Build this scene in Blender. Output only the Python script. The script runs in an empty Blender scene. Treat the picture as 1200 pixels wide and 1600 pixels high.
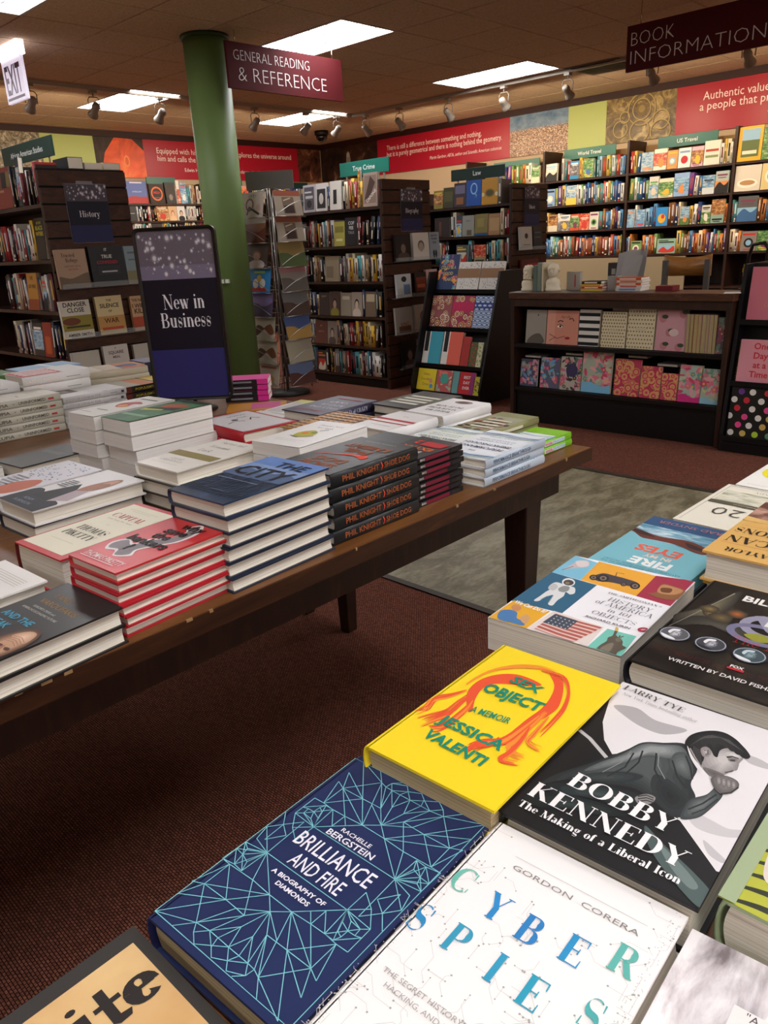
import bpy, bmesh, math, random
from mathutils import Vector, Matrix

S = bpy.context.scene
COL = S.collection
rnd = random.Random(7)
R90 = math.pi / 2
Rd = math.radians

# ------------------------------------------------------------------ camera, light, exposure
CEIL = 2.835
cam_d = bpy.data.cameras.new('camera')
cam_d.sensor_fit = 'HORIZONTAL'
cam_d.sensor_width = 36.0
cam_d.lens = 36.0 * 1195.8 / 1200.0
cam_d.clip_start = 0.02
cam = bpy.data.objects.new('camera', cam_d)
COL.objects.link(cam)
_rt = Vector((0.68678, -0.72529, -0.04777))
_dn = Vector((-0.27177, -0.19527, -0.94234))
_fw = Vector((0.67414, 0.66017, -0.33122))
cam.matrix_world = Matrix(((_rt.x, -_dn.x, -_fw.x, 0.0), (_rt.y, -_dn.y, -_fw.y, 0.0),
                           (_rt.z, -_dn.z, -_fw.z, 1.27), (0, 0, 0, 1)))
S.camera = cam
S.view_settings.view_transform = 'Standard'
S.view_settings.look = 'None'
S.view_settings.gamma = 1.0
S.view_settings.use_curve_mapping = False
S.view_settings.exposure = 0.9
PANEL_POWER = 9.0        # radiance of the ceiling light diffusers
SPOT_POWER = 20.0        # watts of each track spot
w = bpy.data.worlds.new('world')
S.world = w
w.use_nodes = True
w.node_tree.nodes['Background'].inputs[0].default_value = (1.0, 0.86, 0.72, 1)
w.node_tree.nodes['Background'].inputs[1].default_value = 0.0

# ------------------------------------------------------------------ materials
def lin(c):
    c = c.lstrip('#')
    v = [int(c[i:i + 2], 16) / 255 for i in (0, 2, 4)]
    return tuple(x / 12.92 if x <= 0.04045 else ((x + 0.055) / 1.055) ** 2.4 for x in v)

MATS = {}
def mat(c, rough=0.5, spec=0.3, metal=0.0):
    """plain procedural material of one paint, ink, card or metal colour"""
    k = (c, rough, spec, metal)
    if k in MATS:
        return MATS[k]
    m = bpy.data.materials.new('paint_' + c.lstrip('#'))
    m.use_nodes = True
    b = m.node_tree.nodes['Principled BSDF']
    b.inputs['Base Color'].default_value = (*lin(c), 1)
    b.inputs['Roughness'].default_value = rough
    b.inputs['Specular IOR Level'].default_value = spec
    b.inputs['Metallic'].default_value = metal
    MATS[k] = m
    return m

def nmat(name, build, rough=0.6, spec=0.3):
    """node material; build(nodes, links, bsdf, texcoord) wires it"""
    m = bpy.data.materials.new(name)
    m.use_nodes = True
    nt = m.node_tree
    b = nt.nodes['Principled BSDF']
    b.inputs['Roughness'].default_value = rough
    b.inputs['Specular IOR Level'].default_value = spec
    tc = nt.nodes.new('ShaderNodeTexCoord')
    build(nt.nodes, nt.links, b, tc)
    return m

def mapping(N, L, tc, scale=(1, 1, 1), rot=(0, 0, 0), out='Object'):
    mp = N.new('ShaderNodeMapping')
    mp.inputs['Scale'].default_value = scale
    mp.inputs['Rotation'].default_value = rot
    L.new(tc.outputs[out], mp.inputs['Vector'])
    return mp

def ramp(N, stops, interp='LINEAR'):
    r = N.new('ShaderNodeValToRGB')
    r.color_ramp.interpolation = interp
    e = r.color_ramp.elements
    while len(e) < len(stops):
        e.new(0.5)
    for q, (p, c) in zip(e, stops):
        q.position = p
        q.color = (*lin(c), 1)
    return r

def noise(N, L, vec, scale, detail=4, rough=0.55, dist=0.0):
    n = N.new('ShaderNodeTexNoise')
    n.inputs['Scale'].default_value = scale
    n.inputs['Detail'].default_value = detail
    n.inputs['Roughness'].default_value = rough
    n.inputs['Distortion'].default_value = dist
    L.new(vec.outputs[0], n.inputs['Vector'])
    return n

def bump(N, L, b, height, strength=0.3, dist=0.002):
    bp = N.new('ShaderNodeBump')
    bp.inputs['Strength'].default_value = strength
    bp.inputs['Distance'].default_value = dist
    L.new(height, bp.inputs['Height'])
    L.new(bp.outputs[0], b.inputs['Normal'])

def noise_mat(name, scale, stops, sc=(1, 1, 1), detail=5, rough=0.5, dist=0.0, spec=0.3, bmp=0.0, rot=(0, 0, 0)):
    def f(N, L, b, tc):
        mp = mapping(N, L, tc, sc, rot)
        n = noise(N, L, mp, scale, detail, 0.6, dist)
        r = ramp(N, stops)
        L.new(n.outputs[0], r.inputs[0])
        L.new(r.outputs[0], b.inputs['Base Color'])
        if bmp:
            bump(N, L, b, n.outputs[0], bmp)
    return nmat(name, f, rough, spec)

def _carpet(N, L, b, tc):
    mp = mapping(N, L, tc, (1, 1, 1), (0, 0, Rd(90)))
    br = N.new('ShaderNodeTexBrick')
    br.inputs['Scale'].default_value = 1.0
    br.inputs['Brick Width'].default_value = 0.0105
    br.inputs['Row Height'].default_value = 0.0062
    br.inputs['Mortar Size'].default_value = 0.0013
    br.inputs['Mortar Smooth'].default_value = 0.8
    br.inputs['Color1'].default_value = (*lin('#a56a56'), 1)
    br.inputs['Color2'].default_value = (*lin('#855445'), 1)
    br.inputs['Mortar'].default_value = (*lin('#2a1611'), 1)
    L.new(mp.outputs[0], br.inputs['Vector'])
    n = noise(N, L, mp, 260, 2)
    mx = N.new('ShaderNodeMix')
    mx.data_type = 'RGBA'
    mx.blend_type = 'MULTIPLY'
    mx.inputs[0].default_value = 0.75
    r = ramp(N, [(0.3, '#7a6a66'), (0.7, '#ffffff')])
    L.new(n.outputs[0], r.inputs[0])
    L.new(br.outputs[0], mx.inputs[6])
    L.new(r.outputs[0], mx.inputs[7])
    L.new(mx.outputs[2], b.inputs['Base Color'])
    inv = N.new('ShaderNodeMath')
    inv.operation = 'SUBTRACT'
    inv.inputs[0].default_value = 1.0
    L.new(br.outputs['Fac'], inv.inputs[1])
    bump(N, L, b, inv.outputs[0], 0.6, 0.003)
CARPET = nmat('woven_brown_carpet', _carpet, 0.95, 0.05)

def _vinyl(N, L, b, tc):
    mp = mapping(N, L, tc, (1.0, 2.2, 1.0))
    n = noise(N, L, mp, 5.5, 8, 0.62, 0.6)
    n2 = noise(N, L, mp, 34, 5, 0.6, 0.3)
    a = N.new('ShaderNodeMath')
    a.operation = 'MULTIPLY_ADD'
    a.inputs[1].default_value = 0.35
    L.new(n2.outputs[0], a.inputs[0])
    L.new(n.outputs[0], a.inputs[2])
    r = ramp(N, [(0.42, '#554e3a'), (0.62, '#736b53'), (0.82, '#948c72')])
    L.new(a.outputs[0], r.inputs[0])
    L.new(r.outputs[0], b.inputs['Base Color'])
VINYL = nmat('mottled_stone_vinyl', _vinyl, 0.45, 0.3)

def _wood(name, cols, sc, rough=0.4):
    def f(N, L, b, tc):
        mp = mapping(N, L, tc, sc)
        n = noise(N, L, mp, 3.0, 6, 0.6, 1.2)
        r = ramp(N, [(0.3, cols[0]), (0.55, cols[1]), (0.75, cols[2])])
        L.new(n.outputs[0], r.inputs[0])
        L.new(r.outputs[0], b.inputs['Base Color'])
        bump(N, L, b, n.outputs[0], 0.08, 0.001)
    return nmat(name, f, rough, 0.4)
WOOD_TOP = _wood('table_top_wood', ('#5c3718', '#704620', '#87592c'), (1.5, 14, 14), 0.35)
WOOD_DARK = _wood('dark_table_wood', ('#1e0f09', '#2b160d', '#3a2013'), (10, 10, 2), 0.45)
WOOD_CASE = _wood('bookcase_wood', ('#24130b', '#321b10', '#402415'), (6, 6, 1.2), 0.45)
WOOD_LIGHT = _wood('worn_wood_edge', ('#3d2416', '#4f301e', '#6a452c'), (3, 3, 14), 0.4)
WOOD_CHAIR = _wood('chair_veneer', ('#8a5a2a', '#a06c36', '#b88246'), (2, 2, 12), 0.35)

def _slat(N, L, b, tc):
    mp = mapping(N, L, tc, (3, 3, 9))
    n = noise(N, L, mp, 3.0, 5, 0.6, 0.8)
    r = ramp(N, [(0.3, '#2f190e'), (0.55, '#422416'), (0.8, '#53301e')])
    L.new(n.outputs[0], r.inputs[0])
    L.new(r.outputs[0], b.inputs['Base Color'])
SLAT = nmat('slatwall_wood', _slat, 0.5, 0.3)

def _pages(base, dark):
    def f(N, L, b, tc):
        mp = mapping(N, L, tc, (3, 3, 900))
        n = noise(N, L, mp, 1.0, 3, 0.6)
        r = ramp(N, [(0.3, dark), (0.6, base)])
        L.new(n.outputs[0], r.inputs[0])
        L.new(r.outputs[0], b.inputs['Base Color'])
        bump(N, L, b, n.outputs[0], 0.25, 0.0006)
    return nmat('paper_edges', f, 0.85, 0.1)
PAGES = _pages('#e6dfd0', '#cabfac')
PAGES_W = _pages('#eae6e0', '#d3cdc4')
PAGES_TAN = _pages('#c9b48c', '#a48e68')
def _ceil(N, L, b, tc):
    mp = mapping(N, L, tc)
    n = noise(N, L, mp, 70, 4, 0.7)
    r = ramp(N, [(0.35, '#b59c82'), (0.65, '#d0b89e')])
    L.new(n.outputs[0], r.inputs[0])
    L.new(r.outputs[0], b.inputs['Base Color'])
    bump(N, L, b, n.outputs[0], 0.25, 0.002)
CEILM = nmat('mineral_ceiling_tile', _ceil, 0.95, 0.05)
BLACKM = mat('#0c0a0a', 0.45)
CHROME = mat('#b9b6b0', 0.25, 0.5, 1.0)
def emis(name, c, s):
    m = bpy.data.materials.new(name)
    m.use_nodes = True
    b = m.node_tree.nodes['Principled BSDF']
    b.inputs['Base Color'].default_value = (0.8, 0.8, 0.8, 1)
    b.inputs['Emission Color'].default_value = (*lin(c), 1)
    b.inputs['Emission Strength'].default_value = s
    return m
def glassy(name, c, alpha, rough=0.05):
    m = bpy.data.materials.new(name)
    m.use_nodes = True
    b = m.node_tree.nodes['Principled BSDF']
    b.inputs['Base Color'].default_value = (*lin(c), 1)
    b.inputs['Roughness'].default_value = rough
    b.inputs['Alpha'].default_value = alpha
    return m
ACRYLIC = glassy('clear_acrylic', '#cfd4d6', 0.16)

# ------------------------------------------------------------------ mesh helpers
class MB:
    """collects faces with materials and links them as ONE mesh object"""
    def __init__(s):
        s.v = []; s.f = []; s.m = []; s.mats = []; s.sm = []
    def mi(s, m):
        if isinstance(m, str):
            m = mat(m)
        if m not in s.mats:
            s.mats.append(m)
        return s.mats.index(m)
    def face(s, pts, m, smooth=False):
        n = len(s.v)
        s.v += [tuple(p) for p in pts]
        s.f.append(tuple(range(n, n + len(pts))))
        s.m.append(s.mi(m)); s.sm.append(smooth)
    def box(s, a, b, m, M=None):
        x0, y0, z0 = a; x1, y1, z1 = b
        P = [Vector(p) for p in ((x0, y0, z0), (x1, y0, z0), (x1, y1, z0), (x0, y1, z0), (x0, y0, z1), (x1, y0, z1), (x1, y1, z1), (x0, y1, z1))]
        if M is not None:
            P = [M @ p for p in P]
        n = len(s.v)
        s.v += [tuple(p) for p in P]
        k = s.mi(m)
        for q in ((0, 3, 2, 1), (4, 5, 6, 7), (0, 1, 5, 4), (1, 2, 6, 5), (2, 3, 7, 6), (3, 0, 4, 7)):
            s.f.append(tuple(n + i for i in q)); s.m.append(k); s.sm.append(False)
    def loft(s, rings, m, cap=True, smooth=True, closed=True):
        n = len(s.v); k = s.mi(m); c = len(rings[0])
        for r in rings:
            s.v += [tuple(p) for p in r]
        for i in range(len(rings) - 1):
            for j in range(c if closed else c - 1):
                j2 = (j + 1) % c
                s.f.append((n + i * c + j, n + i * c + j2, n + (i + 1) * c + j2, n + (i + 1) * c + j))
                s.m.append(k); s.sm.append(smooth)
        if cap:
            s.f.append(tuple(n + j for j in reversed(range(c)))); s.m.append(k); s.sm.append(False)
            s.f.append(tuple(n + (len(rings) - 1) * c + j for j in range(c))); s.m.append(k); s.sm.append(False)
    def tube(s, pts, r, m, n=8):
        pts = [Vector(p) for p in pts]
        rings = []
        for i, p in enumerate(pts):
            t = (pts[min(i + 1, len(pts) - 1)] - pts[max(i - 1, 0)]).normalized()
            a = t.orthogonal().normalized() if i == 0 else (a - t * a.dot(t)).normalized()
            b = t.cross(a)
            rr = r[i] if isinstance(r, (list, tuple)) else r
            rings.append([p + (a * math.cos(2 * math.pi * j / n) + b * math.sin(2 * math.pi * j / n)) * rr for j in range(n)])
        s.loft(rings, m)
    def lathe(s, prof, m, n=24, c=(0, 0, 0), axis='Z', cap=True):
        rings = []
        for r, h in prof:
            ring = []
            for j in range(n):
                a = 2 * math.pi * j / n
                p = (r * math.cos(a), r * math.sin(a), h) if axis == 'Z' else (r * math.cos(a), h, -r * math.sin(a))
                ring.append((c[0] + p[0], c[1] + p[1], c[2] + p[2]))
            rings.append(ring)
        s.loft(rings, m, cap)
    def data(s, name):
        me = bpy.data.meshes.new(name)
        me.from_pydata(s.v, [], s.f)
        for m in s.mats:
            me.materials.append(m)
        me.polygons.foreach_set('material_index', s.m)
        me.polygons.foreach_set('use_smooth', s.sm)
        me.update()
        return me
    def build(s, name, parent=None, loc=(0, 0, 0), rz=0.0, me=None):
        o = bpy.data.objects.new(name, me or s.data(name))
        COL.objects.link(o)
        o.location = loc
        o.rotation_euler = (0, 0, rz)
        if parent is not None:
            o.parent = parent
        return o

def bevel(o, wd=0.003, seg=2):
    b = o.modifiers.new('bevel', 'BEVEL')
    b.width = wd; b.segments = seg; b.limit_method = 'ANGLE'
    return o

LABELS = {}
def tag(o, label, cat, group=None, kind=None):
    o['label'] = label; o['category'] = cat
    if group:
        o['group'] = group
    if kind:
        o['kind'] = kind
    LABELS.setdefault(label, []).append(o.name)
    return o
def thing(name, label, cat, loc=(0, 0, 0), rz=0.0, group=None):
    o = bpy.data.objects.new(name, None)
    COL.objects.link(o)
    o.location = loc; o.rotation_euler = (0, 0, rz); o.empty_display_size = 0.05
    return tag(o, label, cat, group)
def structure(o):
    o['kind'] = 'structure'
    return o
ORD = 'zeroth first second third fourth fifth sixth seventh eighth ninth tenth eleventh twelfth thirteenth fourteenth fifteenth sixteenth seventeenth eighteenth nineteenth twentieth twenty-first twenty-second twenty-third twenty-fourth twenty-fifth twenty-sixth twenty-seventh twenty-eighth twenty-ninth thirtieth thirty-first thirty-second thirty-third thirty-fourth thirty-fifth thirty-sixth thirty-seventh thirty-eighth thirty-ninth fortieth'.split()

# ------------------------------------------------------------------ lettering
_TX = {}
def sans_polys(st, weight=0.0, shear=0.0):
    k = (st, weight, shear)
    if k in _TX:
        return _TX[k]
    cu = bpy.data.curves.new('lettering', 'FONT')
    cu.body = st; cu.size = 1.0; cu.offset = weight; cu.fill_mode = 'FRONT'; cu.resolution_u = 2; cu.shear = shear
    ob = bpy.data.objects.new('lettering', cu)
    me = bpy.data.meshes.new_from_object(ob)
    v = [(a.co.x, a.co.y) for a in me.vertices]
    P = [[v[i] for i in p.vertices] for p in me.polygons]
    bpy.data.meshes.remove(me); bpy.data.objects.remove(ob); bpy.data.curves.remove(cu)
    if not P:
        return ([], 1.0)
    x0 = min(a[0] for q in P for a in q); x1 = max(a[0] for q in P for a in q)
    c = 0.727
    P = [[((a[0] - x0) / c, a[1] / c) for a in q] for q in P]
    _TX[k] = (P, (x1 - x0) / c)
    return _TX[k]

# serif letters drawn with a broad pen: S/N thick/thin stems with serifs, D/d thick/thin diagonals, h hairline, a arc, e beak, b ball
GL = {
 'A': (.8, 'd .1 0 .4 1;D .4 1 .69 0;h .2 .57 .33;h 0 .22 0;h .54 .82 0'),
 'B': (.72, 'S .17 0 1;h .03 .42 0;h .03 .4 .53;h .03 .4 1;a .38 .765 .2 .235 -90 90;a .4 .265 .24 .265 -90 90'),
 'C': (.76, 'a .42 .5 .36 .5 55 305;e .66 .93 -.26;e .68 .1 .16'),
 'D': (.8, 'S .17 0 1;h .03 .38 0;h .03 .38 1;a .36 .5 .36 .5 -90 90'),
 'E': (.68, 'S .17 0 1;h .03 .62 0;h .03 .6 1;h .17 .45 .52;e .62 0 .28;e .6 1 -.25;e .45 .41 .22'),
 'F': (.64, 'S .17 0 1;h .03 .32 0;h .03 .6 1;h .17 .45 .5;e .6 1 -.27;e .45 .4 .22'),
 'G': (.82, 'a .42 .5 .36 .5 55 310;e .66 .93 -.26;S .68 .06 .42;h .52 .8 .42'),
 'H': (.86, 'S .18 0 1;S .68 0 1;h .18 .68 .52;h .04 .32 0;h .04 .32 1;h .54 .82 0;h .54 .82 1'),
 'I': (.38, 'S .19 0 1;h .04 .34 0;h .04 .34 1'),
 'J': (.5, 'S .32 .15 1;h .17 .47 1;a .2 .15 .12 .15 180 360;b .09 .2 .07'),
 'K': (.82, 'S .17 0 1;h .03 .31 0;h .03 .31 1;d .17 .38 .65 1;D .34 .6 .68 0;h .52 .8 1;h .54 .83 0'),
 'L': (.66, 'S .17 0 1;h .03 .6 0;h .03 .31 1;e .6 0 .3'),
 'M': (1.0, 'N .14 0 1;D .16 1 .5 .02;d .5 .02 .82 1;S .84 0 1;h .02 .26 0;h .02 .2 1;h .7 .98 0;h .8 .98 1'),
 'N': (.86, 'N .15 0 1;D .16 1 .7 0;N .72 0 1;h .03 .27 0;h .03 .2 1;h .6 .84 1'),
 'O': (.84, 'a .42 .5 .36 .5 0 360'),
 'P': (.68, 'S .17 0 1;h .03 .33 0;h .03 .4 1;h .17 .4 .46;a .39 .73 .23 .27 -90 90'),
 'Q': (.84, 'a .42 .5 .36 .5 0 360;D .42 .15 .74 -.2'),
 'R': (.78, 'S .17 0 1;h .03 .31 0;h .03 .4 1;h .17 .4 .5;a .38 .75 .22 .25 -90 90;D .42 .5 .66 .02;h .6 .78 0'),
 'S': (.62, 's .3 .5 .24 .5;e .52 .95 -.25;e .08 .05 .27'),
 'T': (.72, 'S .36 0 1;h .04 .68 1;h .2 .52 0;e .05 1 -.27;e .67 1 -.27'),
 'U': (.82, 'S .17 .3 1;N .67 .3 1;a .42 .3 .25 .3 180 360;h .03 .31 1;h .57 .8 1'),
 'V': (.8, 'D .12 1 .42 0;d .42 0 .68 1;h 0 .26 1;h .56 .8 1'),
 'W': (1.1, 'D .1 1 .34 0;d .34 0 .54 .95;D .5 1 .74 0;d .74 0 .98 1;h 0 .24 1;h .42 .6 1;h .88 1.1 1'),
 'X': (.78, 'D .12 1 .66 0;d .12 0 .64 1;h 0 .24 1;h .54 .78 1;h 0 .24 0;h .54 .8 0'),
 'Y': (.78, 'D .12 1 .4 .45;d .4 .45 .66 1;S .4 0 .48;h 0 .25 1;h .55 .78 1;h .25 .55 0'),
 'Z': (.66, 'h .05 .6 1;h .05 .6 0;D .56 1 .1 0;e .06 1 -.25;e .6 0 .28'),
 'a': (.5, 'a .22 .48 .15 .2 0 150;S .36 .05 .46;a .22 .16 .14 .16 60 300;h .36 .46 .02'),
 'b': (.56, 'S .12 0 1;h .02 .12 1;a .28 .33 .2 .33 -120 120'),
 'c': (.46, 'a .26 .33 .2 .33 50 310;b .38 .55 .05'),
 'd': (.56, 'S .42 0 1;h .3 .42 1;h .42 .52 0;a .27 .33 .2 .33 60 300'),
 'e': (.48, 'a .25 .33 .2 .33 0 320;h .08 .44 .36'),
 'f': (.34, 'S .15 0 .8;h .04 .26 0;h .03 .3 .64;a .26 .8 .11 .2 60 180;b .31 .9 .05'),
 'g': (.52, 'a .24 .42 .17 .24 0 360;s .24 -.1 .2 .28;b .45 .62 .05'),
 'h': (.6, 'S .13 0 1;h .02 .13 1;h .03 .24 0;S .45 0 .45;a .29 .42 .16 .24 0 140;h .35 .56 0'),
 'i': (.28, 'S .13 0 .66;h .02 .13 .66;h .02 .24 0;b .13 .88 .075'),
 'k': (.58, 'S .13 0 1;h .02 .13 1;h .03 .24 0;d .13 .25 .45 .64;D .25 .4 .47 0;h .36 .56 0;h .34 .52 .65'),
 'l': (.28, 'S .13 0 1;h .02 .13 1;h .02 .24 0'),
 'm': (.92, 'S .13 0 .66;h .02 .13 .66;h .03 .24 0;S .45 0 .45;a .29 .42 .16 .24 0 140;h .35 .55 0;S .77 0 .45;a .61 .42 .16 .24 0 140;h .67 .88 0'),
 'n': (.6, 'S .13 0 .66;h .02 .13 .66;h .03 .24 0;S .45 0 .45;a .29 .42 .16 .24 0 140;h .35 .56 0'),
 'o': (.52, 'a .26 .33 .2 .33 0 360'),
 'p': (.56, 'S .13 -.3 .66;h .02 .13 .66;h .02 .25 -.3;a .29 .33 .2 .33 -120 120'),
 'r': (.42, 'S .13 0 .66;h .02 .13 .66;h .03 .26 0;a .3 .45 .17 .2 80 150;b .36 .58 .06'),
 's': (.42, 's .2 .33 .15 .33;e .34 .62 -.17;e .06 .04 .18'),
 't': (.36, 'S .15 .12 .82;h .03 .3 .64;a .25 .12 .1 .12 180 320'),
 'u': (.6, 'S .13 .2 .66;h .02 .13 .66;a .28 .2 .15 .2 180 330;S .45 0 .66;h .34 .45 .66;h .45 .56 0'),
 'v': (.54, 'D .1 .65 .28 0;d .28 0 .44 .65;h 0 .2 .65;h .35 .54 .65'),
 'w': (.78, 'D .1 .65 .26 0;d .26 0 .4 .62;D .38 .65 .54 0;d .54 0 .68 .65;h 0 .2 .65;h .3 .46 .65;h .6 .78 .65'),
 'x': (.54, 'D .1 .65 .44 0;d .1 0 .42 .65;h 0 .2 .65;h .34 .52 .65;h 0 .2 0;h .34 .54 0'),
 'y': (.54, 'D .1 .65 .28 .02;d .22 -.2 .44 .65;h 0 .2 .65;h .35 .54 .65;a .14 -.2 .09 .1 180 360;b .08 -.18 .05'),
 'z': (.46, 'h .05 .4 .65;h .05 .4 0;D .36 .65 .08 0'),
 '1': (.36, 'S .19 0 1;h .04 .34 0;h .06 .19 .88'), '0': (.6, 'a .3 .5 .24 .5 0 360'),
 '2': (.56, 'a .28 .74 .2 .26 0 170;D .46 .7 .1 .02;h .06 .5 0;e .5 0 .2'),
 '.': (.24, 'b .12 .06 .07'), ',': (.24, 'b .12 .06 .07'), "'": (.2, 'N .1 .75 1'), '-': (.4, 'h .06 .34 .35'), '&': (.8, 's .36 .5 .26 .5;D .3 .6 .72 0'),
}
def _band(P, c, wf):
    out = []
    for i in range(len(c) - 1):
        (x0, y0), (x1, y1) = c[i], c[i + 1]
        (a0, b0), (a1, b1) = wf[i], wf[i + 1]
        P.append([(x0 - a0, y0 - b0), (x1 - a1, y1 - b1), (x1 + a1, y1 + b1), (x0 + a0, y0 + b0)])
def serif_polys(st, weight=0.16, thin=0.04):
    k = ('serif', st, weight, thin)
    if k in _TX:
        return _TX[k]
    P = []; X = 0.0
    def arc(cx, cy, rx, ry, a0, a1):
        n = max(6, int(abs(a1 - a0) / 18)); c = []; wf = []
        for i in range(n + 1):
            t = Rd(a0 + (a1 - a0) * i / n); cs, sn = math.cos(t), math.sin(t)
            wd = (thin + (weight - thin) * cs * cs) / 2
            c.append((cx + (rx - weight / 2 * abs(cs) * .4) * cs, cy + (ry - thin / 2) * sn)); wf.append((cs * wd, sn * wd))
        _band(P, c, wf)
    for ch in st:
        if ch == ' ':
            X += 0.36; continue
        if ch not in GL:
            X += 0.3; continue
        adv, sp = GL[ch]
        for q in sp.split(';'):
            t = q.split(); o = t[0]; n = [float(z) for z in t[1:]]
            if o in 'SN':
                h = (weight if o == 'S' else thin) / 2
                P.append([(X + n[0] - h, n[1]), (X + n[0] + h, n[1]), (X + n[0] + h, n[2]), (X + n[0] - h, n[2])])
            elif o in 'Dd':
                h = (weight * 1.02 if o == 'D' else thin * 1.1) / 2
                P.append([(X + n[0] - h, n[1]), (X + n[0] + h, n[1]), (X + n[2] + h, n[3]), (X + n[2] - h, n[3])])
            elif o == 'h':
                y = n[2]; y0, y1 = (y, y + thin) if y < .3 else ((y - thin, y) if y > .6 else (y - thin / 2, y + thin / 2))
                P.append([(X + n[0], y0), (X + n[1], y0), (X + n[1], y1), (X + n[0], y1)])
            elif o == 'a':
                arc(X + n[0], *n[1:])
            elif o == 's':
                cx, cy, rx, ry = X + n[0], n[1], n[2], n[3]; c = []; wf = []
                for i in range(21):
                    u = i / 20
                    if u < .5:
                        a = Rd(45 + 225 * u / .5); px, py = cx + rx * .88 * math.cos(a), cy + ry * .5 + ry * .5 * math.sin(a)
                    else:
                        a = Rd(90 - 225 * (u - .5) / .5); px, py = cx + rx * math.cos(a), cy - ry * .5 + ry * .5 * math.sin(a)
                    wd = (thin + (weight * .95 - thin) * math.exp(-((u - .5) / .2) ** 2)) / 2
                    c.append((px, py)); wf.append((wd * .5, wd))
                _band(P, c, wf)
            elif o == 'e':
                x, y, h = X + n[0], n[1], n[2]
                P.append([(x - thin * .4, y), (x + thin * .9, y), (x + thin * .9, y + h), (x + thin * .2, y + h)])
            elif o == 'b':
                P.append([(X + n[0] + n[2] * math.cos(2 * math.pi * i / 10), n[1] + n[2] * math.sin(2 * math.pi * i / 10)) for i in range(10)])
        X += adv + .04
    _TX[k] = (P, X - .04)
    return _TX[k]

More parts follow.
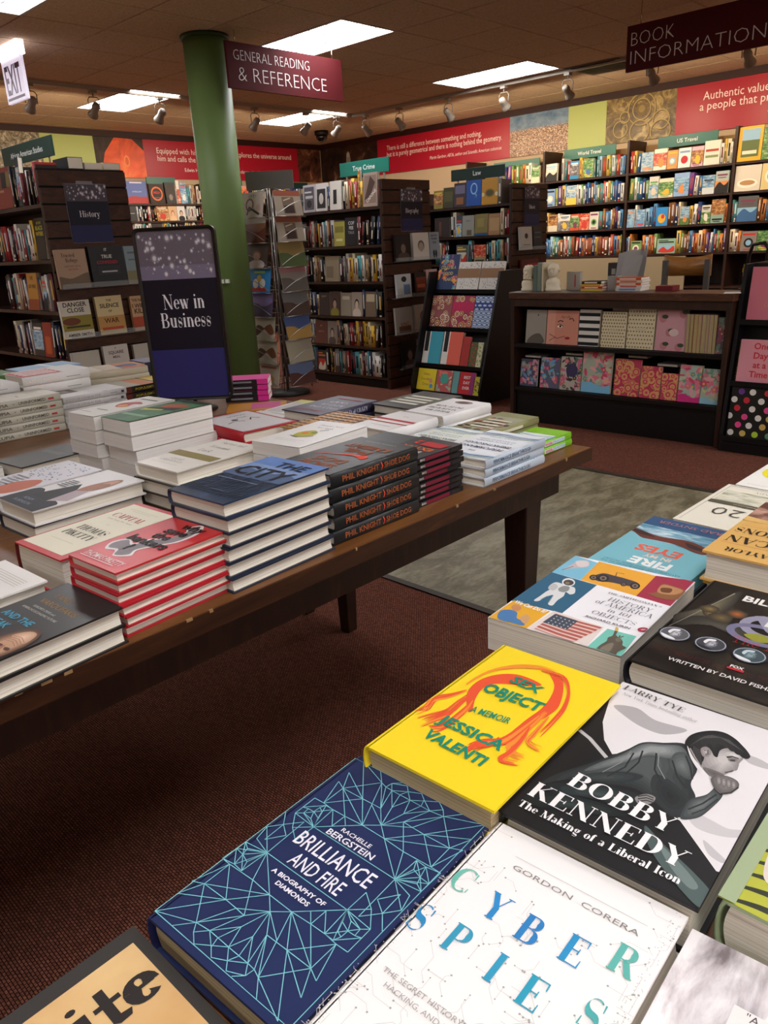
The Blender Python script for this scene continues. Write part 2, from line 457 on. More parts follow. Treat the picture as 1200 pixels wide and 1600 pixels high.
class Art:
    """flat printed artwork in cover coordinates: u to the reader's side, v up; later layers lie on earlier ones"""
    def __init__(s, W=1.0, H=1.0, quad=None):
        s.W, s.H = W, H; s.it = []; s.n = 0; s.h = None; s.c = None
        if quad:
            s.h = s._homo(quad)
    def _homo(s, q):
        import numpy as np
        A = []; B = []
        for (x, y), (u, v) in zip(q, ((0, 0), (0, s.H), (s.W, s.H), (s.W, 0))):
            A.append([x, y, 1, 0, 0, 0, -u * x, -u * y]); B.append(u)
            A.append([0, 0, 0, x, y, 1, -v * x, -v * y]); B.append(v)
        return list(np.linalg.solve(np.array(A, float), np.array(B, float))) + [1.0]
    def crop(s, x0, y0, k):
        s.c = (x0, y0, k)
    def P(s, p):
        if s.h is None:
            return tuple(p)
        x, y = p
        if s.c:
            x, y = s.c[0] + x / s.c[2], s.c[1] + y / s.c[2]
        h = s.h; d = h[6] * x + h[7] * y + 1
        return ((h[0] * x + h[1] * y + h[2]) / d, (h[3] * x + h[4] * y + h[5]) / d)
    def up(s):
        s.n += 1
        return s
    def _clip(s, pts):
        for ax, lim, sg in ((0, 0.0, 1), (0, s.W, -1), (1, 0.0, 1), (1, s.H, -1)):
            out = []
            for i in range(len(pts)):
                a, b = pts[i - 1], pts[i]
                ia = (a[ax] - lim) * sg >= -1e-9; ib = (b[ax] - lim) * sg >= -1e-9
                if ia != ib:
                    t = (lim - a[ax]) / (b[ax] - a[ax])
                    out.append((a[0] + t * (b[0] - a[0]), a[1] + t * (b[1] - a[1])))
                if ib:
                    out.append(b)
            pts = out
            if len(pts) < 3:
                return []
        return pts
    def raw(s, pts, c):
        pts = s._clip(list(pts))
        if len(pts) >= 3:
            s.it.append((pts, c, s.n))
    def poly(s, pts, c):
        s.up(); s.raw([s.P(p) for p in pts], c); return s
    def curve(s, pts, c, k=6):
        """closed smooth outline through the points"""
        n = len(pts); out = []
        for i in range(n):
            p0, p1, p2, p3 = pts[i - 1], pts[i], pts[(i + 1) % n], pts[(i + 2) % n]
            for j in range(k):
                t = j / k
                out.append(tuple(.5 * (2 * p1[a] + (p2[a] - p0[a]) * t + (2 * p0[a] - 5 * p1[a] + 4 * p2[a] - p3[a]) * t * t + (3 * p1[a] - p0[a] - 3 * p2[a] + p3[a]) * t ** 3) for a in (0, 1)))
        return s.poly(out, c)
    def rect(s, u0, v0, u1, v1, c):
        s.up(); s.raw([(u0, v0), (u1, v0), (u1, v1), (u0, v1)], c); return s
    def fr(s, u0, v0, u1, v1, c):
        return s.rect(u0 * s.W, v0 * s.H, u1 * s.W, v1 * s.H, c)
    def disc(s, x, y, rx, c, ry=None, n=20, a0=0, a1=360, rot=0):
        ry = ry or rx; s.up()
        q = []
        for i in range(n):
            t = Rd(a0 + (a1 - a0) * i / (n if a1 - a0 == 360 else n - 1)); a, b = rx * math.cos(t), ry * math.sin(t)
            q.append(s.P((x + a * math.cos(rot) - b * math.sin(rot), y + a * math.sin(rot) + b * math.cos(rot))))
        s.raw(q, c); return s
    def line(s, pts, w, c, taper=None):
        s._line([s.P(p) for p in pts], w, c, taper); return s
    def _line(s, q, w, c, taper=None, newlayer=True):
        if newlayer:
            s.up()
        n = len(q); L = []; Rr = []
        for i in range(n):
            a = q[max(i - 1, 0)]; b = q[min(i + 1, n - 1)]
            dx, dy = b[0] - a[0], b[1] - a[1]; d = math.hypot(dx, dy) or 1
            h = w / 2 * (taper(i / (n - 1)) if taper else 1)
            L.append((q[i][0] - dy / d * h, q[i][1] + dx / d * h)); Rr.append((q[i][0] + dy / d * h, q[i][1] - dx / d * h))
        for i in range(n - 1):
            s.raw([L[i], Rr[i], Rr[i + 1], L[i + 1]], c)
    def soft(s, pts, c0, c1, n=6, to=None, k=1.0):
        """smooth outline whose tone runs from c0 at its edge to c1 at its middle (a printed halftone)"""
        cx = to[0] if to else sum(p[0] for p in pts) / len(pts); cy = to[1] if to else sum(p[1] for p in pts) / len(pts)
        h = lambda c: [int(c[i:i + 2], 16) for i in (1, 3, 5)]
        a, b = h(c0), h(c1)
        for i in range(n):
            t = i / max(1, n - 1); f = 1 - .82 * k * t
            s.curve([(cx + (x - cx) * f, cy + (y - cy) * f) for x, y in pts], '#%02x%02x%02x' % tuple(int(a[j] + (b[j] - a[j]) * t) for j in range(3)), 5)
        return s
    def ring(s, x, y, r, w, c, ry=None, n=24):
        ry = ry or r
        return s.line([(x + r * math.cos(2 * math.pi * i / n), y + ry * math.sin(2 * math.pi * i / n)) for i in range(n + 1)], w, c)
    def text(s, st, p0, p1, c, top=None, h=None, font='sans', weight=None, shear=0.0, gap=None):
        """lettering fitted on the baseline p0-p1; top = a point at cap height (or h = cap height)"""
        s.up()
        if font == 'serif':
            P, wd = serif_polys(st, 0.16 if weight is None else weight)
        else:
            P, wd = sans_polys(st, 0.0 if weight is None else weight, shear)
        a, b = s.P(p0), s.P(p1)
        e = (b[0] - a[0], b[1] - a[1]); ln = math.hypot(*e) or 1; e = (e[0] / ln, e[1] / ln); nn = (-e[1], e[0])
        k = ln / wd
        if top is not None:
            t = s.P(top); hh = abs((t[0] - a[0]) * nn[0] + (t[1] - a[1]) * nn[1])
        else:
            hh = h if h else k
        for q in P:
            s.raw([(a[0] + e[0] * x * k + nn[0] * y * hh, a[1] + e[1] * x * k + nn[1] * y * hh) for x, y in q], c)
        return s
    def center(s, st, v, h, c, u=None, maxw=0.86, **kw):
        """one centred line at baseline v with cap height h (fractions of the cover)"""
        f = kw.get('font', 'sans')
        wd = (serif_polys(st, 0.16 if kw.get('weight') is None else kw['weight']) if f == 'serif' else sans_polys(st, kw.get('weight') or 0.0))[1]
        hh = h * s.H; L = min(wd * hh, maxw * s.W); m = (0.5 if u is None else u) * s.W
        hsave, s.h = s.h, None
        s.text(st, (m - L / 2, v * s.H), (m + L / 2, v * s.H), c, h=hh, **kw)
        s.h = hsave
        return s
    def emit(s, mb, M, dz=0.00012, off=0.0003):
        dz = min(dz, 0.0012 / max(1, s.n))
        for i, (pts, c, l) in enumerate(s.it):
            z = off + dz * (l + .13 * (i % 6))
            mb.face([M((p[0], p[1], z)) for p in pts], c)

# ------------------------------------------------------------------ the setting: floor, walls, ceiling, frieze
X0, X1, Y0, Y1 = -4.2, 9.42, -5.2, 10.28
def slab(name, a, b, m):
    mb = MB(); mb.box(a, b, m)
    return structure(mb.build(name))
slab('floor', (X0, Y0, -0.1), (X1, Y1, 0.0), CARPET)
slab('floor_inlay', (2.03, Y0 + .3, 0.0), (3.76, 6.4, 0.004), VINYL)
for nm, a, b in (('trim_1', (3.76, Y0 + .3, 0), (3.80, 6.4, 0.008)), ('trim_2', (2.0, Y0 + .3, 0), (2.03, 6.4, 0.006))):
    slab(nm, a, b, mat('#3a332a', 0.5))
WALLM = mat('#b59f84', 0.8)
slab('wall_left', (X0 - .1, Y1, -0.1), (X1 + .1, Y1 + .12, CEIL + .1), WALLM)
slab('wall_right', (X1, Y0, -0.1), (X1 + .12, Y1, CEIL + .1), WALLM)
slab('wall_back', (X0 - .12, Y0, -0.1), (X0, Y1, CEIL + .1), WALLM)
slab('wall_front', (X0 - .1, Y0 - .12, -0.1), (X1 + .1, Y0, CEIL + .1), WALLM)
GX, GY, GS = 5.7616, 4.6284, 0.6096     # the ceiling grid
# lights of the room, plus unseen ones added for brightness: troffers sit in the grid (i, j = column and row of the 2 x 4 ft panel)
TROFF = []
PANELS = [(ci, rj) for ci in (-14, -10, -6, -2, 2) for rj in (-14, -9, 0, 5)] + [(ci, -14) for ci in (-12, -8, -4, 0)]  # the appended columns are unseen panels added to brighten floor and tables
for ci, rj in PANELS:
    TROFF.append((GX + ci * GS, GY + rj * GS))
def hole(cx, cy):
    return any(tx - .01 < cx < tx + GS + .01 and ty - .01 < cy < ty + 2 * GS + .01 for tx, ty in TROFF)
mb = MB()
xs = [GX + i * GS for i in range(-17, 7)]; ys = [GY + j * GS for j in range(-17, 10)]
GRIDM = mat('#3b322b', 0.7)
for x in xs:
    for y in ys:
        xa, xb, ya, yb = max(x, X0), min(x + GS, X1), max(y, Y0), min(y + GS, Y1)
        if xb - xa < .02 or yb - ya < .02 or hole((x + GS / 2), (y + GS / 2)):
            continue
        mb.box((xa + .006, ya + .006, CEIL), (xb - .006, yb - .006, CEIL + .02), CEILM)
mb.box((X0, Y0, CEIL + .021), (X1, Y1, CEIL + .06), GRIDM)
structure(mb.build('ceiling'))

DIFF = emis('light_diffuser', '#fcfcff', PANEL_POWER)
LOUV = mat('#8d8f95', 0.5)
FRAMEW = mat('#b4aca2', 0.6)
fr = MB()
t_ = .022
fr.box((0, 0, -.004), (GS, t_, .016), FRAMEW); fr.box((0, 2 * GS - t_, -.004), (GS, 2 * GS, .016), FRAMEW)
fr.box((0, t_, -.004), (t_, 2 * GS - t_, .016), FRAMEW); fr.box((GS - t_, t_, -.004), (GS, 2 * GS - t_, .016), FRAMEW)
fr_me = fr.data('light_frame')
df = MB(); df.box((t_, t_, .006), (GS - t_, 2 * GS - t_, .014), DIFF); df_me = df.data('light_diffuser')
lv = MB()
for i in range(1, 3):
    x = i * GS / 3; lv.box((x - .004, t_, .0005), (x + .004, 2 * GS - t_, .0055), LOUV)
for j in range(1, 6):
    y = j * 2 * GS / 6; lv.box((t_, y - .004, .0), (GS - t_, y + .004, .005), LOUV)
lv_me = lv.data('light_louver')
TL = {(-2, 0): 'white ceiling light panel behind the hanging general reading sign',
      (2, 0): 'long white ceiling light panel above the red geometry quotation',
      (-2, 5): 'white ceiling light panel between the track lights over the yellow green wall panel',
      (2, 5): 'white ceiling light panel in the far corner above the column side track',
      (-6, 0): 'white ceiling light panel cut by the top corner above the exit sign'}
if 1:
    for ci, rj in PANELS:
        lab = TL.get((ci, rj)); g = 'ceiling light panels'
        if not lab:
            lab = 'white ceiling light panel outside the view over the sales floor'; g = 'ceiling light panels out of view'
        t = thing('ceiling_light', lab, 'ceiling light', (GX + ci * GS, GY + rj * GS, CEIL), 0, g)
        MB().build('frame', t, me=fr_me)
        dfo = MB().build('diffuser', t, me=df_me); MB().build('louver', dfo, me=lv_me)

# crown trim and printed frieze panels along both walls
TRIMM = mat('#2a0d0c', 0.5)
slab('trim_3', (X0, Y1 - .05, CEIL - .075), (X1 - .05, Y1, CEIL), TRIMM)
slab('trim_4', (X1 - .05, Y0, CEIL - .075), (X1, Y1, CEIL), TRIMM)
REDP = mat('#a01529', 0.35); LIME = mat('#a7b36a', 0.4)
CITY = None
def _city(N, L, b, tc):
    mp = mapping(N, L, tc, (1, 1, 1), out='Generated')
    sx = N.new('ShaderNodeSeparateXYZ'); L.new(mp.outputs[0], sx.inputs[0])
    vo = N.new('ShaderNodeTexVoronoi'); vo.inputs['Scale'].default_value = 70; L.new(mp.outputs[0], vo.inputs['Vector'])
    r = ramp(N, [(0.0, '#efe2cc'), (0.35, '#b98f74'), (0.6, '#7c5f52'), (0.9, '#54483f')]); L.new(vo.outputs['Color'], r.inputs[0])
    n = noise(N, L, mp, 5, 4)
    rs = ramp(N, [(0.3, '#3f5d80'), (0.75, '#8aa0b4')]); L.new(n.outputs[0], rs.inputs[0])
    a = N.new('ShaderNodeMath'); a.operation = 'MULTIPLY_ADD'; a.inputs[1].default_value = .12; L.new(n.outputs[0], a.inputs[0]); L.new(sx.outputs['Z'], a.inputs[2])
    st = ramp(N, [(0.66, '#000000'), (0.74, '#ffffff')]); L.new(a.outputs[0], st.inputs[0])
    mx = N.new('ShaderNodeMix'); mx.data_type = 'RGBA'; L.new(st.outputs[0], mx.inputs[0]); L.new(r.outputs[0], mx.inputs[6]); L.new(rs.outputs[0], mx.inputs[7])
    L.new(mx.outputs[2], b.inputs['Base Color'])
CITYM = nmat('printed_city_view', _city, 0.4)
BRONZE = noise_mat('printed_bronze_relief', 7, [(0.3, '#3c2f1b'), (0.5, '#6a5631'), (0.7, '#b39a63')], (1, 1, 1), 4, 0.35, 1.5)
STONEP = noise_mat('printed_stone_carving', 22, [(0.3, '#2e2a22'), (0.5, '#7d725e'), (0.7, '#c9bda3')], (1, 1, 1), 6, 0.5, 0.8)
MARS = noise_mat('printed_orange_planet', 4, [(0.3, '#b53a16'), (0.55, '#e8571c'), (0.8, '#f58a4a')], (1, 1, 1), 5, 0.4, 0.8)
DARKPH = noise_mat('printed_dark_room', 5, [(0.35, '#120c0a'), (0.6, '#3a2318'), (0.8, '#8a6a52')], (1, 3, 1), 4, 0.4, 0.5)
NEBULA = noise_mat('printed_red_nebula', 6, [(0.3, '#1d0a0c'), (0.55, '#5e3524'), (0.8, '#b07a55')], (1, 1, 1), 5, 0.4, 1.2)
FZ0, FZ1 = 2.27, CEIL - .075
def frieze(wall, a, b, m, name, lab, art=None, z0=FZ0):
    """printed panel from a to b along the wall as a reader sees it"""
    mb = MB(); W, H = abs(b - a), FZ1 - z0
    mb.box((0, 0.0, 0), (W, .02, H), m)
    if art:
        q = Art(W, H); art(q); q.emit(mb, lambda p: (p[0], -p[2], p[1]), dz=.0006, off=.001)
    loc, rz = ((a, Y1 - .022, z0), 0) if wall == 'L' else ((X1 - .022, a, z0), -R90)
    o = mb.build(name, loc=loc, rz=rz)
    return tag(o, lab, 'wall graphic', 'printed frieze panels')
frieze('L', 3.2, 4.72, STONEP, 'wall_graphic', 'printed stone carving panel high on the wall behind the teal African American sign')
frieze('L', 4.72, 5.42, LIME, 'wall_graphic', 'plain yellow green panel beside the stone carving print')
def mars(q):
    q.up(); q.raw([(0.06 * q.W, 0), (.2 * q.W, q.H * .62), (.42 * q.W, q.H), (.78 * q.W, q.H * .98), (q.W, q.H * .7), (q.W, 0)], MARS)
    q.disc(.62 * q.W, .42 * q.H, .09 * q.H, '#ef8a52', ry=.15 * q.H)
    q.disc(.62 * q.W, .42 * q.H, .05 * q.H, '#d65c2a', ry=.1 * q.H)
frieze('L', 5.42, 6.14, noise_mat('printed_night_sky', 9, [(0.4, '#241713'), (0.8, '#4d3a31')]), 'wall_graphic', 'printed orange planet panel beside the red universe quotation', mars)
def q1(q):
    H = q.H
    q.text('Equipped with his five senses, man explores the universe around', (.2, H * .66), (2.62, H * .66), '#e9dcd6', h=.075)
    q.text('him and calls the adventure Science.', (.2, H * .46), (1.54, H * .46), '#e9dcd6', h=.075)
    q.text("Edwin Hubble, SB'10, PhD'17, from observational evidence for expansion", (.62, H * .2), (2.6, H * .2), '#e9dcd6', h=.05)
frieze('L', 6.14, 8.9, REDP, 'wall_graphic', 'long red quotation panel about the universe passing behind the green column', q1)
frieze('L', 8.9, X1 - .03, NEBULA, 'wall_graphic', 'brown printed panel at the end of the universe quotation')
frieze('R', Y1 - .03, 8.95, DARKPH, 'wall_graphic', 'dark printed panel with a pale figure in the room corner',
       lambda q: (q.disc(q.W * .5, q.H * .5, .05, '#8a8078', ry=.16), q.disc(q.W * .5, q.H * .72, .035, '#a89c90')))
def q2(q):
    H = q.H
    q.text('There is still a difference between something and nothing,', (.2, H * .66), (1.98, H * .66), '#ead9d4', h=.072)
    q.text('but it is purely geometrical and there is nothing behind the geometry.', (.2, H * .48), (2.32, H * .48), '#ead9d4', h=.072)
    q.text("Martin Gardner, AB'36, author and Scientific American columnist", (1.05, H * .24), (2.32, H * .24), '#ead9d4', h=.045, shear=.2)
frieze('R', 8.95, 6.5, REDP, 'wall_graphic', 'red quotation panel about something and nothing above the dark shelves', q2)
frieze('R', 6.5, 5.62, CITYM, 'wall_graphic', 'printed city view panel with blue sky')
frieze('R', 5.62, 5.1, LIME, 'wall_graphic', 'plain yellow green panel between the city view and the bronze relief')
def bronze(q):
    W, H = q.W, q.H
    for x, y, r in ((.52, .68, .17), (.52, .68, .11), (.22, .3, .09), (.5, .2, .12), (.8, .4, .1), (.28, .55, .06), (.8, .15, .12)):
        q.ring(x * W + .006, y * H - .006, r, .014, '#4a3b22'); q.ring(x * W, y * H, r, .014, '#87703f'); q.ring(x * W - .003, y * H + .004, r, .004, '#c4ad74')
    q.disc(.52 * W, .68 * H, .07, '#6d5830'); q.disc(.52 * W, .69 * H, .04, '#8a7444')
frieze('R', 5.1, 4.23, BRONZE, 'wall_graphic', 'printed bronze relief panel with raised rings', bronze)
def q3(q):
    H = q.H
    q.text('Authentic values are those by which', (.3, H * .66), (1.92, H * .66), '#eedcd8', h=.088)
    q.text('a people that produces great deeds', (.27, H * .45), (1.92, H * .45), '#eedcd8', h=.088)
    q.text("Allan Bloom, AB'49, AM'53, PhD'55", (1.0, H * .24), (2.1, H * .24), '#eedcd8', h=.055, shear=.2)
frieze('R', 4.23, 1.6, REDP, 'wall_graphic', 'red quotation panel about authentic values over the travel shelves', q3)

# ------------------------------------------------------------------ column
mb = MB()
GREEN = mat('#5f7340', 0.5)
mb.lathe([(.168, .07), (.168, CEIL - .03)], GREEN, 48)
col = mb.build('column', loc=(4.01, 5.6, 0))
tag(col, 'round green structural column rising behind the tabletop sign', 'column', kind='thing')
mb = MB(); mb.lathe([(.182, 0), (.182, .1), (.17, .11)], BLACKM, 40); mb.build('base', col)
mb = MB(); mb.lathe([(.17, CEIL - .03), (.185, CEIL - .028), (.185, CEIL - .002)], mat('#2c4020', .5), 40); mb.build('collar', col)
mb = MB(); mb.box((-.19, -.06, 1.02), (-.165, -.03, 1.05), '#cfd4c4'); mb.box((-.19, -.02, 1.02), (-.163, .01, 1.05), '#cfd4c4'); mb.build('wall_clip', col, rz=.55)

# ------------------------------------------------------------------ hanging signs, exit sign, camera dome, vent
SIGNRED = mat('#4a0d11', 0.75, .2)
def hang_sign(loc, rz, W, H, lines, lab, name='hanging_sign'):
    t = thing(name, lab, 'sign', loc, rz)
    mb = MB(); mb.box((0, 0, 0), (W, .025, H), SIGNRED)
    q = Art(W, H)
    for st, u0, u1, v, h in lines:
        q.text(st, (u0, v), (u1, v), '#d9cfcb', h=h, weight=-.022)
    q.emit(mb, lambda p: (p[0], -p[2], p[1]), dz=.0005, off=.001)
    mb.build('panel', t)
    for x in (.08 * W, .92 * W):
        mb = MB(); mb.tube([(x, .0125, H - .01), (x, .0125, CEIL - loc[2] - .003)], .003, CHROME, 6)
        mb.build('hanger_rod', t)
hang_sign((3.98, 5.3, 2.435), 0, 1.19, .315, [('GENERAL READING', .06, .82, .195, .075), ('& REFERENCE', .09, 1.0, .055, .105)], 'dark red hanging sign reading general reading and reference beside the column')
hang_sign((6.0, 3.115, 2.385), -R90, 1.22, .3, [('BOOK', .035, .36, .165, .095), ('INFORMATION', .035, .99, .045, .095)], 'dark red hanging sign reading book information')
t = thing('exit_sign', 'lit exit sign with purple letters under the ceiling', 'sign', (2.93, 6.76, 2.44), -R90)
mb = MB(); mb.box((-.02, -.012, 0), (.33, .012, .3), emis('lit_acrylic', '#b9aec4', .5))
q = Art(.31, .3); q.text('EXIT', (.015, .06), (.295, .06), mat('#4a1238', .4), h=.2, weight=.02); q.rect(0, .018, .31, .036, mat('#4a1238', .4))
q.emit(mb, lambda p: (p[0], -.012 - p[2], p[1]), dz=.0005, off=.001); mb.build('lit_panel', t)
mb = MB(); mb.box((-.03, -.03, .3), (.34, .03, .392), emis('lit_housing', '#f0e6f0', 1.6)); mb.build('housing', t)
t = thing('dome_camera', 'black security dome camera on the ceiling near the far corner', 'camera', (8.3, 9.0, CEIL))
mb = MB(); mb.lathe([(.1, -.002), (.1, -.05), (.09, -.06)], BLACKM, 24); mb.build('housing', t)
mb = MB(); mb.lathe([(.085, -.06), (.08, -.1), (.055, -.13), (.02, -.145)], mat('#050506', .1, .6), 24); mb.build('dome', t)
t = thing('ceiling_vent', 'slotted air vent in the ceiling beside the book information sign', 'vent', (7.62, 4.05, CEIL))
mb = MB(); mb.box((0, 0, -.008), (.58, .58, -.001), mat('#6b5d50', .6)); mb.build('frame', t)
mb = MB()
for i in range(9):
    mb.box((.05 + i * .055, .05, -.016), (.08 + i * .055, .53, -.009), mat('#4b4038', .6))
mb.build('slats', t)

# ------------------------------------------------------------------ track lights
RAILM = mat('#a89a8a', 0.5)
TX, TY = 7.69, 7.75
def rail(name, a, b, lab):
    mb = MB(); mb.box(a, b, RAILM)
    return tag(mb.build(name), lab, 'track')
rail('light_track', (X0 + .2, TY - .02, CEIL - .035), (TX + .02, TY + .02, CEIL - .001), 'pale lighting track on the ceiling in front of the five senses wall')
rail('light_track', (TX - .02, Y0 + 1, CEIL - .035), (TX + .02, TY - .02, CEIL - .001), 'pale lighting track on the ceiling in front of the travel shelf wall')
HEADM = mat('#8f8272', 0.35, .4); HEADD = mat('#6a5a4a', .4)
LENS = emis('lamp_lens', '#ffe2b8', 3.0)
def head_parts():
    st = MB(); st.box((-.03, -.03, -.06), (.03, .03, -.032), HEADM); st.tube([(0, 0, -.06), (0, 0, -.095)], .007, HEADM)
    yo = MB()
    yo.tube([(-.055, 0, -.2), (-.06, 0, -.12), (-.04, 0, -.095), (.04, 0, -.095), (.06, 0, -.12), (.055, 0, -.2)], .005, HEADM, 6)
    hd = MB()
    A = Vector((0, .78, -.62)).normalized()
    M = Matrix.Translation((0, 0, -.2)) @ A.to_track_quat('Z', 'Y').to_matrix().to_4x4()
    prof = [(.014, -.066), (.032, -.06), (.039, -.03), (.034, 0), (.04, .03), (.05, .055), (.053, .075), (.047, .076), (.04, .06)]
    hd.loft([[M @ Vector((r * math.cos(2 * math.pi * j / 20), r * math.sin(2 * math.pi * j / 20), h)) for j in range(20)] for r, h in prof], HEADM)
    ln = MB()
    ln.loft([[M @ Vector((r * math.cos(2 * math.pi * j / 20), r * math.sin(2 * math.pi * j / 20), h)) for j in range(20)] for r, h in [(.041, .063), (.025, .067), (.004, .068)]], LENS)
    return st.data('stem'), yo.data('yoke'), hd.data('lamp_head'), ln.data('lens'), A
ST, YO, HD, LN, AIM = head_parts()
def track_head(x, y, rz, lab, on=True):
    t = thing('track_light', lab, 'track light', (x, y, CEIL), rz, 'spotlights on the ceiling tracks')
    MB().build('stem', t, me=ST); MB().build('yoke', t, me=YO)
    hd = MB().build('lamp_head', t, me=HD); MB().build('lens', hd, me=LN)
    if on:
        ld = bpy.data.lights.new('spot', 'SPOT'); ld.energy = SPOT_POWER; ld.color = (1.0, .78, .52)
        ld.spot_size = Rd(168); ld.spot_blend = .75; ld.shadow_soft_size = .045
        lo = bpy.data.objects.new('spot', ld); COL.objects.link(lo); lo.parent = t
        lo.location = Vector((0, 0, -.2)) + AIM * .1
        lo.rotation_euler = AIM.to_track_quat('-Z', 'Y').to_euler()
for x, lab in ((3.55, 'beige track spotlight just under the exit sign'), (4.17, 'beige track spotlight over the lime wall panel'), (4.9, 'beige track spotlight in front of the lit panel edge over the orange planet'),
               (6.13, 'beige track spotlight just past the green column'), (6.91, 'beige track spotlight crossing the far corner ceiling panel'), (7.42, 'beige track spotlight where the two tracks meet'),
               (2.3, 'beige track spotlight over the stone carving, out of the frame')):
    track_head(x, TY, 0, lab)
for y, lab in ((7.5, 'beige track spotlight next to the corner of the two tracks'), (6.93, 'beige track spotlight over the word something of the geometry quotation'), (6.17, 'beige track spotlight over the end of the geometry quotation'), (5.4, 'bright beige track spotlight over the city view print'),
               (4.62, 'beige track spotlight at the end of the long ceiling panel'), (3.72, 'beige track spotlight half hidden under the book information sign'), (2.85, 'beige track spotlight under the letters TION of the sign'), (1.9, 'beige track spotlight beyond the frame on the travel track'), (.9, 'beige track spotlight far beyond the frame on the travel track')):
    track_head(TX, y, -R90, lab)

# ------------------------------------------------------------------ book builders
def arc_spine(x, z0, z1, bulge, n=8):
    zc, h = (z0 + z1) / 2, (z1 - z0) / 2
    return [(x - bulge * math.cos(Rd(90 - 180 * i / n)), zc + h * math.sin(Rd(-90 + 180 * i / n))) for i in range(n + 1)]
def flat_book_meshes(W, L, T, cover, art=None, hard=True, spine=None, pages=None, spine_c=None, rough=.35):
    """lying book: spine along x=-W/2, head at +y, base z=0. returns (cover mesh, page mesh)"""
    pages = pages or (PAGES if hard else PAGES_W)
    cm = mat(cover, rough, .4) if isinstance(cover, str) else cover
    sm = (mat(spine_c, rough, .4) if isinstance(spine_c, str) else spine_c) or cm
    c, p = MB(), MB()
    x0, x1, y0, y1 = -W / 2, W / 2, -L / 2, L / 2
    if hard:
        bt, ov = .003, .004
        bul = min(.006, T * .18)
        j = .007
        for z in (0, T - bt):
            c.box((x0 + j, y0, z), (x1, y1, z + bt), cm)
        outer = arc_spine(x0 + bul, 0, T, bul); inner = arc_spine(x0 + bul + .002, .002, T - .002, bul)
        rings = []
        for (a, z), (a2, z2) in zip(outer, inner):
            rings.append([(a, y0, z), (a, y1, z), (a2, y1, z2), (a2, y0, z2)])
        c.loft(rings, sm)
        c.box((x0 + bul, y0, 0), (x0 + j + .001, y1, .0024), cm); c.box((x0 + bul, y0, T - .0024), (x0 + j + .001, y1, T), cm)
        pi = arc_spine(x0 + bul + .0035, bt, T - bt, bul * .7)
        po = [(x1 - ov - .002 * math.cos(Rd(-90 + 180 * i / 8)) , bt + (T - 2 * bt) * i / 8) for i in range(9)]
        rings = [[(a, y0 + ov, z), (b, y0 + ov, z), (b, y1 - ov, z), (a, y1 - ov, z)] for (a, z), (b, z2) in zip([(q[0], bt + (T - 2 * bt) * i / 8) for i, q in enumerate(pi)], po)]
        p.loft(rings, pages, smooth=False)
    else:
        bt = .0006
        c.box((x0, y0, 0), (x1, y1, bt), cm)
        # upper cover lifts slightly at the fore edge
        n = 6
        rings = []
        for i in range(n + 1):
            t = i / n; z = T + .0022 * t
            rings.append([(x0 + W * t, y0, z - bt), (x0 + W * t, y1, z - bt), (x0 + W * t, y1, z), (x0 + W * t, y0, z)])
        c.loft(rings, cm, smooth=False)
        c.box((x0, y0, bt), (x0 + bt, y1, T - bt), sm)
        p.box((x0 + bt, y0 + .0005, bt), (x1 - .0008, y1 - .0005, T - bt), pages)
    if art:
        if hard:
            art.emit(c, lambda q: (q[0] - W / 2, q[1] - L / 2, T + q[2]))
        else:
            art.emit(c, lambda q: (q[0] - W / 2, q[1] - L / 2, T + q[2] + .0022 * max(0, min(1, q[0] / W))))
    if spine:   # spine art: u along the head-to-tail reading direction, v across
        if hard:
            bul = min(.006, T * .18)
            def sp(q):
                v = (q[1] / T - .5) * 2
                return (x0 + bul - bul * math.sqrt(max(0, 1 - v * v)) - q[2] - .0002, L / 2 - q[0], q[1])
        else:
            def sp(q):
                return (x0 - q[2], L / 2 - q[0], q[1])
        spine.emit(c, sp)
    return c.data('cover'), p.data('page_block')
def put_book(meshes, loc, rot, label, group=None, name='hardcover_book', cat='book'):
    t = thing(name, label, cat, loc, rot, group)
    for me, nm in zip(meshes, ('cover', 'page_block')):
        MB().build(nm, t, me=me)
    return t
def stack(n, W, L, T, x, y, z0, rotdeg, cover, lab, art=None, spine=None, jit=.004, hard=True, low=None, group=None, seed=0, pages=None, spine_c=None, name=None, side=''):
    """n copies lying on each other; the top one shows its artwork. lab(what) -> label"""
    r = random.Random(seed * 31 + n)
    top = flat_book_meshes(W, L, T, cover, art, hard, spine, pages, spine_c)
    rest = flat_book_meshes(W, L, T, low or cover, None, hard, spine, pages, spine_c) if n > 1 else None
    for i in range(n):
        last = i == n - 1
        dx, dy = (0, 0) if last else (r.uniform(-jit, jit), r.uniform(-jit, jit))
        l = lab if last else (f'lowest copy: {lab}' if i == 0 and n > 2 else f'{ORD[n - i]} copy down: {lab}')
        put_book(top if last else rest, (x + dx, y + dy, z0 + i * (T if hard else T + .0024)), Rd(rotdeg) + (0 if last else r.uniform(-.012, .012)), l, group, name or ('hardcover_book' if hard else 'paperback_book'))
    return z0 + n * T

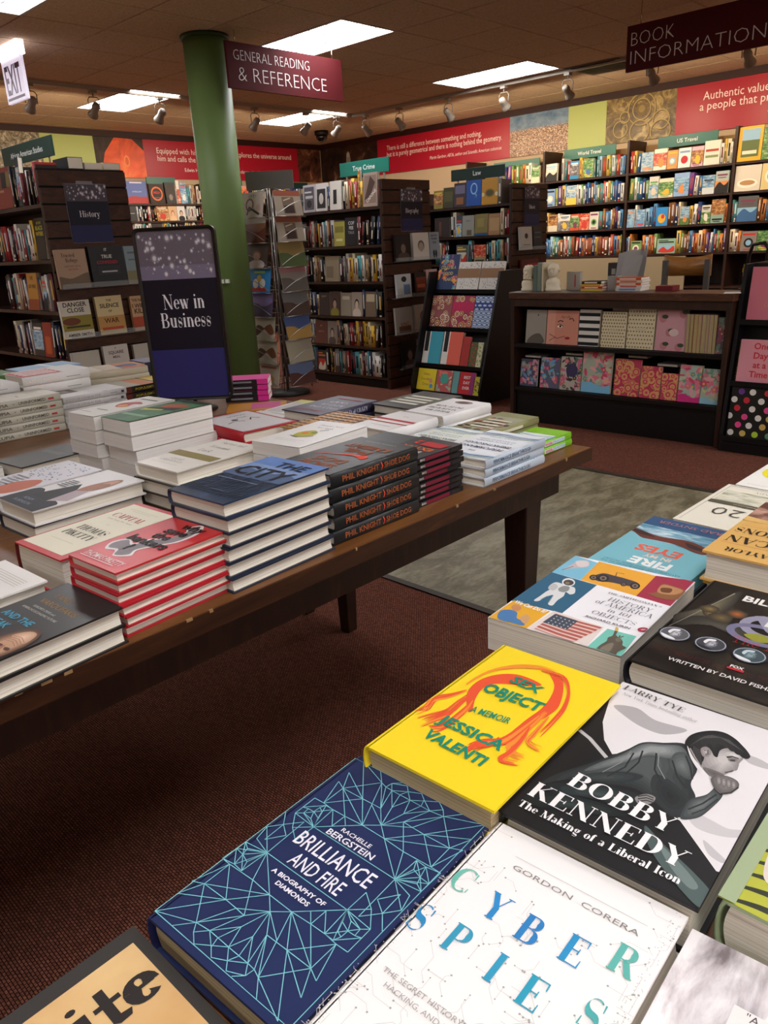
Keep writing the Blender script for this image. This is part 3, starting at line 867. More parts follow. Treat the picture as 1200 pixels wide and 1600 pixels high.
# ---- upright books on shelves: local x to the viewer's right, y into the shelf, z up
PAL = {
 'dark': [('black', '#131214'), ('black', '#1c1a1a'), ('dark brown', '#33231b'), ('grey', '#6d6862'), ('cream', '#cdbf9f'), ('white', '#d8d2c6'), ('red', '#8f1f22'), ('dark blue', '#1d2c4d'), ('yellow', '#c79d2a'), ('teal', '#4b8f93'), ('tan', '#a4845c'), ('maroon', '#571c20'), ('white', '#c9c5bd'), ('black', '#100f10')],
 'travel': [('blue', '#3f6796'), ('sky blue', '#8fb0c8'), ('white', '#e2ded6'), ('red', '#a33a32'), ('orange', '#c47a3a'), ('green', '#6a8a54'), ('teal', '#4a8486'), ('yellow', '#cfae54'), ('cream', '#dccfae'), ('dark blue', '#243a6b'), ('purple', '#6d4a8c'), ('brown', '#7a4e30'), ('white', '#d8d4cc'), ('blue', '#4f86b4')],
}
PHOTO = [noise_mat('printed_photo', sc_, st_, (1, 1, rz_), 5, .4, .8) for sc_, st_, rz_ in (
    (22, [(.3, '#2f4a6a'), (.5, '#8fb0c8'), (.65, '#c9bfa0'), (.8, '#5c7a44')], 2.2), (26, [(.3, '#3a2a20'), (.5, '#a8703c'), (.68, '#e0c08a'), (.8, '#7a3a24')], 1.6),
    (24, [(.3, '#1d3a2a'), (.5, '#5c8a4a'), (.66, '#b8c48a'), (.8, '#4a7fa8')], 2.0), (30, [(.3, '#7a2420'), (.5, '#c9523a'), (.66, '#e6b08a'), (.8, '#3a2a2a')], 1.4),
    (20, [(.3, '#c9d4da'), (.5, '#6f98b8'), (.68, '#2f5a86'), (.8, '#d8c8a8')], 2.6), (28, [(.3, '#26242a'), (.5, '#6a6468'), (.68, '#b8b0ac'), (.8, '#8a5a44')], 1.2))]
def upright(t, W, H, T, color, kind, seed, art=None):
    """spine-out book (W = spine width, T = depth) or face-out book (W = cover width, T = thickness), one mesh"""
    r = random.Random(seed)
    mb = MB(); m = mat(color, .42, .35)
    e = .0025 if W > .01 else .001
    if kind == 'spine':
        mb.box((0, 0, 0), (.0022, T, H), m); mb.box((W - .0022, 0, 0), (W, T, H), m)
        rings = [[(a, -.0 - b, 0), (a, -b, H)] for a, b in [(W * i / 6, .004 * math.sin(math.pi * i / 6)) for i in range(7)]]
        n = len(mb.v)
        mb.loft([[rg[0], rg[1], (rg[1][0], .002, H), (rg[0][0], .002, 0)] for rg in rings], m)
        mb.box((.0022, .003, .003), (W - .0022, T - .004, H - .003), PAGES)
        q = art or Art(W, H)
        if not art:
            lt = sum(lin(color)) > .55
            c2 = r.choice(['#1b1a1a', '#5c1a1a', '#20304f']) if lt else r.choice(['#d9cfb8', '#c9a75a', '#b9b9b9', '#e4e0d8', '#a33a2c'])
            k = r.random()
            if k < .45:
                q.fr(.3, .3, .7, .82, c2)
            elif k < .75:
                q.fr(.36, .42, .64, .9, c2); q.fr(.3, .12, .7, .2, c2)
            else:
                q.fr(0, .62, 1, .78, c2); q.fr(.32, .2, .6, .5, c2)
            if r.random() < .5:
                q.fr(.25, .03, .75, .075, r.choice(['#d8d2c6', '#b8322c', '#c9a75a', '#20304f']))
        q.emit(mb, lambda p: (p[0], -.0015 - .004 * math.sin(math.pi * max(0, min(1, p[0] / W))) - p[2], p[1]), dz=.0003, off=.0004)
    else:
        mb.box((0, 0, 0), (W, .0022, H), m); mb.box((0, T - .0022, 0), (W, T, H), m); mb.box((0, 0, 0), (.002, T, H), m)
        mb.box((.002, .0022, .003), (W - .003, T - .0022, H - .003), PAGES)
        q = art or Art(W, H)
        if not art:
            cs = ['#e8e0d0', '#c43a2f', '#3f6796', '#e0b23a', '#5c9a45', '#1d1b1b', '#8fb7cf', '#d98a4a', '#7a3b52', '#cfc4ae']
            a, b, c2 = r.sample(cs, 3)
            k = r.random()
            ph = r.choice(PHOTO)
            if k < .62:
                y0, y1 = r.choice([(0, .62), (.0, 1.0), (.2, .8), (.35, 1.0)])
                q.up(); q.raw([(0, y0 * H), (W, y0 * H), (W, y1 * H), (0, y1 * H)], ph)
                v = r.choice([.82, .7, .12]); q.fr(.12, v, .88, v + .07, c2); q.fr(.2, v - .07, .74, v - .035, c2)
                if r.random() < .5: q.curve([(r.uniform(.2, .4) * W, .2 * H), (r.uniform(.3, .5) * W, r.uniform(.4, .55) * H), (r.uniform(.6, .8) * W, r.uniform(.35, .5) * H), (.7 * W, .15 * H)], b)
            elif k < .7:
                q.fr(0, 0, 1, .55, a); q.curve([(-.1 * W, .1 * H), (.3 * W, .5 * H), (.7 * W, .35 * H), (1.1 * W, .52 * H), (1.1 * W, -.1 * H), (-.1 * W, -.1 * H)], b); q.fr(.12, .78, .88, .86, c2); q.fr(.2, .68, .8, .72, c2)
            elif k < .85:
                q.disc(.5 * W, .42 * H, .3 * W, a); q.disc(.5 * W, .42 * H, .18 * W, b); q.fr(.1, .8, .9, .9, c2); q.fr(.22, .06, .78, .11, c2)
            else:
                q.fr(.08, .08, .92, .6, a); q.curve([(.1 * W, .1 * H), (.35 * W, .45 * H), (.6 * W, .25 * H), (.9 * W, .5 * H), (.9 * W, .1 * H)], b); q.fr(.1, .72, .9, .8, c2); q.fr(.1, .85, .6, .9, c2)
        q.emit(mb, lambda p: (p[0], -p[2], p[1]), dz=.0003, off=.0004)
    return mb.data(t)
class Frame:
    """a shelf front: O = its corner at the viewer's left, rz = heading; local x right, y inwards"""
    def __init__(s, O, rz):
        s.O = Vector(O); s.rz = rz; s.M = Matrix.Translation(s.O) @ Matrix.Rotation(rz, 4, 'Z')
    def w(s, x, y, z):
        return s.M @ Vector((x, y, z))
SPC = [0]
def put_upright(fr, x, y, z, me, name, label, cat, group, lean=0.0, tilt=0.0, yaw=0.0):
    o = bpy.data.objects.new(name, me); COL.objects.link(o)
    if tilt:
        z += max(v.co.y for v in me.vertices) * math.sin(abs(tilt)) + .0004
    o.matrix_world = Matrix.Translation(fr.w(x, y, z)) @ Matrix.Rotation(fr.rz + yaw, 4, 'Z') @ Matrix.Rotation(lean, 4, 'Y') @ Matrix.Rotation(tilt, 4, 'X')
    tag(o, label, cat, group)
    return o
def fill_shelf(fr, x0, x1, z, hmax, pal, where, seed, plan=None, wavg=.036, name='shelf_book', group='books standing on the shelves'):
    """row of upright books from x0 to x1. plan: list of ('s', n) spines, ('f', art_fn or None, colour, W, H) face-out, ('g', gap)"""
    r = random.Random(seed)
    x = x0; i = 0
    P = PAL[pal]
    if plan is None:
        plan = [('s', 99)]
    seq = []
    for p in plan:
        if p[0] == 's':
            seq += [('s',)] * p[1]
        else:
            seq.append(p)
    seq += [('s',)] * 24
    for p in seq:
        if x > x1 - .012:
            break
        if p[0] == 'g':
            x += p[1]; continue
        i += 1; SPC[0] += 1
        if p[0] == 's':
            W = max(.014, r.gauss(wavg, wavg * .3)); H = min(hmax - .012, r.uniform(.19, .245)); T = r.uniform(.13, .165)
            if x + W > x1: break
            cn, c = p[1:] if len(p) > 1 else r.choice(P)
            lean = 0
            if r.random() < .07 and x + W + .03 < x1:
                lean = r.uniform(.06, .12)
            me = upright('shelf_book', W, H, T, c, 'spine', SPC[0] * 7 + seed)
            y = r.uniform(.012, .03)
            put_upright(fr, x + (0 if lean == 0 else .0), y, z + .001 + (W * math.sin(lean) if lean > 0 else 0), me, name,
                        f'{cn} book, {ORD[min(i, 40)]} along {where}', 'book', group, lean)
            x += W + .0012 + (H * math.sin(lean) if lean > 0 else 0)
        else:
            _, fn, c, W, H, desc = p
            H = min(H, hmax - .012)
            if x + W > x1: break
            T = r.uniform(.022, .032)
            a = None
            if fn:
                a = Art(W, H); fn(a)
            me = upright('display_book', W, H, T, c, 'face', SPC[0] * 7 + seed, a)
            put_upright(fr, x, .008, z + .001, me, 'display_book', f'{desc}, {ORD[min(i, 40)]} on {where}', 'book', 'books facing out on the shelves', 0, -.07)
            x += W + .006
def face(c, W=.15, H=.22, fn=None, desc=None):
    return ('f', fn, c, W, H, desc or 'book with a picture cover')
def bookcase(name, label, fr, W, D, H, shelves, wood=WOOD_CASE, ends='both', back=True, both_sides=False, kick=.09, end_h=None, group='dark wooden bookcases', st=.022, lip=True, dividers=()):
    """case with its front at local y=0; shelves = heights of the shelf tops"""
    t = thing(name, label, 'bookcase', fr.O, fr.rz, group)
    eh = end_h or H
    mb = MB(); mb.box((0, .0, 0), (.024, D, eh), wood); bevel(mb.build('side_panel', t))
    mb = MB(); mb.box((W - .024, .0, 0), (W, D, eh), wood); bevel(mb.build('side_panel', t))
    for x in dividers:
        mb = MB(); mb.box((x - .014, -.004, kick), (x + .014, D - .02, eh), wood); mb.build('divider', t)
    if back:
        mb = MB(); yb = D / 2 if both_sides else D - .012
        mb.box((.024, yb - .008, kick), (W - .024, yb + .004, H), wood); mb.build('back_panel', t)
    d = D / 2 - .008 if both_sides else D - .02
    for z in shelves:
        mb = MB(); mb.box((.024, .002, z - st), (W - .024, d, z), wood); mb.build('shelf', t)
        if both_sides:
            mb = MB(); mb.box((.024, D / 2 + .006, z - st), (W - .024, D - .002, z), wood); mb.build('shelf', t)
    mb = MB(); mb.box((.024, .02, 0), (W - .024, D - .02, kick - .022), BLACKM); mb.build('kick_plate', t)
    return t
def slat_panel(t, fr_local_x, W, H, M, z0=.1):
    """slatwall boards with grooves, in local coordinates through matrix M"""
    mb = MB(); p = .1
    z = z0
    while z < H - .02:
        z1 = min(z + p - .012, H)
        mb.box((0, -.016, z), (W, -.002, z1), SLAT, M)
        z += p
    mb.box((0, -.004, 0), (W, 0, H), mat('#0d0807', .7), M)
    mb.box((0, -.016, 0), (W, -.002, z0 - .012), SLAT, M)
    return mb.build('slatwall_panel', t)
def snow(q, u0, v0, u1, v1, n, seed, cs=('#8d8793', '#b9b3bb', '#d6d1d8')):
    r = random.Random(seed)
    for i in range(n):
        k = r.random(); x = r.uniform(u0 + .02, u1 - .02) * q.W; y = r.uniform(v0 + .02, v1 - .02) * q.H
        rr = q.W * (.004 + .02 * k ** 6)
        if k > .55: q.disc(x, y, rr * 2.0, '#7d7680', ry=rr * 2.6, n=12); q.disc(x, y, rr * 1.5, '#938c95', ry=rr * 2.0, n=12); q.n -= 2
        q.n += 2; q.disc(x, y, rr, cs[0] if k < .4 else cs[1] if k < .8 else cs[2], ry=rr * 1.3, n=10); q.n -= 3
    q.n += 1
def header_sign(loc, rz, W, H, text, lab, c='#12594c', tw=None, h=None, drop=.05):
    t = thing('section_sign', lab, 'sign', loc, rz, 'green section signs')
    mb = MB(); mb.box((0, 0, 0), (W, .012, H), mat(c, .35, .4))
    q = Art(W, H)
    if text:
        q.center(text, .33, h or .36, '#e6ece8', maxw=tw or .6, weight=.008)
    q.emit(mb, lambda p: (p[0], -p[2], p[1]), dz=.0004, off=.0008)
    bevel(mb.build('panel', t), .002, 1)
    for x in (.12 * W, .88 * W):
        mb = MB(); mb.box((x - .012, .013, -drop), (x + .012, .016, H * .7), CHROME)
        mb.build('bracket', t)
    return t

# ------------------------------------------------------------------ bookcases
def end_panel(t, W, D, H):
    M = Matrix.Translation((W, 0, 0)) @ Matrix.Rotation(R90, 4, 'Z')
    return slat_panel(t, 0, D, H, M)
def acrylic(t, W, x0, x1, z, ledge_name='acrylic_ledge'):
    """clear ledge on the end panel (local coordinates of the case, panel facing local +x)"""
    mb = MB()
    mb.box((W + .016, x0, z - .004), (W + .07, x1, z), ACRYLIC); mb.box((W + .067, x0, z), (W + .07, x1, z + .03), ACRYLIC)
    return mb.build(ledge_name, t)
def poster(fr, x, z, W, H, text, lab):
    t = thing('sign_holder', lab, 'sign', fr.w(x, -.002, z), fr.rz, 'starry navy section signs on the end panels')
    mb = MB(); mb.box((-.004, -.003, -.004), (W + .004, -.001, H + .004), ACRYLIC); mb.box((W * .3, -.002, H), (W * .7, .0, H + .02), ACRYLIC); mb.build('holder', t)
    mb = MB(); mb.box((0, -.008, 0), (W, -.004, H), '#141327')
    q = Art(W, H); q.fr(0, 0, 1, .3, '#232450'); q.fr(0, .71, 1, 1, '#4b434d')
    snow(q, 0, .72, 1, 1, 110, len(text)); q.center(text, .44, .11, '#d2d0d6', font='serif', maxw=.62)
    q.emit(mb, lambda p: (p[0], -.008 - p[2], p[1]), dz=.0003, off=.0006)
    mb.build('poster', t)
def on_panel(fr, items):
    """face-out books in the clear ledges: (x, z, W, H, colour, art, label)"""
    for i, (x, z, W, H, c, fn, lab) in enumerate(items):
        a = Art(W, H)
        if fn: fn(a)
        me = upright('display_book', W, H, .026, c, 'face', 900 + i + len(lab), a)
        put_upright(fr, x, -.049, z + .001, me, 'display_book', lab, 'book', 'books on the end panel ledges', 0, -.06)

# ---- bookcase beside the calendar rack ("True Crime")
TC = Frame((5.08, 6.36, 0), -R90)
W_ = 1.54
t = bookcase('bookcase', 'dark double bookcase with the biography end panel, behind the calendar rack', TC, W_, .62, 1.60, [.10, .37, .64, .95, 1.26, 1.57], both_sides=True, end_h=1.78)
end_panel(t, W_, .62, 1.78)
for z, a, b in ((1.11, .08, .6), (.80, .06, .58), (.48, .05, .56), (.17, .1, .52)):
    acrylic(t, W_, a, min(b + .1, .66), z)
PB = Frame((5.08, 6.36 - W_ - .016, 0), 0)
poster(PB, .22, 1.36, .28, .34, 'Biography', 'small starry navy biography poster on the slatted end panel')
def lines(*L):
    """art from simple rows: (text, v, h, colour) or (u0, v0, u1, v1, colour)"""
    def f(q):
        for l in L:
            if len(l) == 5: q.fr(*l)
            elif l[0] == 'o': q.disc(l[1] * q.W, l[2] * q.H, l[3] * q.W, l[5], ry=l[4] * q.H)
            else: q.center(l[0], l[1], l[2], l[3], weight=.02, maxw=.84)
    return f
portrait = lambda bg, sk, hair, coat: lines((0, 0, 1, 1, bg), ('o', .5, .12, .38, .22, coat), ('o', .5, .52, .2, .2, hair), ('o', .5, .47, .15, .17, sk))
on_panel(PB, [
    (.09, 1.11, .2, .22, '#211c1b', portrait('#1d1817', '#7c6657', '#2b2220', '#4a3c33'), 'dark portrait cover on the top ledge under the biography poster'),
    (.32, 1.11, .22, .23, '#cfc9bd', portrait('#cfc9bd', '#a89a88', '#6d5f52', '#cfc9bd'), 'white cover with a drawn bearded face, top ledge under the biography poster'),
    (.548, 1.11, .14, .23, '#8f9aa2', lines(('GROWN', .84, .07, '#2b3034'), ('WOMEN', .72, .07, '#2b3034'), ('YEAR', .58, .07, '#2b3034'), ('o', .4, .18, .1, .16, '#2b3034'), ('o', .62, .18, .1, .16, '#2b3034')), 'grey blue cover with two dark figures, top ledge under the biography poster'),
    (.09, .80, .19, .2, '#c9cccc', lines((.45, .12, .9, .55, '#6d8fb4'), ('o', .5, .78, .18, .12, '#33302e')), 'white cover with a blue figure on the second biography ledge'),
    (.33, .80, .17, .2, '#2a1512', lines((.12, .2, .88, .8, '#7a3320'), (.2, .35, .8, .5, '#b05a34')), 'dark red patterned cover on the second biography ledge'),
    (.49, .80, .16, .22, '#c9a9a4', lines(('THE', .8, .07, '#9d2b33'), ('BAD', .55, .12, '#9d2b33'), ('ASS', .35, .12, '#9d2b33'), ('LIFE', .15, .1, '#9d2b33')), 'pink cover with red capitals on the second biography ledge'),
    (.06, .48, .23, .235, '#a8a196', lines((.15, .05, .85, .3, '#6d4a35'), ('KING', .3, .14, '#8c5a3a')), 'pale grey cover with brown lettering on the third biography ledge'),
    (.32, .48, .23, .24, '#c4beb6', lines(('o', .5, .55, .2, .22, '#9a5a48'), ('o', .5, .5, .15, .18, '#b8705a')), 'white cover with a reddish face on the third biography ledge'),
    (.13, .17, .2, .24, '#191615', portrait('#151211', '#8d7468', '#3c3230', '#54423c'), 'dark cover with a seated figure on the lowest biography ledge'),
    (.34, .17, .18, .24, '#a39d9a', lines((.15, .2, .8, .7, '#8d7f80')), 'grey cover on the lowest biography ledge'),
])
def bw(q):
    q.fr(.1, .08, .9, .92, '#5b575e'); q.fr(.2, .5, .8, .6, '#c9c6c8'); q.fr(.15, .7, .7, .76, '#d6d3d6'); q.disc(.5 * q.W, .3 * q.H, .2 * q.W, '#29262b')
def hitch(q):
    q.fr(.12, .1, .88, .8, '#2c2a2c'); q.disc(.5 * q.W, .45 * q.H, .2 * q.W, '#c9c2ba', ry=.2 * q.H)
def capone(q):
    q.fr(.08, .1, .92, .92, '#8a7468'); q.up(); q.raw([(.1 * q.W, .2 * q.H), (.5 * q.W, .9 * q.H), (.85 * q.W, .7 * q.H), (.5 * q.W, .3 * q.H)], '#4d3831')
    q.text('CAPONE', (.3 * q.W, .1 * q.H), (.95 * q.W, .45 * q.H), '#e1d8ce', weight=.02)
W1 = 'on the top shelf of the bookcase behind the calendar rack'
def tcw(n): return f'the {n} true crime shelf'
fill_shelf(TC, .32, W_ - .03, 1.57, .34, 'dark', tcw('top'), 1, [('s', 4, ), face('#b9b4ba', .17, .235, bw, 'black and white photo cover'), face('#d5d0cc', .15, .235, hitch, 'white cover with a dark framed face'), ('s', 1), face('#cfc9be', .15, .24, lines((.3, .2, .6, .7, '#22201f')), 'cream cover with black shape'), ('s', 5), face('#171616', .03, .3), ('s', 1), face('#a58d80', .17, .27, capone, 'brown photo cover with diagonal white capitals'), ('s', 3)])
fill_shelf(TC, .30, W_ - .03, 1.26, .27, 'dark', tcw('second'), 2, [('s', 17), face('#a39b43', .14, .21, lines((.1, .55, .9, .8, '#7b742e'), (.2, .2, .8, .3, '#cfc98c')), 'olive cover'), face('#141316', .16, .235, lines(('COF', .75, .12, '#c9c9cc'), ('FEE', .58, .12, '#c9c9cc'), ('TALK', .42, .1, '#8d8d92')), 'black cover with white capitals'), ('s', 3)])
fill_shelf(TC, .28, W_ - .03, .95, .28, 'dark', tcw('third'), 3, [('s', 3), ('s', 10), face('#97886f', .19, .225, lines((.1, .15, .6, .6, '#7a6c58')), 'tan cover'), ('s', 9)])
fill_shelf(TC, .26, W_ - .03, .64, .28, 'dark', tcw('fourth'), 4, [('s', 9), face('#3b2f2b', .14, .21, lines(('RESENT', .8, .07, '#9a8d80')), 'brown cover with a title band'), face('#4a3a33', .15, .22, portrait('#4c3b34', '#b09280', '#2a201d', '#8a8334'), 'portrait cover with a yellow label'), face('#8d8473', .14, .21, lines((.15, .7, .85, .85, '#b9b09c')), 'grey tan cover'), face('#8a7d6e', .14, .215, portrait('#978a7c', '#c9ae98', '#1d1917', '#c9b9aa'), 'cover with a dark haired woman'), ('s', 1), face('#6d5c4a', .13, .22, lines((.1, .6, .9, .9, '#b9a88c')), 'brown and cream cover'), ('s', 2)])
fill_shelf(TC, .24, W_ - .03, .37, .24, 'dark', tcw('fifth'), 5, [face('#2a2826', .13, .2), ('s', 5), face('#6a4034', .17, .215, lines(('SIX', .75, .08, '#b08d7c'), ('AND TO', .5, .07, '#b08d7c')), 'rusty red cover'), face('#8c8178', .13, .215, portrait('#8c8178', '#b59a88', '#2a2422', '#57493f'), 'grey portrait cover'), ('s', 12)])
fill_shelf(TC, .22, W_ - .03, .10, .24, 'dark', tcw('lowest'), 6, [face('#282524', .17, .21), ('s', 5), face('#3a3430', .12, .2), ('s', 14)])
header_sign((5.42, 5.66, 1.868), -R90, .63, .12, 'True Crime', 'teal true crime sign over the tall dark bookcase', '#0f6b5c', .5, drop=.268)

# ---- history bookcase
HI = Frame((2.24, 6.45, 0), -R90)
t = bookcase('bookcase', 'dark double bookcase with the history end panel behind the tabletop sign', HI, 1.45, .58, 1.72, [.3, .64, .95, 1.27, 1.6], both_sides=True, end_h=1.80)
end_panel(t, 1.45, .58, 1.80)
for z, a, b in ((1.09, -.02, .56), (.78, -.02, .57), (.47, -.02, .56)):
    acrylic(t, 1.45, max(a, .01), b, z)
PH_ = Frame((2.24, 5.0 - .016, 0), 0)
poster(PH_, .15, 1.365, .275, .345, 'History', 'large starry navy history poster on the slatted end panel')
def trusted(q):
    q.curve([(0, 0), (0, .3 * q.H), (.4 * q.W, .25 * q.H), (q.W, .38 * q.H), (q.W, 0)], '#6f5d4c')
    q.center('Trusted', .8, .1, '#3c1f17', font='serif', u=.4); q.center('Refuge', .67, .1, '#3c1f17', font='serif', u=.5); q.center('HISTORY OF A', .54, .05, '#6b3a2b'); q.center('NATION', .46, .05, '#8a3a2b')
on_panel(PH_, [
    (.0, 1.09, .2, .235, '#a5876e', trusted, 'tan cover with brown gothic title on the history panel'),
    (.22, 1.09, .24, .245, '#17171a', lines(('IT', .88, .07, '#c9c5c0'), ('TRUE', .7, .09, '#c9c5c0'), ('CONFESSED', .56, .08, '#a02a3c'), (.2, .28, .85, .5, '#2b2b2f'), (.3, .34, .75, .38, '#a8a8a8')), 'black cover with a red title on the history panel'),
    (.468, 1.09, .12, .24, '#7f8f96', lines((0, 0, 1, .35, '#7d7658'), (.2, .62, .8, .66, '#5c6a70'), (.2, .8, .7, .85, '#5c6a70')), 'grey blue landscape cover on the history panel, partly behind the tabletop sign'),
    (-.03, .78, .2, .235, '#cfcabb', lines(('DANGER', .84, .12, '#1b1a18'), ('CLOSE', .69, .12, '#1b1a18'), (.0, .2, 1, .6, '#8a7d2e'), ('o', .3, .45, .3, .1, '#6b3a24'), (.1, .28, .9, .33, '#3b3a22'), ('AMBER SMITH', .05, .08, '#1b1a18')), 'white danger close cover with olive soldiers on the history panel'),
    (.21, .78, .19, .245, '#cdb98a', lines(('THE', .86, .06, '#2a2018'), ('SILENCE', .7, .11, '#2a2018'), ('OF', .58, .06, '#2a2018'), (.0, .14, 1, .48, '#b58a4e'), ('WAR', .3, .13, '#5a2413'), (.1, .12, .9, .19, '#b5472b')), 'cream silence of war cover on the history panel'),
    (.46, .78, .12, .23, '#c09a72', lines(('THE NAZI', .84, .08, '#3a1a14'), ('I WILL', .66, .12, '#3a1a14'), ('KILL', .5, .14, '#3a1a14'), (.0, .1, 1, .4, '#a8452c')), 'tan and red cover cut off by the tabletop sign on the history panel'),
    (-.01, .47, .19, .22, '#b8b2a6', None, 'plain pale cover low on the history panel over the near table books'),
    (.21, .47, .18, .235, '#c9c4bd', lines(('A', .9, .05, '#5c4038'), ('SQUARE', .76, .09, '#5c4038'), ('MEAL', .64, .07, '#5c4038'), ('o', .35, .35, .12, .1, '#3a302c'), ('o', .65, .38, .12, .1, '#3a302c')), 'white square meal cover low on the history panel'),
    (.43, .47, .14, .22, '#b5afa4', None, 'pale cover low on the history panel beside the tabletop sign'),
])
def hw(n): return f'the {n} history shelf'
fill_shelf(HI, .5, 1.43, 1.6, .3, 'dark', hw('top'), 11, [('s', 6), face('#7d2a1d', .3, .25, lines((.05, .5, .45, .88, '#5c4a35'), (.5, .5, .75, .88, '#1d1a14'), (.78, .5, .95, .88, '#7a6a3c'), ('EMPIRE', .4, .06, '#c9a07a')), 'large red art book'), ('s', 3), face('#15202a', .05, .31), ('s', 1)])
fill_shelf(HI, .6, 1.43, 1.27, .29, 'dark', hw('second'), 12, [('s', 15), face('#15140f', .13, .25, lines(('IN THE', .86, .06, '#c9b82c'), ('BLACK', .72, .1, '#c9b82c'), ('PANTHERS', .58, .1, '#c9b82c')), 'black cover with yellow capitals')])
fill_shelf(HI, .6, 1.43, .95, .28, 'dark', hw('third'), 13, [('s', 10), face('#b07a2a', .16, .24, lines(('IVE', .82, .1, '#2a1c10'), ('OF FIRE', .6, .1, '#2a1c10'), (0, 0, 1, .3, '#8a3f1a')), 'orange cover'), ('s', 2), face('#9a958a', .06, .22), ('s', 1), ('s', 1), face('#6b7d84', .12, .24, lines((.1, .4, .9, .7, '#9a5f52')), 'grey blue cover')])
fill_shelf(HI, .6, 1.43, .64, .28, 'dark', hw('fourth'), 14, [('s', 8), face('#2e2a26', .15, .22), face('#8a2a1c', .14, .23, lines((.2, .1, .8, .6, '#b8562c')), 'red cover'), ('s', 9)])
header_sign((2.55, 6.2, 1.92), -R90, .82, .125, 'African American Studies', 'dark teal African American studies sign above the history bookcase', '#0b332e', .8, .3, drop=.2)
for i, (dx, c, h, w) in enumerate(((.33, '#c9bda6', .04, .12), (.455, '#b8a27a', .045, .12), (.22, '#12181d', .07, .1))):
    b = MB(); b.box((0, 0, 0), (w, .2, h), c); b.box((.003, -.001, .004), (w - .004, .001, h - .004), PAGES)
    tag(b.build('stored_book', loc=(2.24 + dx, 5.02, 1.802)), ['cream book lying on top of the history case', 'tan book lying on top of the history case edge', 'black book lying on top of the history case'][i], 'book')

# ---- law bookcase
LA = Frame((6.48, 5.75, 0), -R90)
t = bookcase('bookcase', 'dark double bookcase under the law sign', LA, 1.29, .6, 1.62, [.10, .4, .72, 1.03, 1.29, 1.57], both_sides=True, end_h=1.74)
end_panel(t, 1.29, .6, 1.74)
acrylic(t, 1.29, .04, .5, 1.14); acrylic(t, 1.29, .04, .5, .85)
PL = Frame((6.48, 5.75 - 1.29 - .016, 0), 0)
poster(PL, .18, 1.365, .26, .34, 'Music', 'dim starry navy poster on the end panel beyond the white busts')
on_panel(PL, [(.07, 1.14, .2, .21, '#b9b5aa', lines(('o', .5, .6, .14, .12, '#3b362f'), (.2, .2, .8, .23, '#6d675c')), 'white cover with a dark badge on the panel beyond the white busts'),
              (.29, 1.14, .16, .21, '#2b2b2e', lines((.2, .5, .8, .55, '#5c5c60'), (.2, .7, .8, .76, '#5c5c60')), 'dark cover on the panel beyond the white busts'),
              (.1, .85, .3, .2, '#5c2220', lines((.3, .4, .9, .8, '#9a2c2a')), 'red cover low on the panel beyond the white busts')])
def qbook(q):
    q.ring(.5 * q.W, .66 * q.H, .2 * q.W, .012, '#8fb9de', ry=.2 * q.H); q.line([(.55 * q.W, .5 * q.H), (.7 * q.W, .38 * q.H)], .01, '#8fb9de'); q.center('A', .3, .16, '#5b8fc4', font='serif', u=.62)
def lw(n): return f'the {n} law shelf'
fill_shelf(LA, .33, 1.27, 1.57, .27, 'dark', lw('top'), 21, [face('#8a7d32', .12, .17, None, 'olive cover'), face('#3c3a22', .13, .19, lines((.1, .3, .9, .8, '#565433')), 'dark olive cover'), face('#3a2f3a', .15, .22, lines((.1, .55, .9, .9, '#6b6880'), (.2, .1, .8, .4, '#8a5a3a')), 'purple grey photo cover'), face('#1d4f9c', .18, .235, qbook, 'blue cover with a large letter Q'), face('#b8852f', .19, .23, lines(('o', .5, .45, .3, .17, '#8a6a24'), ('o', .5, .45, .22, .12, '#4d4a34'), ('o', .08, .4, .1, .08, '#cfc4a4'), ('o', .92, .4, .1, .08, '#cfc4a4')), 'ochre cover with a round badge'), ('s', 1), face('#9a9488', .1, .19, lines((.1, .2, .9, .4, '#a8524a'), (.1, .6, .9, .7, '#4a6a8a')), 'pale cover with a red band')])
fill_shelf(LA, .33, 1.27, 1.29, .25, 'dark', lw('second'), 22, [face('#2a201c', .2, .19, lines((.3, .1, .45, .8, '#5a3a2a')), 'dark brown cover'), ('s', 2), face('#39444d', .07, .2), face('#8a8880', .15, .195, lines(('THIRTY', .7, .07, '#55534e'), (.4, .05, .8, .3, '#5c5240')), 'grey cover with a small picture'), face('#7a6c3e', .16, .2, lines((0, 0, 1, .12, '#2c4f74'), (.2, .4, .7, .8, '#8a7d4a')), 'olive cover with a blue foot'), face('#96704f', .14, .195, lines((.1, .2, .9, .8, '#a8875f')), 'tan cover')])
fill_shelf(LA, .33, 1.27, 1.03, .24, 'dark', lw('third'), 23, [('s', 4), ('g', .1), face('#565c5a', .14, .18, None, 'grey green cover'), ('s', 2), face('#978a62', .14, .175, None, 'khaki cover'), ('s', 3)])
header_sign((6.78, 5.42, 1.835), -R90, .67, .11, 'Law', 'dark green law sign above the bookcase with the blue Q cover', '#0a3029', .2, .42, drop=.215)

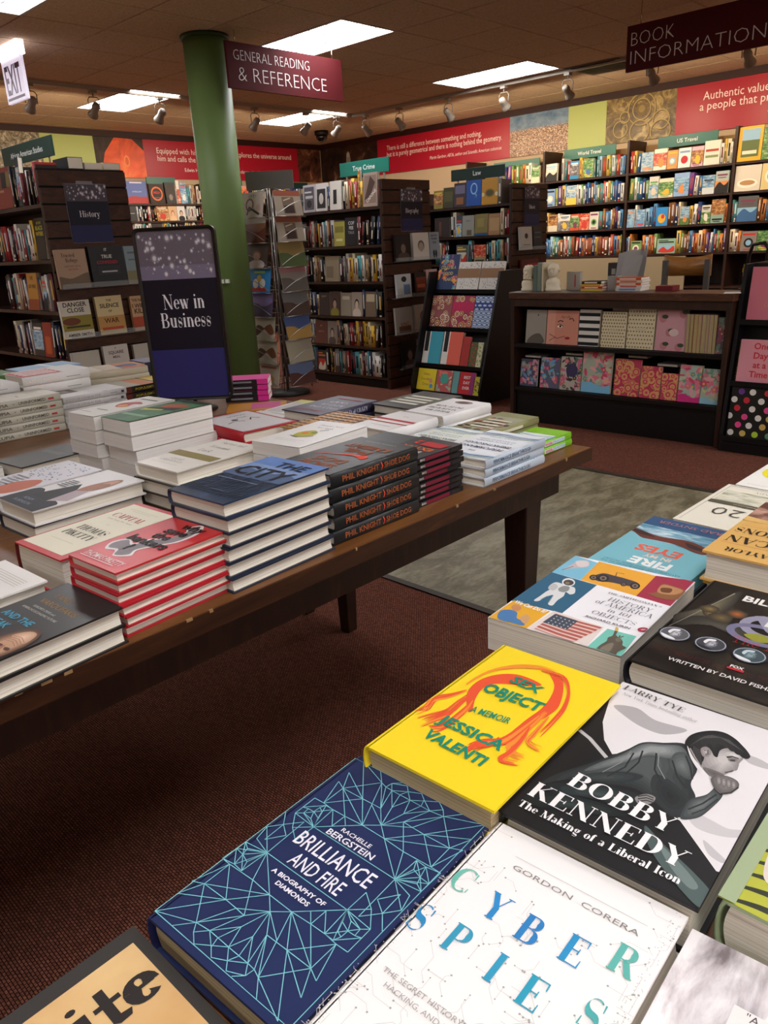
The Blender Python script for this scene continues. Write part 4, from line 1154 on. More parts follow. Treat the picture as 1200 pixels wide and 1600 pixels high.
# ---- shelving along the right wall, travel section
TV = Frame((8.95, 6.9, 0), -R90)
DIV = [1.22, 2.34, 3.54]
BEIGE = mat('#8f8168', .6)
t = bookcase('wall_bookcase', 'long wall bookcase of travel books under the city view print', TV, 4.9, .44, 2.1, [.64, 1.0, 1.3, 1.6, 1.89], end_h=2.24, kick=.09, dividers=DIV)
mb = MB(); mb.box((.03, .0, .1), (3.1, .015, .97), BEIGE); mb.build('lower_panel', t)
mb = MB(); mb.box((.024, .40, 1.9), (4.87, .42, 2.2), mat('#9a7a52', .6)); mb.build('upper_back_panel', t)
def tw(n, s): return f'the {n} {s} shelf'
def f_(c, seed, W=.15, H=.21, d=None): return ('f', None, c, W, H, d or 'bright picture cover')
V = '#e2ddd2'
for bay, (a, b) in {'world travel': (1.24, 2.32), 'US travel': (2.36, 3.52), 'end travel': (3.56, 4.86)}.items():
    for k, z in enumerate((1.89, 1.6, 1.3, 1.0)):
        n = ('top', 'second', 'third', 'fourth')[k]; sd = 40 + k + len(bay) * 7
        if bay == 'world travel':
            pl = [[face('#cfc9bd', .16, .2), ('g', .06), ('s', 3), face('#2a7fae', .12, .2), ('s', 2), face('#2f78a8', .13, .21), ('s', 1), ('g', .03), ('s', 4)],
                  [face('#7a98bd', .14, .2), ('s', 4), face('#dcb84a', .14, .22), ('s', 9), ('s', 3)],
                  [('s', 2), face('#cfc4a8', .13, .2), ('s', 1), face('#d9d2c0', .15, .19), face('#c4532f', .12, .19), face('#d87a3a', .13, .19), face('#cfc9bd', .12, .2), ('s', 5)],
                  [('s', 24)]][k]
        elif bay == 'US travel':
            pl = [[('s', 3), face('#b8c4b0', .14, .2), face('#d8d2c0', .15, .22), face('#c98a4a', .12, .19), face('#d8d8d8', .14, .2, lines(('o', .5, .4, .28, .2, '#b5202c'), (.1, .75, .9, .85, '#7a98bd')), 'white cover with a red blot'), face('#cfa8b8', .13, .2), face('#d8d2c4', .17, .24, lines((.1, .55, .9, .65, '#a83a2c'), (.1, .3, .9, .4, '#7a8a5a')), 'cream cover with colour rows'), ('s', 5), face('#7a2420', .13, .29, lines(('Atlas', .72, .12, '#d8c8b0'),), 'tall maroon atlas'), ('s', 1)],
                  [('s', 6), face('#c9c4bc', .11, .23), face('#d9ceb4', .17, .2), face('#8aa8cf', .17, .24), ('s', 3), face('#c9d0d0', .13, .19), face('#a8b4b0', .14, .22), ('s', 1)],
                  [face('#7f9fb8', .09, .2), ('s', 1), face('#6f98c0', .1, .19), ('s', 3), face('#2f86c9', .13, .2, lines(('o', .5, .4, .35, .25, '#d8a82f'), ('o', .6, .5, .15, .12, '#b8322c')), 'blue cover with a yellow fish'), ('s', 4), face('#57753c', .1, .19), ('s', 3), face('#cfc9bd', .1, .19), face('#8aa89a', .14, .24), ('s', 2)],
                  [('s', 3), face('#7a9a5a', .13, .15), ('s', 5), face('#8fb09a', .22, .16), ('s', 13)]][k]
        else:
            pl = [[face('#d8a820', .24, .33, lines((.15, .12, .88, .92, '#5c6a3c'), (.15, .6, .88, .92, '#8fb4cf'), (.2, .2, .8, .3, '#e2d8c0')), 'yellow cookbook with a landscape cover'), face('#b5863f', .24, .3), face('#cfc9bd', .24, .3), ('s', 6)],
                  [face('#d8cfc0', .26, .25, lines(('o', .5, .3, .4, .18, '#efe8da'), ('o', .5, .32, .3, .1, '#b58a5a')), 'pale cookbook with a plate'), face('#d9c48a', .24, .27, lines(('o', .5, .5, .36, .3, '#efe6cf'), ('o', .5, .5, .26, .22, '#8f9a4a')), 'yellow cookbook with a round dish'), face('#c9b48a', .2, .26), ('s', 6)],
                  [('s', 2), face('#5a5a58', .2, .25, None, 'grey photo cover'), ('s', 18)],
                  [('s', 3), face('#8a8078', .16, .2), face('#b9b4ac', .18, .2), face('#2f7fb8', .2, .2, None, 'sky blue cover'), ('s', 12)]][k]
        fill_shelf(TV, a, b, z, .27 if k else .36, 'travel', tw(n, bay), sd, pl + [('s', 40)], wavg=.033, name='travel_guide', group='travel guides on the wall shelves')
fill_shelf(TV, .5, 1.2, 1.89, .27, 'travel', 'the wall shelf behind the law sign', 71, [('s', 12), face('#d8c8a8', .12, .2), ('s', 8)], wavg=.04, name='travel_guide', group='travel guides on the wall shelves')
header_sign((9.2, 5.55, 2.135), -R90, .7, .115, 'World Travel', 'green world travel sign on the wall shelves', '#2f6a5e', .5)
header_sign((9.2, 4.33, 2.135), -R90, .68, .12, 'US Travel', 'green US travel sign on the wall shelves', '#2f6a5e', .42)
header_sign((9.2, 6.62, 2.095), -R90, .72, .11, '', 'green sign on the wall shelves between the red quotation and world travel', '#2f6a5e', .6, .3)

# ---- shelving along the left wall
LWF = Frame((5.2, 9.93, 0), 0)
t = bookcase('wall_bookcase', 'wall bookcase under the orange planet print', LWF, 3.3, .33, 2.0, [.5, .85, 1.2, 1.5, 1.7, 1.92], end_h=2.2, dividers=[1.7])
mb = MB(); mb.box((.024, .30, 1.93), (3.27, .315, 2.2), mat('#9a7a52', .6)); mb.build('upper_back_panel', t)
def sunrise(q):
    q.fr(0, 0, 1, 1, '#5c6aa0'); q.curve([(0, -.02 * q.H), (0, .25 * q.H), (.3 * q.W, .33 * q.H), (.6 * q.W, .3 * q.H), (q.W, .28 * q.H), (q.W, -.02 * q.H)], '#a83a3a'); q.center('AFTERGLOW', .5, .06, '#d8d4e0'); q.fr(.2, .9, .8, .96, '#c9c4d6')
def mesa(q):
    q.fr(0, 0, 1, 1, '#2e2019'); q.ring(.5 * q.W, .5 * q.H, .36 * q.W, .02, '#d86a3a', ry=.32 * q.H); q.center('MESA', .5, .12, '#b8322c', weight=.03); q.fr(.25, .28, .75, .32, '#7a5a44')
fill_shelf(LWF, .42, 1.68, 1.92, .32, 'dark', 'the top shelf below the planet print', 81, [face('#5c6aa0', .3, .28, sunrise, 'blue cover with red mountains'), ('g', .03), face('#2e2019', .22, .25, mesa, 'dark cover with an orange ring'), ('g', .02), face('#1c1714', .15, .27, lines((.1, .3, .9, .9, '#3a2f28'), ('o', .5, .3, .2, .15, '#8a7a6c')), 'black portrait cover'), ('s', 1, ), face('#cfc9bd', .05, .3), face('#c9a83a', .1, .27), ('s', 3)], wavg=.035)
fill_shelf(LWF, .38, 1.68, 1.7, .2, 'dark', 'the second shelf below the planet print', 82, [face('#1f1d22', .14, .2, lines((.2, .5, .8, .55, '#8a8a90')), 'black cover with grey lines'), ('s', 8), face('#7a3a16', .18, .2, None, 'plain rust cover'), face('#cfa27a', .13, .2, portrait('#c9a27a', '#d8b08c', '#7a4a2c', '#d8b48c'), 'cover with a long haired woman'), face('#cfcac4', .13, .2, portrait('#cfcac4', '#c9a58a', '#1d1917', '#1d1d20'), 'cover with dark suited figures'), ('s', 4)], wavg=.035)
fill_shelf(LWF, .38, 1.68, 1.5, .19, 'dark', 'the third shelf below the planet print', 83, [('s', 10), face('#1d1a18', .16, .18, portrait('#2a211d', '#c9977c', '#14100f', '#1d1b1c'), 'cover with a smiling dark haired woman')], wavg=.04)
fill_shelf(LWF, 1.72, 3.25, 1.92, .26, 'dark', 'the top wall shelf behind the calendar rack', 84, [('s', 8), face('#b8616a', .2, .24), face('#c98a8a', .2, .25), ('s', 8)], wavg=.04)
header_sign((6.0, 10.06, 2.17), 0, .45, .1, '', 'teal sign strip just below the orange planet print', '#12594c')
header_sign((7.0, 10.06, 2.17), 0, .6, .1, '', 'teal sign strip on the wall shelf beside the green column', '#12594c')
header_sign((8.3, 10.06, 2.12), 0, .6, .12, '', 'teal sign strip on the wall shelf behind the rack header', '#0b332e')

# ------------------------------------------------------------------ calendar rack
CW, CH = .30, .20
t = thing('calendar_rack', 'tall wire spinner rack of wall calendars beside the green column', 'display rack', (4.475, 5.54, 0), Rd(1))
mb = MB(); mb.lathe([(.2, 0), (.2, .02), (.03, .035)], '#2a2725', 28); mb.build('base', t)
WIRE = mat('#8f8a84', .3, .5, .8)
mb = MB(); mb.tube([(0, 0, .03), (0, 0, 1.78)], .012, WIRE); mb.build('pole', t)
mb = MB(); mb.box((-.2, -.02, 1.745), (.2, .02, 1.89), '#5f5a55', Matrix.Rotation(Rd(-45), 4, 'Z')); mb.build('header', t)
for k in range(4):
    mb = MB(); M = Matrix.Rotation(k * R90, 4, 'Z') @ Matrix.Translation((-.15, -.215, 0))
    P = lambda x, y, z: M @ Vector((x, y, z))
    for i in range(8):
        z = .10 + i * .203
        mb.tube([P(0, .03, z), P(0, -.03, z), P(.3, -.03, z), P(.3, .03, z)], .003, WIRE, 6)
        mb.tube([P(.0, .02, z), P(.0, .06, z + .2)], .0028, WIRE, 6); mb.tube([P(.3, .02, z), P(.3, .06, z + .2)], .0028, WIRE, 6)
        mb.tube([P(.3 * j / 10, -.032, z + .02 + .10 * math.sin(math.pi * (.5 + j / 20) if k % 2 else math.pi * j / 20)) for j in range(11)], .0025, WIRE, 6)
    mb.tube([P(.0, .05, .06), P(0, .05, 1.74)], .005, WIRE, 6); mb.tube([P(.3, .05, .06), P(.3, .05, 1.74)], .005, WIRE, 6)
    mb.tube([P(.15, .05, 1.72), P(.15, .215, 1.76)], .005, WIRE, 6); mb.tube([P(.15, .05, .1), P(.15, .215, .1)], .005, WIRE, 6)
    mb.build('wire_pocket_panel', t)
def shoes(q):
    q.center('SHOES', .78, .14, '#4d4038', font='serif', maxw=.8); q.ring(.4 * q.W, .5 * q.H, .045, .016, '#6d3a34'); q.line([(.3 * q.W, .1 * q.H), (.38 * q.W, .4 * q.H), (.62 * q.W, .25 * q.H), (.85 * q.W, .1 * q.H)], .02, '#2a211e'); q.disc(.8 * q.W, .35 * q.H, .03, '#b08d84')
def land(sky, g, b=None):
    def f(q):
        q.fr(0, .45, 1, 1, sky); q.curve([(-.1 * q.W, -.1 * q.H), (-.1 * q.W, .5 * q.H), (.3 * q.W, .55 * q.H), (.6 * q.W, .4 * q.H), (1.1 * q.W, .6 * q.H), (1.1 * q.W, -.1 * q.H)], g)
        if b: q.fr(0, .78, 1, 1, b)
    return f
def house(q):
    q.fr(0, .78, 1, 1, '#8a4a34'); q.fr(.28, .08, .72, .74, '#6b5a4a'); q.fr(.32, .1, .68, .4, '#3c2c24'); q.line([(.32 * q.W, .6 * q.H), (.6 * q.W, .7 * q.H)], .01, '#b8a690')
def peanut(q):
    q.fr(0, 0, 1, 1, '#2f7fb8'); q.fr(.15, .06, .85, .2, '#b5302c'); q.disc(.35 * q.W, .38 * q.H, .04, '#e2e0d8'); q.disc(.65 * q.W, .38 * q.H, .04, '#e2e0d8'); q.disc(.5 * q.W, .6 * q.H, .03, '#d8b83c'); q.fr(.25, .8, .75, .9, '#8fb86a')
def hands(q):
    q.curve([(.02 * q.W, .3 * q.H), (.2 * q.W, .65 * q.H), (.5 * q.W, .52 * q.H), (.45 * q.W, .42 * q.H), (.2 * q.W, .2 * q.H)], '#4a2c1d'); q.curve([(.98 * q.W, .35 * q.H), (.8 * q.W, .7 * q.H), (.5 * q.W, .52 * q.H), (.6 * q.W, .42 * q.H), (.8 * q.W, .25 * q.H)], '#6b3f2a')
LC = [('#b8a6a0', shoes, 'pale shoe drawing'), ('#6b4030', land('#7a5038', '#5a2c22', '#a8a098'), 'brown harvest'), ('#3a322f', portrait('#463a36', '#b5917c', '#8a5a34', '#c9b8b4'), 'seated woman in white'), ('#2f7fb8', peanut, 'bright blue cartoon'), ('#5c5470', land('#7a6a94', '#4a4258'), 'purple city'), ('#a8a08c', hands, 'upper joined hands'), ('#a8a08c', hands, 'lower joined hands'), ('#b0a490', lines(('WRENBRIDGE', .8, .1, '#9a5a4a'), ('o', .5, .3, .3, .2, '#a8824a')) , 'pale fox drawing')]
LC[7] = ('#b0a490', lines((.15, .78, .85, .88, '#9a5a4a'), ('o', .5, .3, .3, .2, '#a8824a')), 'golden animal')
RC = [('#9a8d7c', house, 'upper grey house'), ('#9a8d7c', house, 'lower grey house'), ('#7a6a44', land('#8a7444', '#4d5a34'), 'green and ochre field'), ('#8a8078', land('#8a8078', '#5c544d', '#9a6a6a'), 'grey misty lake'), ('#54483f', land('#6d6a68', '#4d3a30'), 'dark rocky coast'), ('#4a5474', land('#4a5a88', '#a88446'), 'blue sky and golden field'), ('#a39a84', None, 'blank cream'), ('#5a4a50', land('#6a7a9a', '#5a3a34'), 'red canyon')]
M0 = Matrix.Translation((4.475, 5.54, 0)) @ Matrix.Rotation(Rd(1), 4, 'Z')
for k, (cs, sidew) in enumerate(((RC, 'column-far'), (LC, 'column'))):
    # k=0 the face towards -y, k=1 the face towards -x
    kk = 0 if k == 0 else 3
    Mf = M0 @ Matrix.Rotation(kk * R90, 4, 'Z') @ Matrix.Translation((-.146, -.235, 0))
    for i, (c, fn, d) in enumerate(cs):
        z = .105 + (7 - i) * .203
        a = Art(.292, .2)
        if fn: fn(a)
        mb = MB(); mb.box((0, 0, 0), (.292, .006, .2), c); a.emit(mb, lambda p: (p[0], -p[2], p[1]), dz=.0003, off=.0004)
        o = mb.build('wall_calendar'); o.matrix_world = Mf @ Matrix.Translation((0, 0, z)) @ Matrix.Rotation(-.2, 4, 'X')
        tag(o, f'{d} wall calendar, {ORD[i + 1]} pocket down, {"column" if k else "bookcase"} side of the wire rack', 'calendar', 'wall calendars in the spinner rack')

# ------------------------------------------------------------------ sloped notebook display
NF = Frame((4.9, 4.40, 0), -R90)
t = thing('notebook_display', 'sloping black notebook display in front of the biography panel', 'display stand', NF.O, NF.rz)
NW = .74
TI = [(.07, .06), (.15, .275), (.26, .57), (.37, .865)]
for x in (0, NW - .02):
    mb = MB()
    prof = [(.0, 0), (.0, .12), (.28, 1.02), (.72, 1.02), (.72, 0)]
    mb.loft([[(x, a, b) for a, b in prof], [(x + .02, a, b) for a, b in prof]], mat('#141112', .4), smooth=False)
    mb.build('side_panel', t)
for y, z in TI:
    mb = MB(); mb.box((.02, y - .04, z - .02), (NW - .02, y + .1, z), BLACKM); mb.box((.02, y - .045, z - .02), (NW - .02, y - .038, z + .012), BLACKM); mb.build('shelf', t)
mb = MB(); prof = [(.14, .02), (.15, .02), (.47, 1.02), (.45, 1.02)]
mb.loft([[(.02, a, b) for a, b in prof], [(NW - .02, a, b) for a, b in prof]], BLACKM, smooth=False); mb.build('back_panel', t)
def dots(q, c, n=60, seed=1, r0=.006, cs=None, ry=1):
    r = random.Random(seed); q.up()
    for i in range(n):
        q.n -= 1; q.disc(r.uniform(.04, .96) * q.W, r.uniform(.04, .96) * q.H, r0 * r.uniform(.6, 1.3), r.choice(cs or [c]), n=8, ry=r0 * ry)
    return q
def floral(cs, n, seed, rr=.018):
    def f(q):
        r = random.Random(seed)
        for i in range(n):
            x, y, s, a = r.uniform(0, q.W), r.uniform(0, q.H), rr * r.uniform(.6, 1.3), r.uniform(0, 6.28); c = r.choice(cs)
            if i % 3: 
                q.disc(x, y, s * 1.3, c, ry=s * .5, rot=a, n=8)
            else:
                for p in range(5):
                    q.disc(x + s * .6 * math.cos(a + p * 1.257), y + s * .6 * math.sin(a + p * 1.257), s * .42, c, n=7); q.n -= 1
                q.disc(x, y, s * .3, '#e0b84a', n=7)
    return f
def script(words, c, h=.13, v0=.75, dv=.2):
    def f(q):
        for i, w_ in enumerate(words):
            q.center(w_, v0 - i * dv, h, c, weight=.02, maxw=.75)
    return f
def both(*fs):
    def f(q):
        for g in fs: g(q)
    return f
def waves(c1, c2):
    def f(q):
        for r_ in range(9):
            for k in range(5):
                x = (k + (.5 if r_ % 2 else 0)) * q.W / 4.5; y = r_ * q.H / 8.5
                q.disc(x, y, q.W * .115, c1, ry=q.H * .05, n=12); q.n -= 1
                q.up(); q.disc(x, y, q.W * .08, c2, ry=q.H * .032, n=12); q.n -= 2
    return f
def rings(cs, n, seed):
    def f(q):
        r = random.Random(seed)
        for i in range(n):
            x, y, s = r.uniform(0, q.W), r.uniform(0, q.H), r.uniform(.02, .034)
            for m_, k in enumerate((1, .75, .5, .25)):
                q.disc(x, y, s * k, cs[(i + m_) % len(cs)], n=14)
    return f
def notebook(fr, x, y, z, W, H, c, fn, lab, T=.018, tilt=-.28, spiral=False, group='notebooks in the black displays', band=None, name='notebook'):
    t = thing(name, lab, 'notebook', fr.w(x, y, z + T * math.sin(abs(tilt)) + .0004), fr.rz, group)
    t.rotation_euler = (tilt, 0, fr.rz)
    a = Art(W, H)
    if fn: fn(a)
    mb = MB(); m = mat(c, .45, .35)
    mb.box((0, 0, 0), (W, .002, H), m); mb.box((0, T - .002, 0), (W, T, H), m)
    if not spiral: mb.box((0, 0, 0), (.002, T, H), m)
    a.emit(mb, lambda p: (p[0], -p[2], p[1]), dz=.0003, off=.0004); mb.build('cover', t)
    mb = MB(); mb.box((.003, .0025, .003), (W - .003, T - .0025, H - .003), PAGES); mb.build('page_block', t)
    if spiral:
        mb = MB(); n = int(H / .011)
        for i in range(n):
            zz = .008 + i * (H - .016) / (n - 1)
            mb.tube([(.006 - .009 + .009 * math.cos(b), T / 2 + (T * .5 + .003) * math.sin(b), zz) for b in [2 * math.pi * j / 8 for j in range(9)]], .0012, mat('#b8a67a', .3, .5, .8), 5)
        mb.build('spiral_binding', t)
    if band:
        mb = MB(); mb.box((W * .86, -.003, 0), (W * .89, T + .001, H), band); mb.build('elastic_band', t)
    return t
Y1, Y2, Y3, Y4 = (TI[3][0] - .03, TI[2][0] - .03, TI[1][0] - .03, TI[0][0] - .03)
wb = lambda q: (dots(q, '#3a3836', 130, 3, .003), q.fr(0, .42, 1, .76, '#8a6648'))
notebook(NF, .026, Y1, .868, .21, .29, '#2c3a5e', both(floral(['#c9523a', '#d8963a', '#5a8a9a', '#7a4a7a', '#c96a7a'], 24, 5, .026), script(['THIS', 'COULD BE A', 'GOOD', 'YEAR'], '#b8b07a', .09, .76, .17)), 'navy floral good year notebook on the top tier of the sloping display')
notebook(NF, .24, Y1, .868, .225, .225, '#cfcac2', wb, 'white dotted notebook with brown band, next to the navy floral notebook')
notebook(NF, .475, Y1, .868, .225, .225, '#cfcac2', wb, 'white dotted notebook with brown band, at the end of the top tier')
notebook(NF, .03, Y2, .573, .22, .26, '#8a4a4a', rings(['#c9a06a', '#8a2f3f', '#d8c8b0', '#6d2a3a'], 26, 6), 'notebook with maroon and ochre ring pattern on the second tier')
notebook(NF, .255, Y2, .573, .225, .26, '#9a2f4a', both(rings(['#c9a06a', '#6d2a3a', '#d8c8b0', '#a84a3a'], 24, 8), lambda q: q.fr(0, .52, 1, .8, '#b81f52')), 'ring patterned notebook with a crimson label on the second tier')
notebook(NF, .485, Y2, .573, .225, .26, '#a9b6cc', both(waves('#2f5a8a', '#b9c8dc'), lambda q: q.fr(0, .55, 1, .82, '#343a8a')), 'blue scale patterned notebook with an indigo label')
def striped(c):
    return lambda q: (q.fr(0, 0, .33, 1, '#d8d4cc'), q.fr(.06, .38, .27, 1, '#1c1a1c'), q.fr(.33, 0, 1, 1, c)) and None
notebook(NF, .026, Y3, .278, .2, .27, '#3f97a8', striped('#3f97a8'), 'teal notebook with a black tag stripe on the third tier')
notebook(NF, .235, Y3, .278, .2, .27, '#d8604f', striped('#d8604f'), 'coral notebook with a black tag stripe on the third tier', T=.03)
notebook(NF, .44, Y3, .278, .08, .24, '#a8322c', None, 'narrow red notebook standing on the third tier')
notebook(NF, .53, Y3, .278, .06, .2, '#5a5a34', lambda q: dots(q, '#c94a3a', 20, 9, .006), 'small olive notebook on the third tier')
notebook(NF, .6, Y3, .278, .05, .2, '#c9c8a0', lambda q: dots(q, '#6a7a44', 20, 10, .006), 'small cream notebook at the end of the third tier')
notebook(NF, .0 + .025, Y4, .065, .2, .18, '#d8c22c', both(script(['Ideas,', 'Doodles,', 'Draw'], '#a8823a', .13, .7, .24), lambda q: (q.disc(.75 * q.W, .45 * q.H, .02, '#c98a7a'), q.disc(.8 * q.W, .2 * q.H, .018, '#4a8ab8'))), 'yellow notebook on the lowest tier of the sloping display')
notebook(NF, .24, Y4, .065, .16, .18, '#b85a5a', both(floral(['#d8786a', '#8fb09a', '#e0b8a0'], 26, 12), lambda q: q.disc(.5 * q.W, .6 * q.H, .045, '#4a9a8a')), 'coral floral notebook on the lowest tier')
notebook(NF, .41, Y4, .065, .06, .18, '#6a9a98', None, 'grey teal notebook spine on the lowest tier')
notebook(NF, .48, Y4, .065, .15, .18, '#b8262f', both(lambda q: q.fr(.75, 0, 1, 1, '#8a2f6a'), script(['BEST', 'DAY', 'EVER'], '#e0d0c8', .13, .7, .24)), 'red best day ever notebook on the lowest tier')
notebook(NF, .635, Y4, .065, .075, .15, '#b8b02c', lambda q: dots(q, '#6a4a3a', 26, 13, .006), 'yellow speckled notebook at the end of the lowest tier')

# ------------------------------------------------------------------ low counter of journals
CT = Frame((4.62, 3.18, 0), -R90)
t = thing('counter', 'low wooden counter with two shelves of patterned journals', 'counter', CT.O, CT.rz)
CWd, CD = 1.51, .27
for x in (0, CWd - .03):
    mb = MB(); mb.box((x, 0, 0), (x + .03, CD, .86), WOOD_CASE); bevel(mb.build('side_panel', t))
mb = MB(); mb.box((-.01, -.012, .86), (CWd + .01, CD + .02, .905), WOOD_LIGHT); bevel(mb.build('counter_top', t), .004)
mb = MB(); mb.box((.03, .002, .81), (CWd - .03, .02, .86), WOOD_CASE); mb.build('front_rail', t)
for z in (.555, .25):
    mb = MB(); mb.box((.03, .004, z - .025), (CWd - .03, CD - .02, z), mat('#120e0e', .4)); mb.build('shelf', t)
mb = MB(); mb.box((.03, CD - .02, .05), (CWd - .03, CD, .86), BLACKM); mb.build('back_panel', t)
mb = MB(); mb.box((.03, .03, 0), (CWd - .03, .05, .22), BLACKM); mb.build('kick_plate', t)
def cat_(q):
    q.curve([(.1 * q.W, 0), (.3 * q.W, .22 * q.H), (.7 * q.W, .3 * q.H), (.95 * q.W, .1 * q.H), (.8 * q.W, 0)], '#5c554d'); q.disc(.6 * q.W, .85 * q.H, .006, '#4a443d')
def facedraw(q):
    W, H = q.W, q.H
    q.fr(.0, 0, .26, 1, '#d89a84')
    q.text('Aprilis', (.42 * W, .78 * H), (.75 * W, .78 * H), '#8a4a3a', h=.02, shear=.3)
    q.line([(.34 * W, .66 * H), (.42 * W, .71 * H), (.52 * W, .68 * H)], .006, '#2a1d1a'); q.line([(.7 * W, .75 * H), (.8 * W, .78 * H), (.86 * W, .7 * H)], .006, '#2a1d1a')
    q.disc(.42 * W, .54 * H, .022, '#f0e0d4', ry=.01); q.disc(.43 * W, .54 * H, .008, '#1a1210'); q.line([(.33 * W, .56 * H), (.42 * W, .6 * H), (.52 * W, .54 * H)], .005, '#1a1210')
    q.disc(.68 * W, .2 * H, .02, '#a8202c', ry=.009); q.line([(.1 * W, .3 * H), (.35 * W, .18 * H), (.6 * W, .26 * H)], .004, '#6d3a30'); q.line([(.1 * W, .1 * H), (.3 * W, .22 * H)], .004, '#6d3a30')
def stripes(q):
    for i in range(5):
        q.fr(0, i * .2 + .02, 1, i * .2 + .11, '#131214')
def gold(q):
    for i in range(9):
        for j in range(11):
            q.disc((i + .5 + (.25 if j % 2 else -.25)) * q.W / 9.3, (j + .5) * q.H / 11, .0055, '#8a7440', n=8); q.n -= 1
    q.up(); q.fr(.3, .42, .7, .5, '#cfc4a4')
def roses(q):
    for x, y in ((.2, .78), (.85, .9), (.45, .45), (.3, .12), (.8, .1)):
        q.disc(x * q.W, y * q.H, .024, '#b87a7a'); q.disc(x * q.W + .012, y * q.H + .012, .02, '#3a4a3a', ry=.012)
    q.disc(.6 * q.W, .45 * q.H, .03, '#d8c0bc', ry=.022)
pink = ['#c94a6a', '#d8788a', '#e0a0a0', '#6a9a8a', '#b8c0a0']
def foot(fn, c, h=.2):
    return both(fn, lambda q: q.curve([(-.05 * q.W, -.05 * q.H), (-.05 * q.W, h * q.H), (.3 * q.W, (h + .06) * q.H), (.7 * q.W, (h - .03) * q.H), (1.05 * q.W, h * q.H), (1.05 * q.W, -.05 * q.H)], c))
C1 = [(.10, .16, .225, '#9a9288', cat_, 'grey journal with a cat drawing'), (.27, .24, .225, '#cf8a74', facedraw, 'salmon journal with a drawn winking face'),
      (.515, .15, .235, '#d8d4cc', stripes, 'black and white striped journal'), (.68, .17, .225, '#d8ccaa', gold, 'cream journal with gold dots, the smaller one'), (.86, .18, .265, '#d8ccaa', gold, 'cream journal with gold dots, the taller one'),
      (1.05, .19, .245, '#c9959c', roses, 'pink spiral journal with roses')]
for x, W, H, c, fn, d in C1:
    notebook(CT, x, .035, .557, W, H, c, fn, d + ' on the upper counter shelf', T=.022, tilt=-.09, spiral='spiral' in d or 'smaller' in d, group='journals in the counter', name='journal')
r = random.Random(3)
x = 1.245
for i, c in enumerate(['#b8a08a', '#8a5a4a', '#c9a06a', '#a86a74', '#b8a890', '#a87a84', '#c4b09a', '#5a2a34']):
    o = MB(); W = r.uniform(.018, .026)
    o.box((0, 0, 0), (W, .17, .225), c); o.box((.004, -.003, 0), (W - .004, 0, .225), '#a8986a')
    b = o.build('journal', loc=CT.w(x, .03, .557), rz=CT.rz); tag(b, f'spiral journal standing edge out, {ORD[i + 1]} after the pink rose journal on the counter', 'notebook', 'journals in the counter'); x += W + .002
notebook(CT, 1.428, .03, .557, .045, .21, '#5a5658', floral(['#8a4a5a', '#6a7a6a', '#9a8a8a'], 26, 21), 'grey floral journal at the end of the upper counter shelf', tilt=-.05, group='journals in the counter', name='journal')
for i, (x, z0, W) in enumerate(((.73, .80, .12), (.9, .826, .13), (1.05, .826, .14))):
    b = MB(); b.box((0, 0, 0), (W, .14, .018), '#c9bfae'); b.box((.003, -.001, .003), (W - .003, .14, .015), PAGES)
    tag(b.build('journal', loc=CT.w(x, .09, z0 - .015), rz=CT.rz), f'journal lying flat on top of the upper counter row, {ORD[i + 1]} from the striped one', 'notebook', 'journals in the counter')
C2 = [(.06, .15, .19, '#4a4a5e', floral(['#b85a74', '#6a8ab8', '#8a9a8a', '#c98a9a'], 40, 31), 'small dark floral journal', False), (.225, .16, .21, '#5a5a72', floral(['#c95a7a', '#5aa8c9', '#8a9a9a', '#d88a9a'], 40, 32), 'small floral journal with a blue centre', False),
      (.385, .17, .225, '#b8b0a4', both(floral(['#3a3a3a', '#c96a84', '#5a6a5a'], 50, 33), lambda q: q.disc(.55 * q.W, .6 * q.H, .045, '#3a3558')), 'pale floral journal with a purple badge', True), (.55, .225, .268, '#a8b09a', foot(floral(pink, 60, 34, .024), '#7ab8d8'), 'large pastel floral journal with a blue foot', False),
      (.79, .185, .235, '#b83a54', rings(['#c98a5a', '#c92f5a', '#d8a06a'], 26, 35), 'large crimson ring patterned journal', True), (.97, .145, .2, '#b83a54', rings(['#c98a5a', '#c92f5a', '#d8a06a'], 22, 36), 'medium crimson ring patterned journal', True), (1.11, .115, .165, '#b83a54', rings(['#c98a5a', '#c92f5a', '#d8a06a'], 18, 37), 'smallest crimson ring patterned journal', True),
      (1.22, .148, .225, '#a8b8a8', foot(floral(pink, 50, 38, .022), '#c92f7a', .16), 'pastel floral journal with a magenta foot', True), (1.36, .122, .21, '#a8b09a', foot(floral(pink, 50, 39, .02), '#8ab8c8', .14), 'pastel floral spiral journal at the end', True)]
for x, W, H, c, fn, d, sp in C2:
    notebook(CT, x, .035, .252, W - .012, H, c, fn, d + ' on the lower counter shelf', T=.02, tilt=-.1, spiral=sp, group='journals in the counter', name='journal')
for i, (x, z0) in enumerate(((.06, .455), (.39, .49), (.85, .5), (1.05, .46))):
    b = MB(); b.box((0, 0, 0), (.13, .14, .015), '#9a948c'); b.box((.003, -.001, .003), (.127, .14, .012), PAGES)
    tag(b.build('journal', loc=CT.w(x, .1, z0 - .008), rz=CT.rz), f'grey journal lying flat above the lower counter row, {ORD[i + 1]} of the flat ones', 'notebook', 'journals in the counter')

